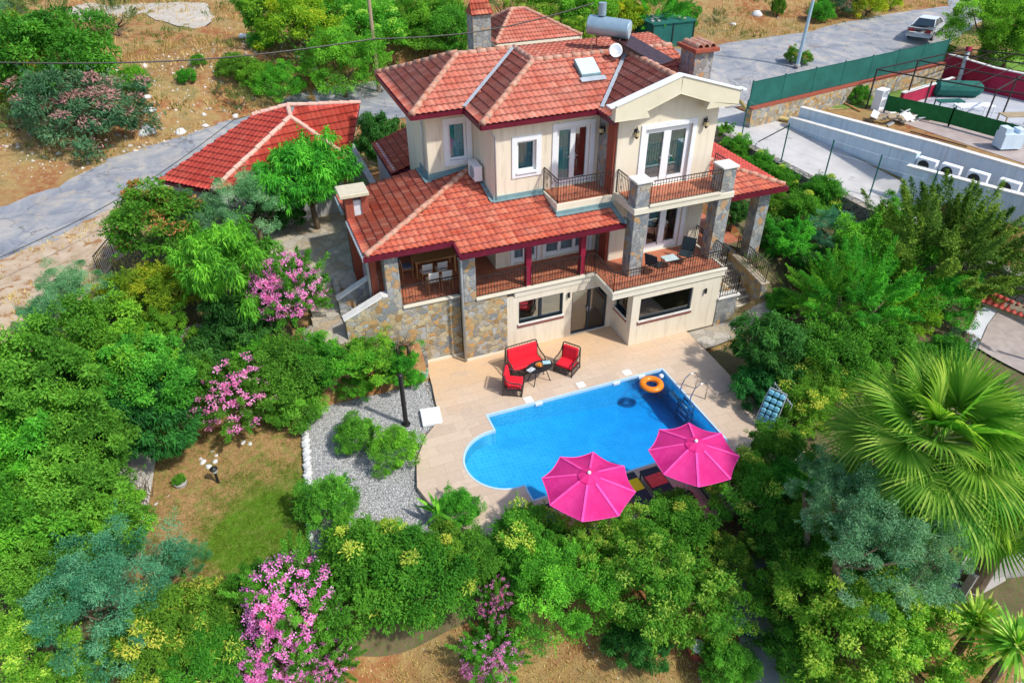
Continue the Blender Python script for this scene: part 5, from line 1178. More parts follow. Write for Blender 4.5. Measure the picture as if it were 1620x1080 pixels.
# right background
Q(1574, 34, 56, 'fine', 'large bright green tree beside the parked car', 'tree', 1.0, (1.05, 1, .9))
Q(1600, 72, 36, 'shrubA', 'darker tree at the right edge behind the steel frame', 'tree', .9)
Q(1604, 16, 30, 'fine', 'tree at the top right corner', 'tree', 1)
Q(1492, 82, 12, 'shrubA', 'small bush under the large tree by the car', 'bush', .7)
Q(1322, 155, 11, 'shrubB', 'lone leafy weed at the foot of the stone wall', 'bush', .8, (.8, .8, 1.3))
Q(1358, 150, 16, 'shrubA', 'leafy weed clump against the stone wall', 'bush', .7)
Q(1250, 170, 10, 'scrub', 'low weed at the end of the blue wall', 'bush', .5)
# left garden
Q(245, 350, 72, 'copper', 'green tree with coppery tips between the road and the garage', 'tree', 1.1, (1.05, 1, .9))
Q(400, 318, 62, 'olive', 'silvery olive tree in front of the garage', 'tree', 1.2, (1.05, 1, .95))
Q(318, 352, 58, 'olive', 'silvery olive tree beside the coppery tree', 'tree', 1.1)
Q(487, 275, 70, 'longA', 'lush green tree with drooping leaves before the garage gable', 'tree', 1.3, (1.05, 1, .95))
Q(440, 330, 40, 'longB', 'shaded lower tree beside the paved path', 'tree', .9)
Q(385, 268, 26, 'broadB', 'young tree touching the garage eave', 'tree', 1.3, (.7, .7, 1.2))
Q(362, 420, 74, 'longA', 'tall bright tree with long leaves right of the yellow shrub', 'tree', 1.2, (.95, .95, 1.1), seed=12)
Q(385, 505, 52, 'longB', 'lower dark tree under the tall bright tree', 'tree', .8)
Q(455, 462, 62, 'oleander', 'full pink oleander beside the broad stone steps', 'oleander', 1.0, (.9, .9, 1.05), flower='full')
Q(248, 462, 60, 'yellow', 'broad yellow-green shrub beside the iron fence', 'shrub', .7, (1.1, 1, .8))
Q(180, 470, 36, 'yellow', 'yellow-green shrub touching the grey leaved tree', 'shrub', .7)
Q(115, 465, 54, 'olive', 'grey-green tree at the edge of the sandy verge', 'tree', 1.1, (1, 1, .9))
Q(75, 510, 40, 'blue', 'blue-green tree above the left tree mass', 'tree', 1.1)
Q(600, 222, 44, 'longB', 'glossy green tree behind the rear corner of the villa', 'tree', 1.0, (.8, .8, 1.15))
for a in ((60, 600, 90, 'broadA', 'big tree with broad leaves at the left edge of the garden'), (165, 560, 78, 'broadB', 'bright leaved tree above the left tree mass'), (225, 600, 74, 'broadA', 'dense tree left of the iron fence'),
          (255, 520, 40, 'broadB', 'small tree beneath the yellow-green shrub'), (35, 700, 86, 'broadB', 'bright tree at the left edge level with the lawn'), (140, 680, 84, 'broadA', 'full green tree left of the lawn'), (235, 660, 70, 'longB', 'dark long leaved tree overhanging the lawn'),
          (28, 830, 80, 'broadB', 'large leaved tree at the lower left edge'), (110, 790, 76, 'broadA', 'leafy tree just left of the bare soil'), (170, 830, 60, 'broadB', 'bushy tree at the lower left corner of the lawn'), (60, 920, 62, 'broadA', 'tree between the left edge and the blue-green tree'), (120, 620, 60, 'longB', 'deep green tree in the middle of the left mass'), (5, 640, 50, 'olive', 'pale tree half cut by the left edge')):
    Q(*a, 'tree', 1.0)
Q(300, 585, 50, 'longB', 'dark shrub behind the sparse pink oleander', 'shrub', .8)
Q(376, 625, 68, 'oleander', 'sparse pink oleander above the top of the lawn', 'oleander', .9, (1, .9, .95), flower='sparse')
Q(455, 585, 60, 'shrubA', 'dense green shrub between the two upper oleanders', 'shrub', .8)
Q(350, 575, 34, 'longB', 'dark shrub below the iron gate', 'shrub', .8)
Q(470, 645, 44, 'shrubA', 'green shrub above the head of the gravel bed', 'shrub', .7)
Q(410, 560, 38, 'shrubB', 'bright shrub under the full pink oleander', 'shrub', .8)
Q(520, 572, 56, 'broadB', 'bright creeper bush under the stone stair wall', 'shrub', .8, (1.1, .9, .8))
Q(578, 566, 52, 'broadB', 'creeper bush against the stone wall of the villa', 'shrub', .8, (1.1, .9, .8))
Q(632, 572, 36, 'broadB', 'bright creeper bush at the foot of the villa stone wall', 'shrub', .7)
Q(560, 605, 34, 'shrubB', 'hanging creeper over the low retaining wall', 'shrub', .4, (1.2, .8, .8))
Q(620, 590, 30, 'broadB', 'creeper end beside the garden hose', 'shrub', .6, (1.1, .8, .8))
Q(652, 597, 20, 'shrubB', 'small creeper tip next to the deck corner', 'shrub', .5)
# gravel bed shrubs
Q(563, 688, 34, 'shrubA', 'round green shrub, left one of the touching pair on the white gravel', 'shrub', .85, trunk=False, name='shrub')
Q(625, 709, 40, 'shrubB', 'round lighter green shrub, right one of the touching pair on the white gravel', 'shrub', .85, trunk=False)
Q(520, 795, 46, 'shrubA', 'green shrub over the stone edging at the foot of the gravel bed', 'shrub', .8)
Q(725, 806, 36, 'shrubB', 'bright shrub at the lower edge of the deck with banana leaves beside it', 'shrub', .8)
# hedge along the bottom
Q(165, 935, 92, 'blue', 'large feathery blue-green tree at the lower left', 'tree', 1.0, (1.05, 1, .95))
Q(200, 1025, 46, 'blue', 'smaller feathery blue-green tree at the bottom edge', 'tree', .9)
Q(283, 893, 38, 'blue', 'little feathery blue-green shrub below the lawn', 'shrub', .8)
Q(35, 1030, 66, 'lime', 'yellow-green tree at the bottom left corner', 'tree', .9)
Q(120, 1070, 50, 'lime', 'yellow-green shrub at the bottom edge below the blue-green tree', 'shrub', .8)
Q(260, 1000, 66, 'laurel', 'laurel with yellow tips right of the blue-green tree', 'tree', .9)
Q(330, 1040, 60, 'laurel', 'yellow tipped laurel at the bottom edge', 'tree', .9)
Q(345, 978, 56, 'laurel', 'laurel with yellow shoots below the lawn', 'tree', .9)
Q(412, 945, 48, 'laurelg', 'green laurel left of the large pink oleander', 'tree', .9)
Q(462, 950, 74, 'oleander', 'largest pink oleander, on the hedge line below the lawn', 'oleander', 1.0, (.85, .85, 1.05), flower='full')
Q(435, 1030, 58, 'oleander', 'pink oleander at the bottom edge under the largest one', 'oleander', .9, flower='full')
Q(520, 1045, 40, 'oleander', 'low oleander at the bottom edge with a few pink flowers', 'oleander', .8, flower='sparse')
Q(556, 878, 54, 'laurelg', 'green laurel at the top of the hedge below the gravel', 'tree', .9)
Q(640, 880, 52, 'laurel', 'laurel with the brightest yellow tips below the gravel', 'tree', .9)
Q(575, 930, 82, 'laurelg', 'broad green laurel right of the largest oleander', 'tree', .9)
Q(665, 920, 78, 'laurelg', 'tall laurel in the middle of the hedge', 'tree', .9)
Q(700, 880, 50, 'laurelg', 'narrow laurel behind the slim pink oleander', 'tree', .9)
Q(786, 950, 40, 'oleander', 'slim pink oleander in the middle of the hedge', 'oleander', 1.1, (.75, .75, 1.2), flower='sparse')
Q(778, 1035, 46, 'oleander', 'low pink oleander on the dry field edge', 'oleander', .7, (1, 1, .9), flower='sparse')
Q(835, 850, 58, 'laurel', 'yellow tipped laurel under the left umbrella', 'tree', .9)
Q(750, 880, 46, 'shrubA', 'green shrub left of the yellow tipped laurel by the loungers', 'shrub', .9)
Q(885, 930, 86, 'fine', 'great rounded fine leaved bush in the middle bottom', 'bush', .9)
Q(830, 905, 52, 'laurelg', 'laurel behind the great rounded bush', 'tree', .9)
Q(930, 870, 56, 'lime', 'lime tipped shrub below the left umbrella', 'shrub', .9)
Q(1000, 850, 60, 'lime', 'lime tipped tree between the two umbrellas', 'tree', .9)
Q(1050, 930, 90, 'lime', 'large lime leaved tree over the dark gap', 'tree', 1.1)
Q(1120, 960, 62, 'lime', 'lime leaved tree beside the sidewalk', 'tree', 1.0)
Q(1075, 830, 52, 'laurelg', 'green shrub under the right umbrella', 'shrub', .9)
Q(1178, 772, 54, 'laurel', 'yellow tipped shrub overlapping the edge of the right umbrella', 'shrub', 1.3)
Q(1110, 850, 26, 'longA', 'vivid green shrub with long leaves behind the lime trees', 'shrub', 1.0)
Q(1150, 880, 46, 'lime', 'lime leaved shrub at the top of the sidewalk', 'shrub', .9)
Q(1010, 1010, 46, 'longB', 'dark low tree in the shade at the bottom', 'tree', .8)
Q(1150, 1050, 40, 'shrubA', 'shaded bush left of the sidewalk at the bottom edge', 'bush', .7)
Q(1275, 930, 66, 'lime', 'lime leaved tree right of the sidewalk', 'tree', 1.0)
Q(1345, 985, 92, 'lime', 'big lime leaved tree in the lower right', 'tree', 1.0)
Q(1450, 1030, 80, 'lime', 'lime leaved tree at the bottom edge on the right', 'tree', 1.0)
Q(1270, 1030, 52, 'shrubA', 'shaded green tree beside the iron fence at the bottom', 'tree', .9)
Q(1240, 850, 52, 'shrubA', 'dark tree between the sidewalk and the olive tree', 'tree', .9)
Q(1210, 930, 30, 'lime', 'lime leaved shoot beside the iron fence', 'shrub', .9)
Q(1395, 850, 88, 'olive', 'large silvery olive tree below the fan palm', 'tree', 1.2, (1.05, 1, .9), z=3.2)
Q(1322, 775, 58, 'olive', 'silvery olive tree left of the fan palm fronds', 'tree', 1.2, z=3.1)
Q(1410, 925, 62, 'blue', 'blue-green foliage tree below the silvery olive', 'tree', 1.0)
Q(1475, 845, 52, 'olive', 'silvery olive crown under the palm fronds', 'tree', 1.2, z=3.1)
Q(1225, 550, 58, 'longB', 'glossy tree with drooping leaves beside the paved patio', 'tree', 1.2, (1, 1, 1))
Q(1205, 610, 42, 'longB', 'lower glossy shrub at the deck edge', 'shrub', .8)
Q(1272, 640, 44, 'laurel', 'yellow-green shrub behind the pale blue recliner', 'shrub', .9)
Q(1290, 610, 46, 'laurel', 'yellow-green shrub between the glossy tree and the palm', 'shrub', .9)
Q(1235, 720, 52, 'laurelg', 'dark green hedge bush beside the pale blue recliner', 'bush', .9)
Q(1260, 770, 48, 'laurelg', 'hedge bush between the right umbrella and the olive trees', 'bush', .9)
Q(1236, 478, 24, 'shrubA', 'small dark shrub on the stair side wall', 'shrub', .6)
Q(1256, 452, 24, 'scrub', 'brownish creeper on the stair side wall', 'shrub', .5)
Q(1250, 388, 40, 'bright' if 'bright' in CR else 'broadB', 'light green shrub beside the side porch railing', 'shrub', .7)
Q(1312, 470, 58, 'pine', 'feathery bright tree behind the stair side wall', 'tree', 1.0)
Q(1370, 480, 74, 'pine', 'feathery bright tree in the centre of the right garden', 'tree', 1.0)
Q(1330, 560, 62, 'shrubA', 'dense green tree above the palm fronds on the left', 'tree', .9)
Q(1400, 560, 52, 'shrubA', 'green tree behind the upper palm fronds', 'tree', .9)
Q(1440, 490, 42, 'yellow', 'yellow-green tree right of the feathery trees', 'tree', .9)
Q(1500, 470, 48, 'fine', 'green tree above the neighbouring wooden deck', 'tree', .9)
Q(1320, 365, 44, 'blue', 'dark blue-green bush below the driveway wall', 'bush', .6, (1.1, 1, .7))
Q(1380, 410, 62, 'broadB', 'green tree left of the conifer', 'tree', .9)
Q(1416, 352, 36, 'broadA', 'leafy young tree in front of the blue wall', 'tree', 1.2)
Q(1265, 335, 34, 'laurelg', 'hedge bush behind the side porch roof corner', 'bush', .8)
Q(1300, 308, 32, 'laurelg', 'hedge bush along the stone wall, beyond the porch roof', 'bush', .8)
Q(1236, 285, 24, 'laurelg', 'hedge bush just past the side porch eave', 'bush', .8)
Q(1200, 262, 22, 'laurelg', 'hedge bush along the driveway wall, middle', 'bush', .8)
Q(1165, 235, 22, 'laurelg', 'hedge bush along the driveway wall next to the villa', 'bush', .8)
Q(1146, 208, 15, 'broadB', 'young climbing tree at the upper corner of the gable wall', 'tree', 1.1)
Q(1500, 405, 88, 'conifer', 'big upswept conifer in front of the blue wall', 'tree', .85, (1.1, 1, .95))
Q(1290, 420, 34, 'longB', 'dark shrub behind the light green shrub', 'shrub', .7)
Q(1340, 430, 40, 'shrubA', 'green shrub left of the conifer base', 'shrub', .7)
Q(1160, 335, 24, 'longB', 'dark shrub seen between the two right stone columns', 'shrub', z=2.7)
Q(1215, 325, 28, 'laurelg', 'dark hedge shrub under the side porch eave', 'shrub', z=2.3)
for a in ((1195, 415, 18, 'scrub', 'bare twiggy shrub behind the side porch column'), (1218, 365, 26, 'longB', 'shaded shrub under the side porch roof')): Q(*a, 'shrub', .8)

Q(1300, 860, 44, 'shrubA', 'dark shrub under the silvery olive trees', 'shrub', 1.0)
Q(612, 842, 26, 'yellow', 'clump of bright yellow shoots at the foot of the gravel bed', 'shrub', 1.6, trunk=False)
Q(1290, 845, 50, 'laurelg', 'green shrub filling the gap before the silvery olive trees', 'shrub', 1.0)
Q(1345, 900, 46, 'lime', 'lime leaved shrub below the silvery olive trees', 'shrub', 1.1)
Q(1498, 572, 40, 'shrubA', 'green shrub behind the palm beside the pale patio', 'shrub', .9)
Q(1518, 538, 20, 'mauve', 'reddish dry shrub at the corner of the pale patio', 'shrub', .8)
# fan palm
def fan_leaf(seed, nb=42, Lb=1.15, span=4.1, mat=None):
    rg = np.random.default_rng(seed); V = []; F = []; T = []
    for k in range(nb):
        a = -span / 2 + span * (k + .5) / nb; L = Lb * (.72 + .28 * math.cos(a * .55)) * rg.uniform(.93, 1.05); dr = rg.uniform(.14, .42)
        c, s = math.cos(a), math.sin(a); side = np.array((-s, c, 0)); n = 6; base = len(V); fold = .018; tw = rg.normal(0, .1)
        wd = span * Lb / nb * .52
        for i in range(n + 1):
            u = i / n; r = L * u; z = .12 * u - dr * max(0, u - .5) ** 1.7 * 1.6 * L
            w_ = wd * (min(u * 1.9, 1.0) if u < .53 else max(0.03, 1 - (u - .53) / .47) ** .8)
            p = np.array((c * r * (1 - .18 * u * u * dr), s * r * (1 - .18 * u * u * dr), z)); 
            V += [p + side * w_ * .5, p + np.array((0, 0, -fold * (1 if u < .9 else .2))), p - side * w_ * .5]
        t_ = rg.uniform(0, 1)
        for i in range(n):
            b = base + i * 3; F += [(b, b + 1, b + 4, b + 3), (b + 1, b + 2, b + 5, b + 4)]; T += [min(1, t_ * .75 + .02 * i)] * 2
    return V, F, T
palm_m = leafmat('palm_blade', (.05, .20, .015), (.15, .38, .03), (.40, .58, .10), .4, (.60, .60, .22))
FANS = []
for s_ in range(4):
    V, F, T = fan_leaf(100 + s_, 42 + s_); FANS.append(mesh_np('fan', np.array(V), np.array(F), palm_m, np.array(T)))
def palm(px, py, z, S, label, nf=34, seed=4, name='fan_palm'):
    P = at(px, py, z); g = h1(P[0], P[1]); root = thing(name, label, 'palm tree', (P[0], P[1], g)); hc = z - g
    d = MB(); d.tube([(0, 0, -.3), (.05, .02, hc * .5), (0, 0, hc - .2)], [.30 * S, .26 * S, .30 * S], 12)
    for k in range(70):
        a = k * 2.4; zz = hc - .3 - k * .035; d.beam((math.cos(a) * .24 * S, math.sin(a) * .24 * S, zz), (math.cos(a) * .42 * S, math.sin(a) * .42 * S, zz + .22), .09 * S, .03)
    d.build('trunk', MT['barkm'], root)
    rg = np.random.default_rng(seed)
    pet_m = vmat('palm_stalk', (.16, .26, .05), (.26, .34, .09), 5, .5, 0)
    for k in range(nf):
        a = k * 2.39996 + rg.uniform(-.15, .15); u = (k + .5) / nf; el = math.radians(82 - 118 * u ** .85) + rg.normal(0, .06); Lp = S * (.75 + .55 * u) * rg.uniform(.9, 1.1)
        h_ = np.array((math.cos(a), math.sin(a), 0)); d0 = h_ * math.cos(el) + np.array((0, 0, math.sin(el)))
        b = np.array((0, 0, hc - .25 * u)); m = b + d0 * Lp * .55; e = b + d0 * Lp - np.array((0, 0, .12 * Lp * math.cos(el)))
        fr = MB().tube([b, m, e], [.035 * S, .024 * S, .016 * S], 5).build('frond', pet_m, root)
        o = bpy.data.objects.new('fan', FANS[k % 4]); COL.objects.link(o); o.parent = fr
        dv = Vector(nrm(e - m)); dv = (dv - Vector((0, 0, .08 + .2 * u))).normalized()
        sx_ = dv.cross(Vector((0, 0, 1))).normalized() if abs(dv.z) < .97 else Vector((-h_[1], h_[0], 0)); nz = sx_.cross(dv).normalized()
        mtx = Matrix(((dv.x, -sx_.x, nz.x, e[0]), (dv.y, -sx_.y, nz.y, e[1]), (dv.z, -sx_.z, nz.z, e[2]), (0, 0, 0, 1)))
        o.matrix_local = mtx @ Matrix.Rotation(rg.normal(0, .25), 4, 'X') @ Matrix.Scale(S * rg.uniform(.95, 1.12), 4)
    return root
palm(1486, 692, 4.6, 1.28, 'large fan palm with wide splayed fronds at the right edge', 38)
palm(1650, 740, 4.0, 1.2, 'second fan palm mostly cut off by the right edge', 26, 9)
# yuccas
def yucca(px, py, z, S, label, n=90, seed=1, L=.85, wd=.05, mat=None, name='yucca', cat='yucca', up=.2):
    P = at(px, py, z); g = h1(P[0], P[1]); root = thing(name, label, cat, (P[0], P[1], g)); hc = z - g
    if hc > .3: MB().tube([(0, 0, -.2), (0, 0, hc)], [.12 * S, .09 * S], 8).build('trunk', MT['barkm'], root)
    rg = np.random.default_rng(seed); V = []; F = []; T = []
    for k in range(n):
        a = rg.uniform(0, 6.28); el = math.asin(rg.uniform(-.25 + up, 1)); h_ = np.array((math.cos(a), math.sin(a), 0)); s = np.array((-h_[1], h_[0], 0)); L_ = L * S * rg.uniform(.7, 1.1); b = len(V)
        for i in range(5):
            u = i / 4; p = np.array((0, 0, hc)) + (h_ * math.cos(el) + np.array((0, 0, math.sin(el)))) * L_ * u - np.array((0, 0, .25 * L_ * u * u * math.cos(el))); w_ = wd * S * (1 - u) ** .6 * (.6 + .8 * u if u < .5 else 1) + .003
            V += [p + s * w_, p - s * w_]
        for i in range(4): F.append((b + 2 * i, b + 2 * i + 1, b + 2 * i + 3, b + 2 * i + 2)); T.append(rg.uniform(0, 1))
    o = bpy.data.objects.new('leaves', mesh_np('leaves', np.array(V), np.array(F), mat or palm_m, np.array(T))); COL.objects.link(o); o.parent = root; return root
yucca(1545, 985, 1.2, 1.15, 'spiky yucca at the lower right beside the concrete drive', 120, 3)
yucca(1608, 1020, 1.6, 1.3, 'spiky yucca in the bottom right corner', 120, 5)
yucca(695, 812, .35, 1.0, 'banana-like plant with a few long dark leaves at the deck edge', 9, 8, 1.0, .09, LM['bright'], 'banana_plant', 'plant', .35)
# ---------------------------------------------------------------- red lounge set on the deck
RED = vmat('red_cushion', (.62, .008, .022), (.74, .014, .035), 5, .75, .1)
RAT = vmat('dark_rattan', (.035, .025, .024), (.07, .05, .045), 30, .6, .3)
def rattan_seat(name, label, cat, Wd, loc, rz, group=None):
    """front faces -Y; width along X"""
    t = thing(name, label, cat, (loc[0], loc[1], 0.0), rz, group); w2 = Wd / 2; D = .70
    f = MB()
    for s in (-1, 1):
        x = s * w2
        f.tube([(x, -D / 2 + .02, 0), (x, -D / 2, .30), (x, -D / 2 + .02, .56), (x, -D / 2 + .12, .62), (x, 0, .62), (x * .99, D / 2 - .1, .70), (x * .94, D / 2 + .02, .96)], .026, 7)
        f.tube([(x, D / 2 + .04, 0), (x * .99, D / 2, .35), (x * .95, D / 2 + .02, .98)], .026, 7)
        f.tube([(x, -D / 2 + .02, .05), (x, D / 2 + .02, .05)], .02, 6)
        for z in (.12, .2, .28, .36): f.tube([(x, -D / 2 + .02, z), (x, D / 2, z)], .010, 4)
        for k in range(7):
            y = -D / 2 + .08 + k * .095; f.tube([(x, y, .06), (x, y + .03, .60)], .007, 4)
    f.tube([(-w2 * .94, D / 2 + .02, .96), (-w2 * .86, D / 2 + .03, 1.02), (w2 * .86, D / 2 + .03, 1.02), (w2 * .94, D / 2 + .02, .96)], .026, 7)
    for z in (.08, .3): f.tube([(-w2, -D / 2 + .01, z), (w2, -D / 2 + .01, z)], .02, 6)
    f.box(-w2 + .02, w2 - .02, -D / 2 + .02, D / 2, .25, .29)
    n = int(Wd / .12)
    for k in range(n + 1):
        x = -w2 + Wd * k / n; f.tube([(x * .97, D / 2 + .03, .06), (x * .92, D / 2 + .04, .98)], .008, 4)
        f.tube([(x * .97, -D / 2 + .01, .08), (x * .97, -D / 2 + .01, .3)], .008, 4)
    f.build('frame', RAT, t)
    c = MB().box(-w2 + .05, w2 - .05, -D / 2 + .03, D / 2 - .12, .29, .43); c.build('seat_cushion', RED, t, bevel=.035)
    m = MB(); m.obox((0, D / 2 - .07, .68), Wd - .14, .13, .56, rx=-.16); b = m.build('back_cushion', RED, t, bevel=.035)
    return t
rattan_seat('sofa', 'red cushioned dark rattan sofa against the stone wall side of the deck', 'sofa', 1.42, (-4.52, .12, 0), math.radians(4))
rattan_seat('armchair', 'red rattan armchair left of the oval table, facing the villa door', 'armchair', .78, (-5.38, -.88, 0), math.radians(62), 'red rattan armchairs')
rattan_seat('armchair', 'red rattan armchair right of the oval table', 'armchair', .78, (-3.02, -.52, 0), math.radians(-52), 'red rattan armchairs')
tb = thing('coffee_table', 'oval black metal table between the red seats', 'table', (-4.28, -.72, 0), math.radians(10))
d = MB().lathe((0, 0, .66), [(.30, 0), (.33, .012), (.33, .03), (.30, .035)], 28); o = d.build('table_top', MT['black'], tb, smooth=False); o.scale = (1.75, 1.05, 1)
d = MB()
for sx_ in (-1, 1):
    for sy_ in (-1, 1): MB().tube([(sx_ * .22, sy_ * .12, .66), (sx_ * .26, sy_ * .15, .4), (sx_ * .36, sy_ * .22, .03), (sx_ * .40, sy_ * .24, .0)], .018, 6).build('leg', MT['black'], tb)
def lit(x, y): # point on the oval table top
    return (x, y, .695)
mz = [('open magazine with a dark photo on the left half of the oval table', (-4.66, -.80), .4, ((.25, .3, .34), (.7, .72, .72))), ('pale blue magazine at the right end of the oval table', (-3.93, -.60), -.2, ((.16, .45, .55), (.6, .75, .8)))]
for lb, p, r, cc in mz:
    t = MB().box(-.15, .15, -.1, .1, 0, .012).box(-.14, -.01, -.09, .09, .012, .015).box(.01, .14, -.09, .09, .012, .015).build('magazine', vmat('magazine_paper', cc[0], cc[1], 9, .4, 0), None); t.location = (*p, .696); t.rotation_euler = (0, 0, r); props(t, lb, 'magazine')
fb = thing('fruit_bowl', 'small basket of orange fruit in the middle of the oval table', 'fruit bowl', (-4.28, -.72, .696))
MB().lathe((0, 0, 0), [(.06, 0), (.12, .03), (.15, .08), (.145, .08), (.11, .035), (.05, .015)], 14).build('bowl', MT['wood'], fb)
orange_m = vmat('orange_peel', (.80, .22, .01), (.85, .34, .03), 8, .4, .1)
def ball(mb, c, r, n=10):
    pr = [(r * math.sin(math.pi * (k + .5) / n), -r * math.cos(math.pi * (k + .5) / n)) for k in range(n)]; return mb.lathe(c, pr, 12)
for c in ((-.05, 0, .08), (.05, .03, .085), (0, -.06, .085), (.01, .02, .14)): ball(MB(), c, .045, 7).build('orange', orange_m, fb, smooth=True)
# ---------------------------------------------------------------- umbrellas
def umb_mat():
    m, t, b = newmat('pink_canvas'); c = ramp(t, noise(t, 1.5, 4, .6), [(.3, (.84, .010, .24)), (.7, (.98, .05, .34))]); t.links.new(c, b.inputs['Base Color']); b.inputs['Roughness'].default_value = .8
    tr = N(t, 'ShaderNodeBsdfTranslucent'); t.links.new(c, tr.inputs[0]); mx = N(t, 'ShaderNodeMixShader'); mx.inputs[0].default_value = .38
    bump(t, b, noise(t, 5, 5, .6, dist=.6), .5, .05)
    t.links.new(b.outputs[0], mx.inputs[1]); t.links.new(tr.outputs[0], mx.inputs[2]); t.links.new(mx.outputs[0], t.nodes['Material Output'].inputs[0]); return m
UM = umb_mat(); SEAM = vmat('pale_pink_seam', (.86, .05, .33), (.90, .09, .40), 4, .8, 0)
def umbrella(p, R, zr, zt, rz, label):
    t = thing('beach_umbrella', label, 'umbrella', (p[0], p[1], 0), rz, 'pink umbrellas beside the pool')
    MB().tube([(0, 0, .05), (0, 0, zt - .02)], .022, 8).build('pole', MT['white'], t)
    MB().lathe((0, 0, 0), [(.30, .003), (.30, .06), (.06, .09), (.05, .28), (.03, .28)], 20).build('base', MT['black'], t)
    n = 8; V = []; F = []; ns = 9; nr = 8
    def pt(a, u):
        k = a / (2 * math.pi / n); f = k - math.floor(k); a0_ = math.floor(k) * 2 * math.pi / n; a1_ = a0_ + 2 * math.pi / n
        x = R * u * ((1 - f) * math.cos(a0_) + f * math.cos(a1_)); y = R * u * ((1 - f) * math.sin(a0_) + f * math.sin(a1_)); sag = .075 * math.sin(math.pi * f) * u
        return (x * (1 - .035 * math.sin(math.pi * f) * u), y * (1 - .035 * math.sin(math.pi * f) * u), zr + (zt - zr) * (1 - u ** 1.12) - sag)
    m_ = n * ns
    for j in range(nr + 1):
        u = .06 + .94 * j / nr
        for i in range(m_): V.append(pt(2 * math.pi * i / m_, u))
    for j in range(nr):
        for i in range(m_): F.append((j * m_ + i, j * m_ + (i + 1) % m_, (j + 1) * m_ + (i + 1) % m_, (j + 1) * m_ + i))
    c = MB(); c.add(V, F); co = c.build('canopy', UM, t, smooth=False, fixn=True)
    v = MB(); V = []
    for j in range(3):
        for i in range(m_):
            q = pt(2 * math.pi * i / m_, .02 + .11 * j); V.append((q[0], q[1], q[2] + .055 - .012 * j))
    v.add(V, [(j * m_ + i, j * m_ + (i + 1) % m_, (j + 1) * m_ + (i + 1) % m_, (j + 1) * m_ + i) for j in range(2) for i in range(m_)]); v.build('vent', UM, co)
    s = MB()
    for k in range(n):
        a = 2 * math.pi * k / n
        for e in (0,):
            P_ = [pt(a + 1e-6, u) for u in (.24, .5, .75, 1.0)]; P_ = [(x, y, z + .006) for x, y, z in P_]; tx, ty = -math.sin(a) * .035, math.cos(a) * .035
            vs = [(x + tx, y + ty, z) for x, y, z in P_] + [(x - tx, y - ty, z) for x, y, z in P_]; s.add(vs, [(i, i + 1, 4 + i + 1, 4 + i) for i in range(3)])
    rim = [pt(2 * math.pi * i / m_, 1.0) for i in range(m_)] ; s.tube([(*q[:2], q[2] + .004) for q in rim] + [rim[0]], .011, 4, False)
    s.build('seam', SEAM, co)
    rb = MB()
    for k in range(n):
        a = 2 * math.pi * k / n; q = pt(a + 1e-6, .97); m1 = pt(a + 1e-6, .5); MB().tube([(0, 0, zt - .06), (m1[0], m1[1], m1[2] - .02), (q[0], q[1], q[2] - .015)], .008, 4).build('rib', MT['metalgrey'], t)
    ball(MB(), (0, 0, zt + .07), .055, 8).build('finial', MT['white'], t, smooth=True)
    return t
ua = at(932, 749, 2.42); ub = at(1101, 699, 2.42)
umbrella(ua, 1.36, 1.95, 2.40, math.radians(12), 'pink octagonal umbrella, the left and nearer of the two by the pool')
umbrella(ub, 1.36, 1.95, 2.40, math.radians(18), 'pink octagonal umbrella, the right one partly behind the shrubs')
# ---------------------------------------------------------------- loungers
NAVY = vmat('navy_mesh_fabric', (.012, .02, .035), (.022, .034, .055), 12, .7, .1)
def lounger(x, y, rz, label, towel=None, tlabel=None):
    t = thing('sun_lounger', label, 'sun lounger', (x, y, 0), rz, 'dark sun loungers under the pink umbrellas')
    f = MB()
    for s in (-1, 1): f.beam((s * .31, 0, .33), (s * .31, -1.9, .33), .035, .045)
    for yy in (0, -1.88): f.beam((-.31, yy, .33), (.31, yy, .33), .035, .045)
    f.build('frame', MT['black'], t)
    for s in (-1, 1):
        for yy in (-.06, -1.8): MB().beam((s * .31, yy, 0), (s * .31, yy, .32), .035).build('leg', MT['black'], t)
    MB().box(-.29, .29, -1.2, -.01, .335, .355).build('seat', NAVY, t)
    m = MB(); m.add([(-.29, -1.2, .35), (.29, -1.2, .35), (.29, -1.8, .68), (-.29, -1.8, .68), (-.29, -1.2, .33), (.29, -1.2, .33), (.29, -1.8, .66), (-.29, -1.8, .66)], [(0, 1, 2, 3), (7, 6, 5, 4), (0, 4, 5, 1), (1, 5, 6, 2), (2, 6, 7, 3), (3, 7, 4, 0)]); m.build('backrest', NAVY, t)
    if towel:
        w_ = MB(); n = 8; vs = []
        for i in range(n + 1):
            yy = -.28 - .5 * i / n; z = .362 + .004 * math.sin(i * 1.7)
            vs += [(-.30, yy, z), (.30, yy + .02, z)]
        w_.add([(-.325, -.28, .25), (-.325, -.78, .25)], []); w_.v = []; w_.f = []
        w_.add(vs, [(2 * i, 2 * i + 1, 2 * i + 3, 2 * i + 2) for i in range(n)])
        w_.add([(-.30, -.28, .362), (-.30, -.78, .362), (-.335, -.78, .30), (-.335, -.28, .28)], [(0, 1, 2, 3)])
        q = w_.build('towel', towel, None); q.location = (x, y, 0); q.rotation_euler = (0, 0, rz); q['label'] = tlabel; q['category'] = 'towel'
    return t
RT = vmat('red_towel', (.62, .03, .04), (.78, .14, .12), 26, .9, .3)
lounger(-3.75, -6.55, 0, 'dark sun lounger with a yellow towel between the umbrellas', vmat('yellow_towel', (.68, .62, .01), (.76, .70, .02), 5, .9, .2), 'yellow towel laid over the dark lounger')
lounger(-2.92, -6.6, 0, 'dark sun lounger with a red patterned towel', RT, 'red patterned towel laid over the dark lounger')
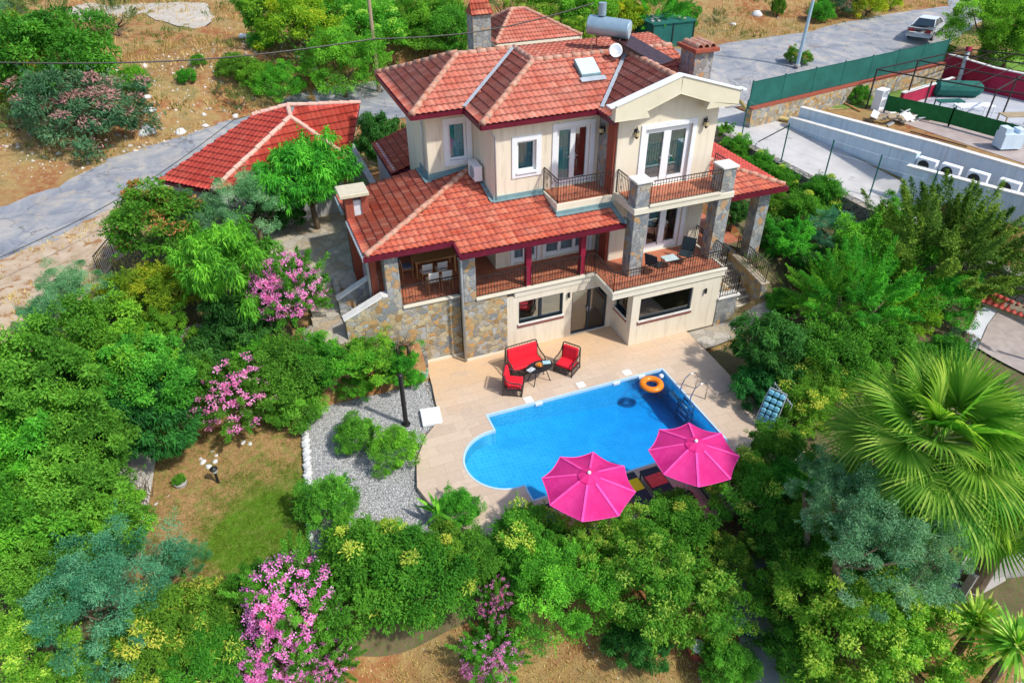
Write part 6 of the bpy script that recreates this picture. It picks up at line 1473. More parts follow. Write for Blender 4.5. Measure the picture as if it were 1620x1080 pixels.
lounger(-6.72, -6.75, 0, 'dark sun lounger with a blue towel left of the left umbrella', vmat('blue_towel', (.02, .30, .55), (.04, .38, .62), 5, .9, .2), 'blue towel laid over the dark lounger')
lounger(-1.5, -6.75, 0, 'dark sun lounger hidden under the right umbrella')
# ---------------------------------------------------------------- pool things
rg_ = at(1031, 606, .02); n = 36; d = MB(); V = []; R1, r1 = .34, .13; k2 = 14
for i in range(n):
    for j in range(k2):
        a = 2 * math.pi * i / n; b_ = 2 * math.pi * j / k2; V.append(((R1 + r1 * math.cos(b_)) * math.cos(a), (R1 + r1 * math.cos(b_)) * math.sin(a), r1 * .85 * math.sin(b_)))
d.add(V, [(i * k2 + j, ((i + 1) % n) * k2 + j, ((i + 1) % n) * k2 + (j + 1) % k2, i * k2 + (j + 1) % k2) for i in range(n) for j in range(k2)])
o = d.build('swim_ring', vmat('orange_vinyl', (.85, .20, .01), (.88, .26, .02), 2, .3, 0), None, smooth=True); o.location = (rg_[0], rg_[1], -.03); props(o, 'orange inflatable swim ring floating in the far corner of the pool', 'swim ring')
bl_ = at(1047, 593, 0); o = ball(MB(), (0, 0, 0), .10, 12).build('ball', MT['white'], None, smooth=True); o.location = (bl_[0] - .02, bl_[1], -.05); props(o, 'small white ball floating at the far pool corner beside the swim ring', 'ball')
# ---------------------------------------------------------------- deck things
MB_ = MB().box(1.55, 2.5, -3.98, -3.06, .004, .022); o = MB_.build('outdoor_mat', vmat('beige_mat', (.44, .35, .29), (.50, .41, .34), 18, .95, .2), None, off=(2, -3.5, 0)); o.location = (2, -3.5, 0); props(o, 'square beige mat lying on the deck beside the pool ladder', 'mat')
o = MB().box(-.36, .36, -.45, .45, -.10, .03).build('stone_slab', vmat('white_marble_slab', (.70, .72, .74), (.80, .81, .82), 2, .5, .1), None, bevel=.015); o.location = (-8.72, -1.14, .0); o.rotation_euler = (0, 0, -.15); props(o, 'white rectangular slab at the corner of the gravel bed and deck', 'slab')
# padded recliner stood on end
ch = thing('recliner', 'pale blue padded recliner stood on end on the deck beside the hedge', 'recliner', (2.05, -6.15, 0), math.radians(-62)); BLU = vmat('pale_blue_padding', (.12, .36, .50), (.20, .48, .60), 6, .45, .2)
d = MB()
for k in range(7):
    u = k / 6; z = .16 + 1.12 * u; yb = .05 + .42 * u - .16 * math.sin(u * 3.1)
    for xx in (-.2, 0, .2): d.obox((xx, yb, z), .195, .13, .19, rx=-.33 + .25 * math.cos(u * 3.1))
cu = d.build('cushion', BLU, ch, bevel=.045, smooth=False)
d = MB()
for sx_ in (-1, 1): d.tube([(sx_ * .33, .0, .05), (sx_ * .34, .08, .5), (sx_ * .33, .3, 1.0), (sx_ * .30, .58, 1.38)], .022, 6)
d.tube([(-.30, .58, 1.38), (.30, .58, 1.38)], .022, 6).tube([(-.33, 0, .05), (.33, 0, .05)], .022, 6); d.build('frame', MT['metalgrey'], ch)
for sx_ in (-1, 1): MB().tube([(sx_ * .34, .12, .6), (sx_ * .35, .55, .5), (sx_ * .34, .75, .0)], .02, 6).build('leg', MT['metalgrey'], ch)
gt = thing('lattice_panel', 'grey lattice panel standing behind the pale blue recliner', 'lattice', (2.78, -5.9, 0), math.radians(80)); d = MB()
for k in range(9): d.beam((-.6 + k * .15, 0, .1), (-.6 + k * .15, 0, 1.25), .025)
for k in range(4): d.beam((-.62, .0, .2 + k * .33), (.62, .0, .2 + k * .33), .03)
d.build('slats', MT['metalgrey'], gt)
# black outlet pole on the gravel, bollard lamp, hose
bp = thing('black_post', 'tall black pipe post standing on the white gravel', 'post', (-9.65, -1.1, -.14))
MB().lathe((0, 0, 0), [(.16, 0), (.16, .05), (.09, .06), (.085, .95)], 14).lathe((0, 0, 0), [(.095, .95), (.095, 1.0)], 14).lathe((0, 0, 0), [(.085, 1.0), (.082, 2.2), (.1, 2.22), (.1, 2.3), (.04, 2.34)], 14).build('pipe', MT['black'], bp, smooth=False)
bo = thing('bollard_lamp', 'short black garden lamp standing on the patchy lawn', 'garden lamp', (-16.12, -1.54, -.16)); bo.rotation_euler = (0, .0, 0)
MB().lathe((0, 0, 0), [(.07, 0), (.06, .05), (.045, .08), (.045, .5)], 12).build('post', MT['black'], bo); MB().lathe((0, 0, .5), [(.05, 0), (.09, .03), (.09, .16)], 12).build('lamp_glass', MT['metalgrey'], bo); MB().lathe((0, 0, .66), [(.13, 0), (.12, .03), (.03, .09)], 12).build('lamp_cap', MT['black'], bo)
hz = thing('garden_hose', 'green garden hose coiled over a small grey pot at the deck corner', 'hose', (-8.32, 1.1, 0)); pts = []
for i in range(90):
    a = i * .42; r = .2 + .025 * math.sin(i * .9); pts.append((r * math.cos(a) * .55, r * math.sin(a) * .55 + .05 * math.sin(i * .2), .38 + .22 * math.sin(a) * .9 + .02 * math.sin(i)))
MB().tube(pts, .016, 5).build('coil', vmat('green_hose', (.04, .38, .18), (.08, .48, .26), 4, .4, 0), hz); MB().lathe((0, 0, 0), [(.13, 0), (.16, .3), (.14, .3)], 12).build('pot', MT['concrete'], hz)
# edging stones
stone_m = vmat('white_field_stone', (.50, .51, .52), (.74, .74, .72), 6, .8, .5)
def rock(seed, s, mat):
    rg = np.random.default_rng(seed); bm = bmesh.new(); bmesh.ops.create_icosphere(bm, subdivisions=2, radius=1)
    ax = rg.uniform(.7, 1.25, 3) * (1, 1, .65)
    for v in bm.verts:
        p = np.array(v.co); f = 1 + .16 * math.sin(p[0] * 3 + seed) * math.cos(p[1] * 4 - seed) + .08 * math.sin(p[2] * 7 + seed * 2); v.co = Vector(p * f * ax * s)
    me = bpy.data.meshes.new('rock'); bm.to_mesh(me); bm.free(); me.materials.append(mat); me.shade_smooth(); return me
RK = [rock(k, 1, stone_m) for k in range(5)]
def put_rock(px, py, s, z0, label, group, k, hc=0, name='edging_stone'):
    P = at(px, py, z0) if z0 is not None else tuple(hit(px, py)[0]); o = bpy.data.objects.new(name, RK[k % 5]); COL.objects.link(o); z = z0 if z0 is not None else P[2]
    o.location = (P[0], P[1], z + s * .15); o.scale = (s, s, s); o.rotation_euler = (0, 0, k * 1.7); props(o, label, 'stone', group)
eg = 'white edging stones between the lawn and the gravel'; lb = 'one of the row of white edging stones between the lawn and the gravel'
for k in range(26):
    u = k / 25; put_rock(482.5 + 6 * u + ((k * 37) % 5) - 2, 684 + 86 * u ** 1.0, .115 + .03 * ((k * 29) % 7) / 7, -.12, lb, eg, k)
for k in range(9): put_rock(489 + ((k * 31) % 5), 772 + k * 9.5, .11, -.15, lb, eg, k + 3)
for k, (x, y) in enumerate(((320, 722), (327, 714), (337, 716), (343, 722), (322, 732), (330, 738), (318, 727), (341, 731))): put_rock(x, y, .12, -.1, 'one of the ring of white stones round the slim tree trunk on the lawn', 'ring stones round the slim trunk', k)
for k, (x, y) in enumerate(((279, 720), (290, 712), (268, 719), (373, 697), (386, 703), (398, 697), (404, 690), (396, 704))): put_rock(x, y, .14, -.1, 'one of the white stones along the upper edge of the lawn', 'white stones along the upper lawn edge', k)
for k, (x, y) in enumerate(((252, 807), (259, 797), (265, 800), (267, 787), (248, 801), (271, 792))): put_rock(x, y, .12, -.1, 'one of the small tan stones on the bare soil left of the lawn', 'small tan stones on the bare soil', k)
for k, (x, y, s) in enumerate(((232, 155, .28), (236, 176, .34), (241, 209, .3), (232, 205, .35), (228, 213, .3), (386, 60, .45), (325, 200, .2), (373, 186, .25), (172, 108, .3), (1197, 25, .4), (1160, 40, .3), (1390, 6, .3))): put_rock(x, y, s, None, 'one of the pale rocks on the bank behind the road', 'pale rocks on the bank', k, name='rock')
put_rock(286, 211, .28, None, 'dark grey boulder at the road edge below the oleander', None, 4, name='boulder')
# slim tree in the lawn ring, planter bush
t = thing('planted_pot', 'rough stone pot with a small green plant on the bare soil', 'planter', (at(287, 768, -.1)[0], at(287, 768, -.1)[1], -.12)); MB().lathe((0, 0, 0), [(.12, 0), (.2, .08), (.22, .2), (.18, .22), (.16, .18)], 12).build('pot', MT['concrete'], t); c = bpy.data.objects.new('leaves', CR['shrubB'][0]); COL.objects.link(c); c.parent = t; c.location = (0, 0, .3); c.scale = (.2,) * 3
t = thing('twig_bundle', 'bundle of dry bare twigs leaning at the left of the lawn', 'twigs', (at(235, 790, -.1)[0], at(235, 790, -.1)[1], -.15)); d = MB(); rg = np.random.default_rng(3)
for k in range(26): a = rg.uniform(0, 6.28); d.tube([(rg.normal(0, .1), rg.normal(0, .25), 0), (rg.normal(0, .18) - .1, rg.normal(0, .3), .5), (rg.normal(0, .3) - .25, rg.normal(0, .4), rg.uniform(.8, 1.3))], [.014, .010, .004], 4)
d.build('twigs', MT['barkm'], t)
# ---------------------------------------------------------------- dining porch furniture
dt = thing('dining_table', 'long pale wooden dining table on the left porch', 'table', (-6.85, 4.15, 2.8)); MB().box(-.85, .85, -.42, .42, .71, .75).build('table_top', MT['wood'], dt, bevel=.01); MB().box(-.75, .75, -.34, .34, .63, .71).build('apron', MT['wood'], dt)
for a in (-.78, .78):
    for b_ in (-.36, .36): MB().box(a - .035, a + .035, b_ - .035, b_ + .035, 0, .71).build('leg', MT['wood'], dt)
CWH = vmat('off_white_cushion', (.62, .60, .56), (.72, .70, .66), 4, .9, .1); CGR = vmat('grey_blue_cushion', (.12, .14, .22), (.18, .2, .28), 4, .9, .1)
def dchair(x, y, rz, label, cm):
    t = thing('dining_chair', label, 'chair', (x, y, 2.8), rz, 'pale wooden dining chairs on the porch')
    for sx_ in (-1, 1):
        MB().tube([(sx_ * .21, .22, 0), (sx_ * .21, .2, .45), (sx_ * .2, .27, .92)], .018, 6).build('leg', MT['wood'], t); MB().tube([(sx_ * .21, -.21, 0), (sx_ * .21, -.2, .44)], .018, 6).build('leg', MT['wood'], t)
    MB().box(-.23, .23, -.23, .23, .41, .445).build('seat_frame', MT['wood'], t); MB().box(-.21, .21, -.21, .19, .446, .50).build('cushion', cm, t, bevel=.015)
    d = MB().obox((0, .25, .76), .40, .03, .28, rx=-.14); d.build('backrest', cm, t, bevel=.01); return t
dchair(-7.35, 3.45, math.pi, 'wooden dining chair with a white back, left of the two nearest the porch railing', CWH); dchair(-6.75, 3.42, math.pi, 'wooden dining chair with a white back, right of the two nearest the porch railing', CWH)
dchair(-7.3, 2.75, math.pi * 1.0, 'spare wooden dining chair standing against the railing on the left', CWH); dchair(-6.78, 2.72, math.pi * 1.0, 'spare wooden dining chair standing against the railing on the right', CWH)
dchair(-7.98, 4.1, math.pi / 2, 'wooden dining chair with a grey blue cushion at the head of the table', CGR)
dchair(-7.1, 4.9, 0, 'wooden dining chair on the far side of the dining table', CGR)
# terrace furniture
MESH_ = vmat('black_sling', (.012, .022, .028), (.02, .035, .045), 20, .7, .1)
def tchair(x, y, rz, label):
    t = thing('terrace_chair', label, 'chair', (x, y, 2.8), rz, 'black sling chairs on the terrace')
    MB().box(-.26, .26, -.25, .25, .40, .43).build('seat', MESH_, t); MB().obox((0, .33, .70), .50, .025, .56, rx=-.22).build('backrest', MESH_, t)
    for sx_ in (-1, 1):
        MB().tube([(sx_ * .28, -.28, 0), (sx_ * .28, -.26, .42), (sx_ * .28, -.24, .62), (sx_ * .28, .26, .62)], .016, 6).build('leg', MT['black'], t); MB().tube([(sx_ * .28, .3, 0), (sx_ * .27, .22, .42), (sx_ * .26, .40, .98)], .016, 6).build('leg', MT['black'], t)
    return t
tchair(1.25, .72, math.radians(120), 'black sling chair, left one on the terrace behind the railing'); tchair(2.85, .95, math.radians(-48), 'black sling chair, right one on the terrace near the wide basement window')
t = thing('side_table', 'small glass topped table between the two black terrace chairs', 'table', (2.05, .85, 2.8)); MB().box(-.3, .3, -.25, .25, .42, .44).build('table_top', vmat('pale_glass_top', (.45, .55, .55), (.55, .65, .65), 3, .15, 0), t)
for a in (-.26, .26):
    for b_ in (-.21, .21): MB().box(a - .012, a + .012, b_ - .012, b_ + .012, 0, .42).build('leg', MT['black'], t)
# wall units
ac = thing('air_conditioner', 'white air conditioner unit hanging on the inner wall above the porch roof', 'air conditioner', (-4.66, 5.05, 6.05)); MB().box(-.16, .16, -.42, .42, 0, .62).build('casing', MT['white'], ac, bevel=.03)
MB().tube([(-.165, -.08, .31), (-.175, -.08, .31)], .24, 20).build('fan_grille', vmat('fan_grille', (.25, .30, .34), (.34, .4, .44), 20, .6, .3), ac)
for y in (-.3, .3): MB().box(-.14, .25, y - .02, y + .02, -.04, 0).build('bracket', MT['metalgrey'], ac)
sd_o = thing('satellite_dish', 'grey satellite dish on the main roof ridge', 'satellite dish', (1.42, 5.55, 9.7)); MB().tube([(0, 0, 0), (0, 0, .45)], .02, 6).build('mast', MT['metalgrey'], sd_o)
dd_ = MB().lathe((0, 0, 0), [(.02, .0), (.15, .015), (.28, .05), (.34, .08), (.345, .085), (.28, .06), (.15, .028), (.02, .012)], 22); q = dd_.build('dish', vmat('dish_metal', (.55, .58, .62), (.65, .68, .70), 3, .35, 0, .3), sd_o, smooth=True); q.location = (0, -.05, .45); q.scale = (.8, .8, .8); q.rotation_euler = (math.radians(62), 0, math.radians(-12))
MB().tube([(0, -.08, .35), (0, -.4, .46)], .012, 5).build('feed_arm', MT['metalgrey'], sd_o)
# solar water heater
T0 = at(963, 43, 10.85); sw_ = thing('solar_water_heater', 'blue steel water tank on a rusty stand above the villa roof', 'water tank', (T0[0], T0[1], 9.5)); BT = vmat('blue_steel', (.26, .38, .46), (.36, .48, .56), 3, .3, .05, .4)
ax = nrm((.75, -.66, -.06)); c0 = np.array((0, 0, 1.35)); a_ = c0 - ax * .80; b_ = c0 + ax * .80
MB().tube([a_ - ax * .04, a_, b_, b_ + ax * .04], [.31, .36, .36, .33], 28).build('tank', BT, sw_, smooth=False)
MB().tube([b_ + ax * .041, b_ + ax * .06], .32, 28).build('end_cap', vmat('pale_end_cap', (.45, .60, .68), (.55, .68, .74), 3, .35, 0, .3), sw_)
MB().tube([c0 - ax * .3 + (0, 0, .4), c0 - ax * .3 + (0, 0, .85)], .16, 14).build('top_cylinder', BT, sw_)
fr = MB(); rus = vmat('rusty_steel', (.18, .09, .06), (.28, .16, .11), 8, .8, .3)
for s_ in (-.55, .55):
    p = c0 + ax * s_
    for q_ in (-.3, .3): fr.beam(p + np.array((ax[1] * q_, -ax[0] * q_, -.3)), p + np.array((ax[1] * q_ * 2, -ax[0] * q_ * 2, -1.45)), .035)
fr.beam(c0 + ax * -.55 - (0, 0, 1.0), c0 + ax * .55 - (0, 0, 1.0), .03); fr.build('stand', rus, sw_)
pn = MB(); p1 = np.array(at(985, 60, 10.5)) - np.array(sw_.location); p2 = np.array(at(1062, 104, 9.9)) - np.array(sw_.location); pn.beam(p1 + (0, .3, 0), p2 + (0, .3, 0), 1.0, .09); pn.build('collector_panel', vmat('dark_collector', (.03, .015, .015), (.07, .03, .028), 6, .25, 0), sw_)
MB().tube([b_ + (0, 0, -.2), b_ + (.05, 0, -.7), b_ + (.1, .1, -1.0)], .02, 6).build('pipe', rus, sw_)
# ---------------------------------------------------------------- buildings behind
def roof_from(par, polys, mat, name='tiled_slope', off=None):
    for pl, ev in polys: tile_plane(name, pl, ev, mat, par, offp=off)
gz = 5.2; L_ = np.array(at(250, 285, gz)); R_ = np.array(at(553, 248, gz)); F_ = np.array(at(338, 305, gz)); Bk = np.array(at(572, 165, 6.9)); Ap = np.array(at(462, 176, 6.9))
Rg = R_.copy(); Ap2 = np.array(at(466, 168, 6.95))
BL_ = np.array((L_[0] - 0.2, L_[1] + 6.2, gz))
gar = thing('garage', 'low outbuilding with a bright red hipped roof behind the silvery olive trees', 'building', (float(R_[0]) - 3, float(R_[1]) + 2, 2.8)); GO = tuple(gar.location)
Fb = np.array((L_[0] + .3, R_[1] - .1, gz)); 
gw = MB(); c_g = (L_ + F_ + R_ + Ap) / 4
shr = lambda P_: (float(P_[0] + (c_g[0] - P_[0]) * .12), float(P_[1] + (c_g[1] - P_[1]) * .12))
gw.prism([shr(L_), shr(F_), shr(R_), shr(R_ + (0, 6, 0)), shr(L_ + (3, 5, 0))], 2.3, gz - .02, 'z'); gw.build('wall', vmat('grey_render', (.42, .42, .42), (.52, .51, .50), 1.5, .85, .15), gar, off=GO)
F_ = np.array(at(336, 303, gz)); Ap = np.array(at(460, 186, 6.9)); R_ = np.array(at(552, 250, gz)); A2 = np.array(at(464, 169, 6.95)); Rr = np.array(at(569, 164, 6.95))
nl = np.cross(F_ - L_, Ap - L_)
def onpl(px, py, P0, n_):
    d_ = MR.T @ np.array([px - 810, py - 540, FPX]); return CAM + d_ * ((P0 - CAM) @ n_) / (d_ @ n_)
T1 = onpl(400, 183, L_, nl); T2 = onpl(455, 168, L_, nl); A2 = T2
gp = [([tuple(L_), tuple(F_), tuple(Ap), tuple(T2), tuple(T1)], (tuple(L_), tuple(F_))), ([tuple(F_), tuple(R_), tuple(Ap)], (tuple(F_), tuple(R_))), ([tuple(R_), tuple(Rr), tuple(Ap)], (tuple(R_), tuple(R_ + nrm((Rr - R_) * (1, 1, 0)))))]
nr_ = np.cross(R_ - Ap, Rr - Ap); rrp = [tuple(Ap), tuple(R_), tuple(Rr), tuple(onpl(466, 169, Ap, nr_))]
e_dir = np.cross(nr_, (0, 0, 1)); e_dir = nrm(e_dir); gp[2] = (rrp, (tuple(R_), tuple(R_ + e_dir)))
ub_ = MB()
for a_, b_ in gp: slab_under(ub_, a_, .12, .03)
go_ = ub_.build('roof', MT['maroon'], gar, off=GO)
roof_from(go_, gp, MT['tile_flat'], off=GO)
rc = MB()
for p, q in ((F_, Ap), (R_, Ap), (Ap, T2), (T1, T2), (T2, Rr)): ridge_caps(rc, np.array(p) + (0, 0, .05), np.array(q) + (0, 0, .05), .10, .45)
rc.build('ridge_cap', vmat('pale_ridge', (.62, .34, .27), (.70, .45, .36), 5, .8, .4), go_, off=GO)
# small annex roof between garage and villa
an = thing('annex', 'small lean-to with a dark red roof tucked behind the rear corner of the villa', 'building', (-6.2, 10.6, 2.8)); AO = (-6.2, 10.6, 2.8)
MB().box(-7.0, -5.2, 9.4, 13, 2.6, 5.0).build('wall', MT['white'], an, off=AO); ap = [(-7.15, 9.2, 4.9), (-7.15, 13.2, 4.9), (-5.0, 13.2, 5.6), (-5.0, 9.2, 5.6)]; u_ = MB(); slab_under(u_, ap); ao = u_.build('roof', MT['maroon'], an, off=AO); roof_from(ao, [(ap, (ap[0], ap[1]))], MT['tile_new'], off=AO)
# narrow concrete wall between the path and the garage
bw = thing('boundary_wall', 'weathered concrete wall beside the garage gable', 'wall', (-8.0, 11, 2.8)); MB().box(-.14, .14, -2.5, 3.5, -.2, 1.9).build('wall', MT['concrete'], bw)
# outbuilding with chimney
oz = 6.3; e1 = np.array(at(784, 71, oz)); e2 = np.array(at(921, 57, oz)); ob = thing('stone_outbuilding', 'stone outbuilding with a hipped clay roof behind the villa ridge', 'building', (float(e1[0]) + 2.5, float(e1[1]) + 2, 3.0)); OO = tuple(ob.location)
x0, y0 = float(e1[0]), float(e1[1]); x1 = float(e2[0]); dep = 5.0; zt = oz + 1.35; xm = float(at(824, 14, zt)[0]); ym = y0 + 2.6
P1, P2, P3, P4_ = (x0, y0, oz), (x1, y0, oz), (x1, y0 + dep, oz), (x0 - 1.2, y0 + dep, oz); apx = (x0 + 2.1, ym, zt); apx2 = (x0 + 2.9, ym, zt)
pl1 = [(P1, P2, apx2, apx), (P1, P2)], 
polys = [([P1, P2, apx2, apx], (P1, P2)), ([P1, apx, (x0, y0 + dep, oz)], (P1, (x0, y0 + dep, oz))), ([P2, P3, apx2], (P2, P3))]
u_ = MB(); 
for a, b_ in polys: slab_under(u_, a, .14, .03)
oo = u_.build('roof', MT['cream2'], ob, off=OO); roof_from(oo, polys, MT['tile_old'], off=OO)
rc = MB()
for p, q in ((P1, apx), (P2, apx2), (apx, apx2), ((x0, y0 + dep, oz), apx)): ridge_caps(rc, np.array(p) + (0, 0, .05), np.array(q) + (0, 0, .05), .12, .4)
rc.build('ridge_cap', MT['ridge'], oo, off=OO); MB().box(x0 + .4, x1 - .4, y0 + .4, y0 + dep - .4, 2.6, oz).build('wall', MT['stonecol'], ob, off=OO)
c_ = at(762, 24, 8.4); 
cw = MB().box(c_[0] - .55, c_[0] + .55, c_[1], c_[1] + 1.1, 3, 8.4); co_ = cw.build('chimney', MT['stonecol'], ob, off=OO)
MB().add([(c_[0] - .6, c_[1] - .05, 8.4), (c_[0] + .6, c_[1] - .05, 8.4), (c_[0] + .6, c_[1] + 1.15, 8.4), (c_[0] - .6, c_[1] + 1.15, 8.4), (c_[0] - .5, c_[1] + .55, 9.1), (c_[0] + .5, c_[1] + .55, 9.1)], [(0, 1, 5, 4), (2, 3, 4, 5), (0, 4, 3), (1, 2, 5), (3, 2, 1, 0)]).build('chimney_cap', MT['tile_new'] if False else MT['brick'], co_, off=OO)
cp_ = [(c_[0] - .66, c_[1] - .12, 8.42), (c_[0] + .66, c_[1] - .12, 8.42), (c_[0] + .55, c_[1] + .55, 9.14), (c_[0] - .55, c_[1] + .55, 9.14)]; tile_plane('chimney_tiles', cp_, (cp_[0], cp_[1]), MT['tile_new'], co_, offp=OO)
# green kiosk
k0 = at(1033, 85, 3.3); gk = thing('green_kiosk', 'dark green screened enclosure behind the villa chimney', 'kiosk', (k0[0], k0[1], 3.2)); 
MB().box(-.2, 3.3, 0, 2.6, 0, 2.1).build('screen', MT['greenfab'], gk); MB().box(-.3, 3.4, -.1, 2.7, 2.1, 2.2).build('roof', MT['greenfab'], gk)
for x in (-.2, 1.5, 3.3): MB().box(x - .03, x + .03, -.06, 0, 0, 2.1).build('post', MT['iron'], gk)
rgk = np.random.default_rng(8); kk = MB()
for k in range(7): kk.obox((rgk.uniform(0, 3), rgk.uniform(.2, 2.3), 2.24), rgk.uniform(.2, .6), .2, .06, rgk.uniform(0, 3))
kk.build('roof_debris', MT['concrete'], gk)
# ---------------------------------------------------------------- poles and cables
p0, _t = hit(600, 146); pw = thing('power_pole', 'slim wooden power pole behind the left corner of the villa roof', 'pole', (float(p0[0]), float(p0[1]), float(p0[2]))); MB().tube([(0, 0, -.3), (0, 0, 9.5)], [.14, .09], 8).build('pole', MT['woodold'], pw)
MB().beam((-.5, 0, 8.9), (.5, 0, 8.9), .08).build('crossarm', MT['woodold'], pw)
def cable(name, label, ctrl, r=.03):
    pts = []
    C_ = [np.array(p) for p in ctrl]
    for i in range(len(C_) - 1):
        for u in np.linspace(0, 1, 14, endpoint=False): pts.append(C_[i] * (1 - u) + C_[i + 1] * u - np.array((0, 0, .5 * math.sin(math.pi * u))))
    pts.append(C_[-1]); o = MB().tube(pts, r, 5).build(name, MT['black'], None); props(o, label, 'cable'); return o
cable('overhead_cable', 'black cable crossing the slope above the garage and running behind the villa', [at(-60, 98, 9), at(590, 62, 8.0), at(940, 5, 9.0)], .035)
cable('service_cable', 'thin black cable hanging across the road at the left', [at(-40, 425, 4.0), at(372, 188, 5.6)], .018)
lp0 = at(1262, 100, 3.9); lp = thing('street_lamp', 'tall pale blue street lamp post leaning slightly behind the green fence', 'lamp post', (lp0[0], lp0[1], 3.7)); MB().tube([(0, 0, 0), (.12, 0, 4), (.3, 0, 8)], [.13, .10, .08], 12).build('pole', vmat('pale_blue_steel', (.36, .52, .62), (.44, .60, .70), 3, .35, 0, .2), lp); MB().lathe((0, 0, 0), [(.22, 0), (.2, .12), (.14, .14)], 12).build('base', MT['concrete'], lp)
MB().tube([(.3, 0, 8), (.9, 0, 8.3)], .05, 8).build('arm', MT['metalgrey'], lp)
m0 = at(1288, 71, 3.85); o = MB().lathe((0, 0, 0), [(.48, 0), (.48, .02)], 20).lathe((0, 0, .02), [(.30, 0), (.30, .01)], 20).build('manhole_cover', vmat('dusty_iron', (.22, .2, .2), (.32, .3, .3), 9, .7, .4), None); o.location = (m0[0], m0[1], h1(m0[0], m0[1]) + .035); props(o, 'round iron manhole cover set in the asphalt road', 'manhole cover')
# ---------------------------------------------------------------- parked car
def car():
    c0 = hit(1463, 58)[0]; t = thing('parked_car', 'silver white saloon car parked on the road beside the green screened fence', 'car', (float(c0[0]), float(c0[1]), h1(c0[0], c0[1]) + .03), math.radians(28))
    paint = vmat('white_car_paint', (.62, .66, .70), (.66, .70, .74), 2, .22, 0); gl = vmat('dark_car_glass', (.02, .04, .06), (.03, .05, .07), 2, .08, 0)
    # section profile along X (rear at -X)
    prof = [(-2.15, .32, .55), (-2.2, .55, .80), (-2.1, .85, .95), (-1.55, .96, 1.0), (-.5, .94, 1.0), (.9, .92, 1.0), (1.9, .78, .96), (2.2, .5, .8), (2.15, .3, .6)]
    d = MB(); V = []; ns = len(prof)
    ys = [-.88, -.84, -.6, .6, .84, .88]
    body = [(-2.18, .30), (-2.22, .62), (-2.12, .92), (-1.45, 1.0), (.85, .97), (1.85, .82), (2.2, .62), (2.18, .30)]
    d.prism(body, -.86, .86, 'y'); b_ = d.build('body', paint, t, bevel=.06, smooth=True)
    g = MB(); lo = [(-1.55, .98), (.95, .96)]; hi = [(-.95, 1.42), (.15, 1.42)]
    g.add([(-1.6, -.78, .97), (1.0, -.78, .96), (1.0, .78, .96), (-1.6, .78, .97), (-1.0, -.60, 1.40), (.2, -.60, 1.40), (.2, .60, 1.40), (-1.0, .60, 1.40)], [(3, 2, 1, 0), (4, 5, 6, 7), (0, 1, 5, 4), (1, 2, 6, 5), (2, 3, 7, 6), (3, 0, 4, 7)]); g.build('windows', gl, t, bevel=.03)
    MB().box(-1.05, .22, -.61, .61, 1.385, 1.43).build('roof', paint, t, bevel=.02)
    for s in (-1, 1):
        MB().beam((-1.58, s * .78, .98), (-1.02, s * .61, 1.41), .07).build('pillar', paint, t); MB().beam((-.35, s * .76, .98), (-.35, s * .61, 1.41), .06).build('pillar', paint, t); MB().beam((1.0, s * .78, .97), (.2, s * .61, 1.41), .06).build('pillar', paint, t)
        MB().box(-2.235, -2.16, s * .62 - .16, s * .62 + .16, .66, .82).build('tail_light', vmat('red_lens', (.35, .01, .02), (.45, .02, .03), 3, .2, 0), t)
        for x in (-1.35, 1.35):
            w_ = MB().tube([(x, s * .70, .32), (x, s * .89, .32)], .32, 20).build('wheel', MT['black'], t); MB().tube([(x, s * .89, .32), (x, s * .90, .32)], .19, 14).build('rim', MT['chrome'], w_)
    MB().box(-2.25, -2.2, -.26, .26, .52, .64).build('number_plate', MT['white'], t)
car()
# ---------------------------------------------------------------- neighbour's property
def fence_line(pts, z0, h, gap, label, name='screen_fence', mat=None, cat='fence', post_h=None, lean=0.0):
    a = pts[0]; t = thing(name, label, cat, (a[0], a[1], z0)); L = np.array((a[0], a[1], z0)); s = MB()
    k = 0
    for i in range(len(pts) - 1):
        p = np.array((*pts[i][:2], pts[i][2] if len(pts[i]) > 2 else z0)) - L; q = np.array((*pts[i + 1][:2], pts[i + 1][2] if len(pts[i + 1]) > 2 else z0)) - L; Ln = np.linalg.norm(q - p); n = max(1, int(Ln / gap))
        if mat: s.beam(p + (0, 0, h / 2 + .08), q + (0, 0, h / 2 + .08), .03, h - .1)
        for j in range(n + 1):
            b_ = p + (q - p) * j / n; MB().beam(b_, b_ + (0, 0, (post_h or h) + .1), .07).build('post', MT['iron'] if not mat else MT['greenfab'], t); k += 1
        s.beam(p + (0, 0, h), q + (0, 0, h), .03)
    s.build('panel' if mat else 'rail', mat or MT['iron'], t); return t
fa_, fb_ = xy(1184, 172, 3.85), xy(1490, 100, 3.85)
fence_line([fa_, fb_], 3.85, 1.5, 2.6, 'dark green cloth screen fence along the road', mat=MT['greenfab'])
sw2 = thing('retaining_wall', 'rubble stone wall with a red brick coping below the green screen fence', 'wall', (fa_[0], fa_[1] - .1, 2.6)); dx, dy = fb_[0] - fa_[0], fb_[1] - fa_[1]
MB().beam((0, 0, .65), (dx, dy, .65), .45, 1.25).build('wall', MT['stone'], sw2); MB().beam((0, 0, 1.30), (dx, dy, 1.30), .5, .08).build('coping', MT['brick'], sw2)
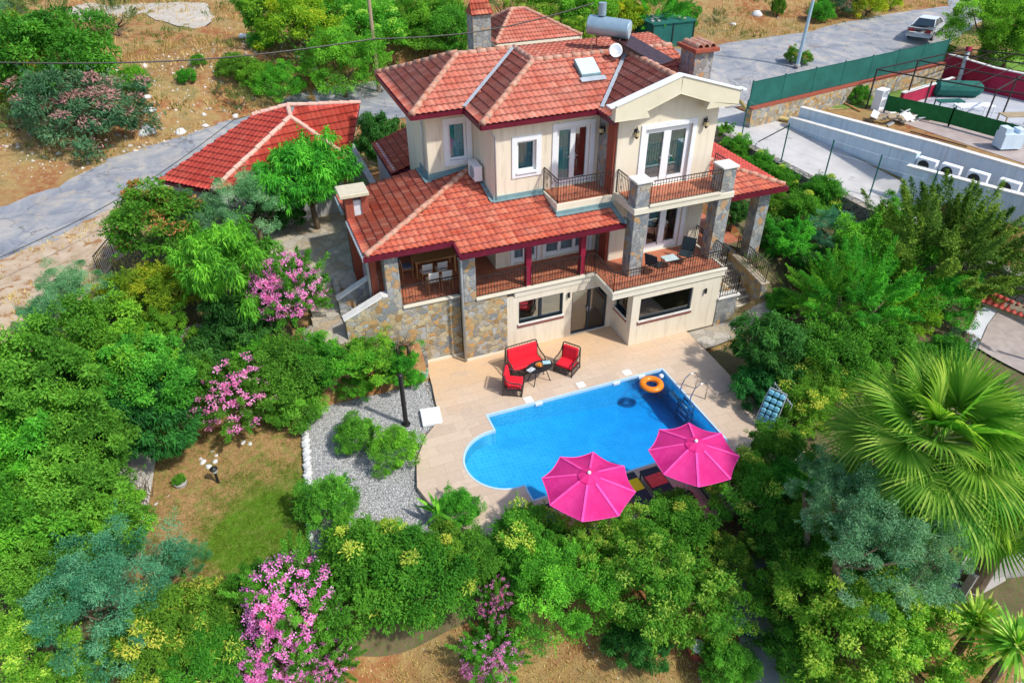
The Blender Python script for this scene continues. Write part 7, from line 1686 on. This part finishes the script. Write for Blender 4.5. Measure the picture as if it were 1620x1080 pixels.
# dry stone wall holding up the driveway
dw = thing('retaining_wall', 'grey dry stone wall holding up the pale driveway above the garden hedge', 'wall', (13.3, 10, 1)); ln = [(12.95, 16.0), (12.9, 13.5), (13.3, 7.8), (14.3, 2.2), (16.0, -4.2), (17.0, -8.0)]; zt_ = [3.0, 2.95, 2.85, 2.45, 2.15, 1.9]; s = MB(); s2 = MB()
for i in range(len(ln) - 1):
    p = np.array((*ln[i], zt_[i])) - (13.3, 10, 1); q = np.array((*ln[i + 1], zt_[i + 1])) - (13.3, 10, 1); a_ = nrm(np.cross(q - p, (0, 0, 1))) * .24
    s.add([p - a_, q - a_, q + a_, p + a_] + [v - np.array((0, 0, 2.2)) for v in (p - a_, q - a_, q + a_, p + a_)], [(0, 1, 2, 3), (7, 6, 5, 4), (0, 4, 5, 1), (1, 5, 6, 2), (2, 6, 7, 3), (3, 7, 4, 0)])
s.build('wall', MT['drystone'], dw)
# wire fence posts along the driveway
wf = [xy(1173, 217, 2.8), xy(1235, 258, 2.8), xy(1303, 284, 2.75), xy(1376, 308, 2.4), xy(1462, 330, 2.2)]
t = thing('wire_fence', 'tall thin green posts of the wire fence along the driveway wall', 'fence', (wf[0][0], wf[0][1], 2.8)); w0 = np.array((*wf[0], 2.8)); zs_ = [2.8, 2.8, 2.7, 2.35, 2.1]
for i, p in enumerate(wf): MB().tube([np.array((*p, zs_[i])) - w0, np.array((*p, zs_[i] + 2.1)) - w0], .035, 6).build('post', MT['greenfab'], t)
MB().tube([np.array((*wf[1], 4.8)) - w0, np.array((*xy(1199, 226, 2.8), 2.85)) - w0], .03, 6).build('brace', MT['iron'], t)
wi = MB()
for i in range(4):
    for hh in (.3, .9, 1.5, 2.05): wi.tube([np.array((*wf[i], zs_[i] + hh)) - w0, np.array((*wf[i + 1], zs_[i + 1] + hh)) - w0], .005, 3)
wi.build('wire', MT['metalgrey'], t)
# blue painted walls
def low_wall(label, top, z_top, zb, th=.25, name='painted_wall', mat=None, capm=True):
    a = top[0]; t = thing(name, label, 'wall', (a[0], a[1], zb)); L = np.array((a[0], a[1], zb)); s = MB(); c = MB()
    for i in range(len(top) - 1):
        p = np.array((*top[i][:2], z_top[i])) - L; q = np.array((*top[i + 1][:2], z_top[i + 1])) - L; a_ = nrm(np.cross((q - p) * (1, 1, 0), (0, 0, 1))) * th / 2; e = nrm(q - p) * .01
        P_ = [p - a_, q - a_, q + a_, p + a_]; B_2 = [np.array((v[0], v[1], 0)) for v in P_]; s.add(P_ + B_2, [(0, 1, 2, 3), (7, 6, 5, 4), (0, 4, 5, 1), (1, 5, 6, 2), (2, 6, 7, 3), (3, 7, 4, 0)])
        c.beam(p + (0, 0, .03), q + (0, 0, .03), th + .08, .05)
    s.build('wall', mat or MT['bluewall'], t)
    if capm: c.build('coping', MT['whitecap'], t)
    return t
wa = [xy(1251, 186, 3.3), xy(1452, 248, 4.0)]; low_wall('pale blue painted wall rising along the driveway', wa, [3.3, 4.15], 2.2)
wc = [xy(1268, 170, 3.9), xy(1480, 226, 4.1), xy(1660, 278, 4.2)]; low_wall('longer pale blue wall behind, in front of the yard rubbish', wc, [3.9, 4.1, 4.2], 2.6)
wb = [xy(1436, 262, 3.9), xy(1660, 320, 4.1)]; low_wall('tall pale blue wall below the row of air conditioners', wb, [3.9, 4.1], .8)
w0_ = [xy(1436, 262, 3.9), (xy(1436, 262, 3.9)[0] + .35, xy(1436, 262, 3.9)[1] + 1.5)]
MB_ = MB(); p_ = wb[0]; q_ = wb[1]; cnt = ['first in the row, nearest the villa', 'second in the row on the blue wall', 'third in the row on the blue wall', 'fourth in the row on the blue wall']
base_ac = None
for k, (px, py) in enumerate(((1466, 262), (1503, 272), (1546, 283), (1595, 297))):
    P_ = at(px, py, 3.7)
    if base_ac is None:
        t = thing('air_conditioner', 'white outdoor air conditioner, ' + cnt[k], 'air conditioner', P_, math.radians(-72), 'air conditioners behind the blue wall'); MB().box(-.45, .45, -.17, .17, -.35, .35).build('casing', MT['white'], t, bevel=.02); MB().tube([(-.1, -.172, 0), (-.1, -.182, 0)], .27, 18).build('fan_grille', MT['black'], t); base_ac = t
    else: copy_tree(base_ac, P_, None, 'white outdoor air conditioner, ' + cnt[k])
# crimson walled patio
low_wall('crimson painted low wall on the left of the neighbouring patio', [xy(1422, 168, 2.8), xy(1502, 143, 2.8)], [3.6, 3.6], 2.7, .2, 'crimson_wall', MT['crimson']); low_wall('long crimson painted wall at the back of the neighbouring patio', [xy(1488, 121, 2.8), xy(1560, 145, 2.8), xy(1660, 168, 2.8)], [4.3] * 3, 2.7, .2, 'crimson_wall', MT['crimson'])
drape('grey_patio', [xy(1430, 168, 2.85), xy(1500, 140, 2.85), xy(1560, 140, 2.85), xy(1660, 160, 2.85), xy(1660, 215, 2.85), xy(1540, 200, 2.85)], .03, vmat('grey_slab_paving', (.38, .40, .44), (.48, .50, .53), 1, .8, .1), 1)
drape('yard_grass', [xy(1300, 150, 2.8), xy(1400, 120, 2.8), xy(1480, 108, 2.8), xy(1495, 130, 2.8), xy(1420, 155, 2.8), xy(1370, 170, 2.8), xy(1310, 175, 2.8)], .03, vmat('rough_yard_grass', (.08, .18, .02), (.18, .26, .05), 2, .95, .5, spots=((.36, .25, .12), 1.2, .55)), .6)
drape('back_lawn', [xy(1560, 100, 3), xy(1660, 115, 3), xy(1660, 90, 3), xy(1570, 85, 3)], .05, vmat('back_grass', (.10, .22, .02), (.16, .3, .03), 2, .95, .5), 1)
fence_line([xy(1398, 178, 2.8), xy(1500, 200, 2.8), xy(1615, 232, 2.8)], 2.8, 1.0, 3.2, 'low artificial green hedge screen in front of the neighbouring patio', name='hedge_screen', mat=MT['greenhedge'])
# steel pergola frame
pg = thing('pergola', 'dark steel pergola frame over the neighbouring patio', 'pergola', at(1450, 170, 2.8)); PG = np.array(at(1450, 170, 2.8)); ztp = 5.0
cs = [at(1372, 174, 2.8), at(1462, 160, 2.8), at(1432, 160, 2.8), at(1558, 192, 2.8), at(1588, 180, 2.8)]
tops = [(1387, 110), (1455, 97), (1576, 142), (1620, 117), (1520, 79)]
for a_, b_ in (((1370, 172), (1389, 111)), ((1431, 165), (1456, 97)), ((1460, 172), (1483, 128)), ((1558, 192), (1577, 143)), ((1586, 181), (1613, 120))): 
    p = np.array(at(*a_, 2.8)); hh = 2.4
    for z_ in np.arange(1, 4, .05): 
        q = MR @ (p + (0, 0, z_) - CAM)
        if 540 + FPX * q[1] / q[2] < b_[1]: hh = z_; break
    MB().beam(p - PG, p + (0, 0, hh) - PG, .07).build('post', MT['iron'], pg)
def bm2(a_, b_, z=4.9, th=.07): MB().beam(np.array(at(*a_, z)) - PG, np.array(at(*b_, z)) - PG, th).build('beam', MT['iron'], pg)
for a_, b_ in (((1387, 110), (1530, 78)), ((1387, 110), (1577, 143)), ((1455, 96), (1622, 128)), ((1577, 143), (1625, 116)), ((1530, 78), (1640, 90)), ((1500, 84), (1640, 104)), ((1577, 143), (1640, 152))): bm2(a_, b_)
for a_, b_ in (((1420, 116), (1540, 80)), ((1460, 122), (1570, 82)), ((1500, 128), (1610, 82)), ((1540, 136), (1640, 90))): bm2(a_, b_, 4.95, .035)
# leftover things in the yard
bt0 = at(1512, 148, 3.0); o = thing('covered_boat', 'long dark green covered drum lying on the patio', 'tank', (bt0[0], bt0[1], 2.85), math.radians(-25)); d = MB().tube([(-1.5, 0, .5), (-1.3, 0, .5), (1.2, 0, .45), (1.5, 0, .4)], [.25, .5, .5, .3], 12); d.build('cover', MT['greenfab'], o)
st0 = at(1516, 130, 2.9); o = thing('stove_pipe', 'slanting pale blue metal flue with a red cap on the patio', 'flue', (st0[0], st0[1], 2.8)); MB().tube([(0, 0, .2), (.35, .35, 2.0)], .14, 12).build('pipe', MT['metalgrey'], o); MB().tube([(.34, .34, 1.98), (.40, .40, 2.25)], .2, 12).build('cap', MT['crimson'], o)
def ytable(px, py, w_, d_, h_, label, m, rz=-.3):
    P_ = at(px, py, 2.85); t = thing('patio_table', label, 'table', P_, rz); MB().box(-w_ / 2, w_ / 2, -d_ / 2, d_ / 2, h_ - .05, h_).build('table_top', m, t)
    for a in (-1, 1):
        for b_ in (-1, 1): MB().box(a * w_ / 2 * .94 - .03, a * w_ / 2 * .94 + .03, b_ * d_ / 2 * .9 - .03, b_ * d_ / 2 * .9 + .03, 0, h_ - .05).build('leg', m, t)
ytable(1497, 177, 1.6, .6, .7, 'dark green table on the grey patio', MT['greenfab']); ytable(1535, 186, 2.2, .8, .75, 'pair of white tables pushed together on the grey patio', MT['white']); ytable(1603, 201, 1.9, .8, .75, 'brown table at the right edge of the grey patio', MT['woodold'])
rb0 = at(1420, 190, 2.85); o = thing('rubbish_heap', 'heap of white broken boards and bags behind the blue wall', 'rubbish', rb0, 0); rg = np.random.default_rng(12); wpale = vmat('white_board', (.68, .67, .63), (.80, .79, .76), 4, .7, .1)
for k in range(26):
    d = MB(); d.obox((rg.uniform(-1.6, 2.2), rg.uniform(-.7, .6), rg.uniform(.05, .5)), rg.uniform(.3, .9), rg.uniform(.25, .6), .05, rg.uniform(0, 3), rg.normal(0, .35), rg.normal(0, .3)); d.build('board', wpale if k % 5 else MT['woodold'], o)
dc0 = at(1388, 172, 2.8); o = thing('old_cabinet', 'white open cabinet leaning beside the rubbish heap', 'cabinet', dc0, math.radians(20)); d = MB().box(-.4, -.34, -.25, .25, 0, 1.2).box(.34, .4, -.25, .25, 0, 1.2).box(-.34, .34, -.25, .25, 1.14, 1.2).box(-.34, .34, -.25, .25, 0, .06).box(-.34, .34, -.25, .25, .6, .65).box(-.34, .34, .2, .25, .06, 1.14); d.build('carcass', MT['white'], o)
for k, (a_, b_, lb_) in enumerate((((1325, 158), (1362, 176), 'left one of two pale planks lying near the driveway end'), ((1200, 158), (1240, 178), 'pale plank on the soil beside the curved pipe'), ((1440, 208), (1530, 232), 'long thin dark bar lying in the yard'))):
    p, q = at(*a_, 2.86), at(*b_, 2.86); o = MB().beam((0, 0, 0), np.array(q) - np.array(p), .12 if k < 2 else .06, .05).build('plank' if k < 2 else 'bar', MT['wood'] if k < 2 else MT['iron'], None); o.location = p; props(o, lb_, 'plank' if k < 2 else 'bar')
yp = [at(1171, 160, 3.2), at(1180, 172, 2.95), at(1205, 182, 2.9), at(1250, 190, 2.95)]; o = MB().tube([np.array(p) - np.array(yp[0]) for p in yp], .12, 10).build('curved_pipe', vmat('yellow_pipe', (.42, .32, .10), (.52, .40, .15), 4, .6, .1), None, smooth=True); o.location = yp[0]; props(o, 'yellow curved pipe lying along the head of the driveway', 'pipe')
yq = [at(1268, 186, 3.0), at(1400, 215, 3.0), at(1640, 285, 3.0)]; o = MB().tube([np.array(p) - np.array(yq[0]) for p in yq], .07, 8).build('yellow_pipe', bpy.data.materials['yellow_pipe'], None); o.location = yq[0]; props(o, 'long yellow pipe running between the two blue walls', 'pipe')
b0 = at(1592, 232, 2.9); o = thing('block_pillar', 'small stepped pale blue block structure at the end of the wall', 'masonry', b0, -.3); MB().box(-.6, .6, -.4, .4, 0, .8).build('base', MT['bluewall'], o); MB().box(-.6, -.2, -.3, .3, .8, 1.1).box(.2, .6, -.3, .3, .8, 1.0).build('top_blocks', MT['bluewall'], o)
# lower right neighbour deck
drape('wooden_deck', [xy(1560, 520, .3), xy(1590, 480, .3), xy(1680, 520, .3), xy(1680, 620, .3), xy(1545, 555, .3)], .14, vmat('weathered_deck', (.30, .25, .23), (.42, .36, .33), 3, .9, .3), .5)
drape('pale_patio', [xy(1500, 570, .3), xy(1540, 500, .3), xy(1575, 480, .3), xy(1592, 484, .3), xy(1540, 560, .3)], .10, vmat('pale_patio_slab', (.55, .58, .62), (.64, .66, .70), 2, .7, .1), .5)
rp = [at(1552, 478, 2.0), at(1570, 461, 2.4), at(1665, 500, 2.4), at(1665, 520, 2.0)]; t = thing('tiled_canopy', 'narrow red tiled canopy along the stone wall at the right edge', 'canopy', rp[0]); u_ = MB(); slab_under(u_, rp, .08); so2 = u_.build('roof', MT['woodold'], t, off=rp[0]); tile_plane('tiled_slope', rp, (rp[0], rp[3]), MT['tile_flat'], so2, offp=rp[0])
for k in (0, 3): p = np.array(rp[k]) - np.array(rp[0]); MB().beam(p + (0.1, .1, -.1), p + (.1, .1, -1.4), .1).build('post', MT['woodold'], t)
# iron fences in the garden
def iron_fence(name, label, pts, zf, h=1.1):
    L = np.array((*pts[0], zf(0))); t = thing(name, label, 'fence', tuple(L)); P_ = [tuple(np.array((*p, zf(i))) - L) for i, p in enumerate(pts)]; r = railing(None, P_, h=h, gap=.13, name='panel', scroll=False); r.parent = t; return t
iron_fence('iron_fence', 'black iron bar fence between the sandy verge and the yellow-green shrub', [hp(205, 388), hp(183, 410), hp(160, 440)], lambda i: 2.35, 1.2)
iron_fence('iron_fence', 'iron fence above a concrete wall, between the left trees and the full pink oleander', [xy(258, 535, 2.0), xy(335, 518, 2.0)], lambda i: 2.0, 1.0)
iron_fence('iron_fence', 'black iron fence beside the mossy sidewalk at the bottom right', [xy(1193, 940, -.9), xy(1230, 1000, -.9), xy(1290, 1085, -.9)], lambda i: -.95, 1.1)
o = thing('concrete_wall', 'low grey concrete wall under the iron fence left of the full oleander', 'wall', (*xy(300, 530, 1.6), .8)); MB().box(-1.6, 1.6, -.12, .12, 0, 1.15).build('wall', MT['concrete'], o)
# low retaining wall above the gravel and lawn
o = thing('garden_wall', 'low rubble wall between the gravel bed and the creeper bushes', 'wall', (-10.6, 1.1, -.2)); MB().box(-2.6, 2.45, -.02, .38, -.2, 1.35).build('wall', MT['drystone'], o)
o = thing('garden_wall', 'low rubble wall behind the upper end of the lawn', 'wall', (-16, 1.15, -.2)); MB().box(-2.6, 2.75, -.02, .38, -.2, .9).build('wall', MT['drystone'], o)
drape('concrete_path', [xy(215, 690, 0), xy(250, 720, 0), xy(235, 800, 0), xy(205, 830, 0), xy(165, 790, 0), xy(190, 720, 0)], .06, vmat('pale_path', (.42, .40, .37), (.54, .51, .47), 2, .9, .2), .3)
drape('concrete_drive', [xy(1500, 930, -1), xy(1540, 860, -1), xy(1580, 880, -1), xy(1590, 920, -1), xy(1545, 945, -1)], .2, MT['concrete'], .3)
o = thing('curved_wall', 'curved grey concrete wall beside the yuccas', 'wall', at(1560, 905, -.9)); p_ = [np.array(at(*a, -.6)) - np.array(at(1560, 905, -.9)) for a in ((1530, 925), (1560, 905), (1600, 895), (1650, 890))]
s = MB(); 
for i in range(3): s.beam(p_[i], p_[i + 1], .2, .9)
s.build('wall', MT['concrete'], o)
for (px, py, lb, c1, c2) in ((1166, 985, 'crumpled pale plastic bag on the sidewalk edge', (.5, .58, .6), (.7, .75, .76)), (1183, 1000, 'crumpled dark blue bag beside the sidewalk', (.01, .02, .2), (.02, .04, .3))):
    P_, _ = hit(px, py); me = rock(int(px), .28, vmat('bag_plastic', c1, c2, 6, .4, .3)); o = bpy.data.objects.new('plastic_bag', me); COL.objects.link(o); o.location = (float(P_[0]), float(P_[1]), float(P_[2]) + .12); props(o, lb, 'bag')
P_, _ = hit(1100, 1035); o = thing('clay_pot', 'terracotta pot with a white cloth on top in the shade at the bottom', 'pot', (float(P_[0]), float(P_[1]), float(P_[2]))); MB().lathe((0, 0, 0), [(.18, 0), (.26, .35), (.3, .4), (.26, .42)], 14).build('pot', MT['brick'], o); MB().lathe((0, 0, .42), [(.22, 0), (.18, .1), (.05, .14)], 10).build('cloth', MT['white'], o)
# gate lattice on the side porch
o = thing('lattice_panel', 'white lattice panel standing on the side porch', 'lattice', (5.0, 4.2, 2.6), .2); d = MB()
for k in range(6): d.beam((-.5 + k * .2, 0, .0), (-.5 + k * .2, 0, 1.3), .03)
for k in range(6): d.beam((-.52, 0, .1 + k * .22), (.52, 0, .1 + k * .22), .03)
d.build('slats', MT['white'], o)
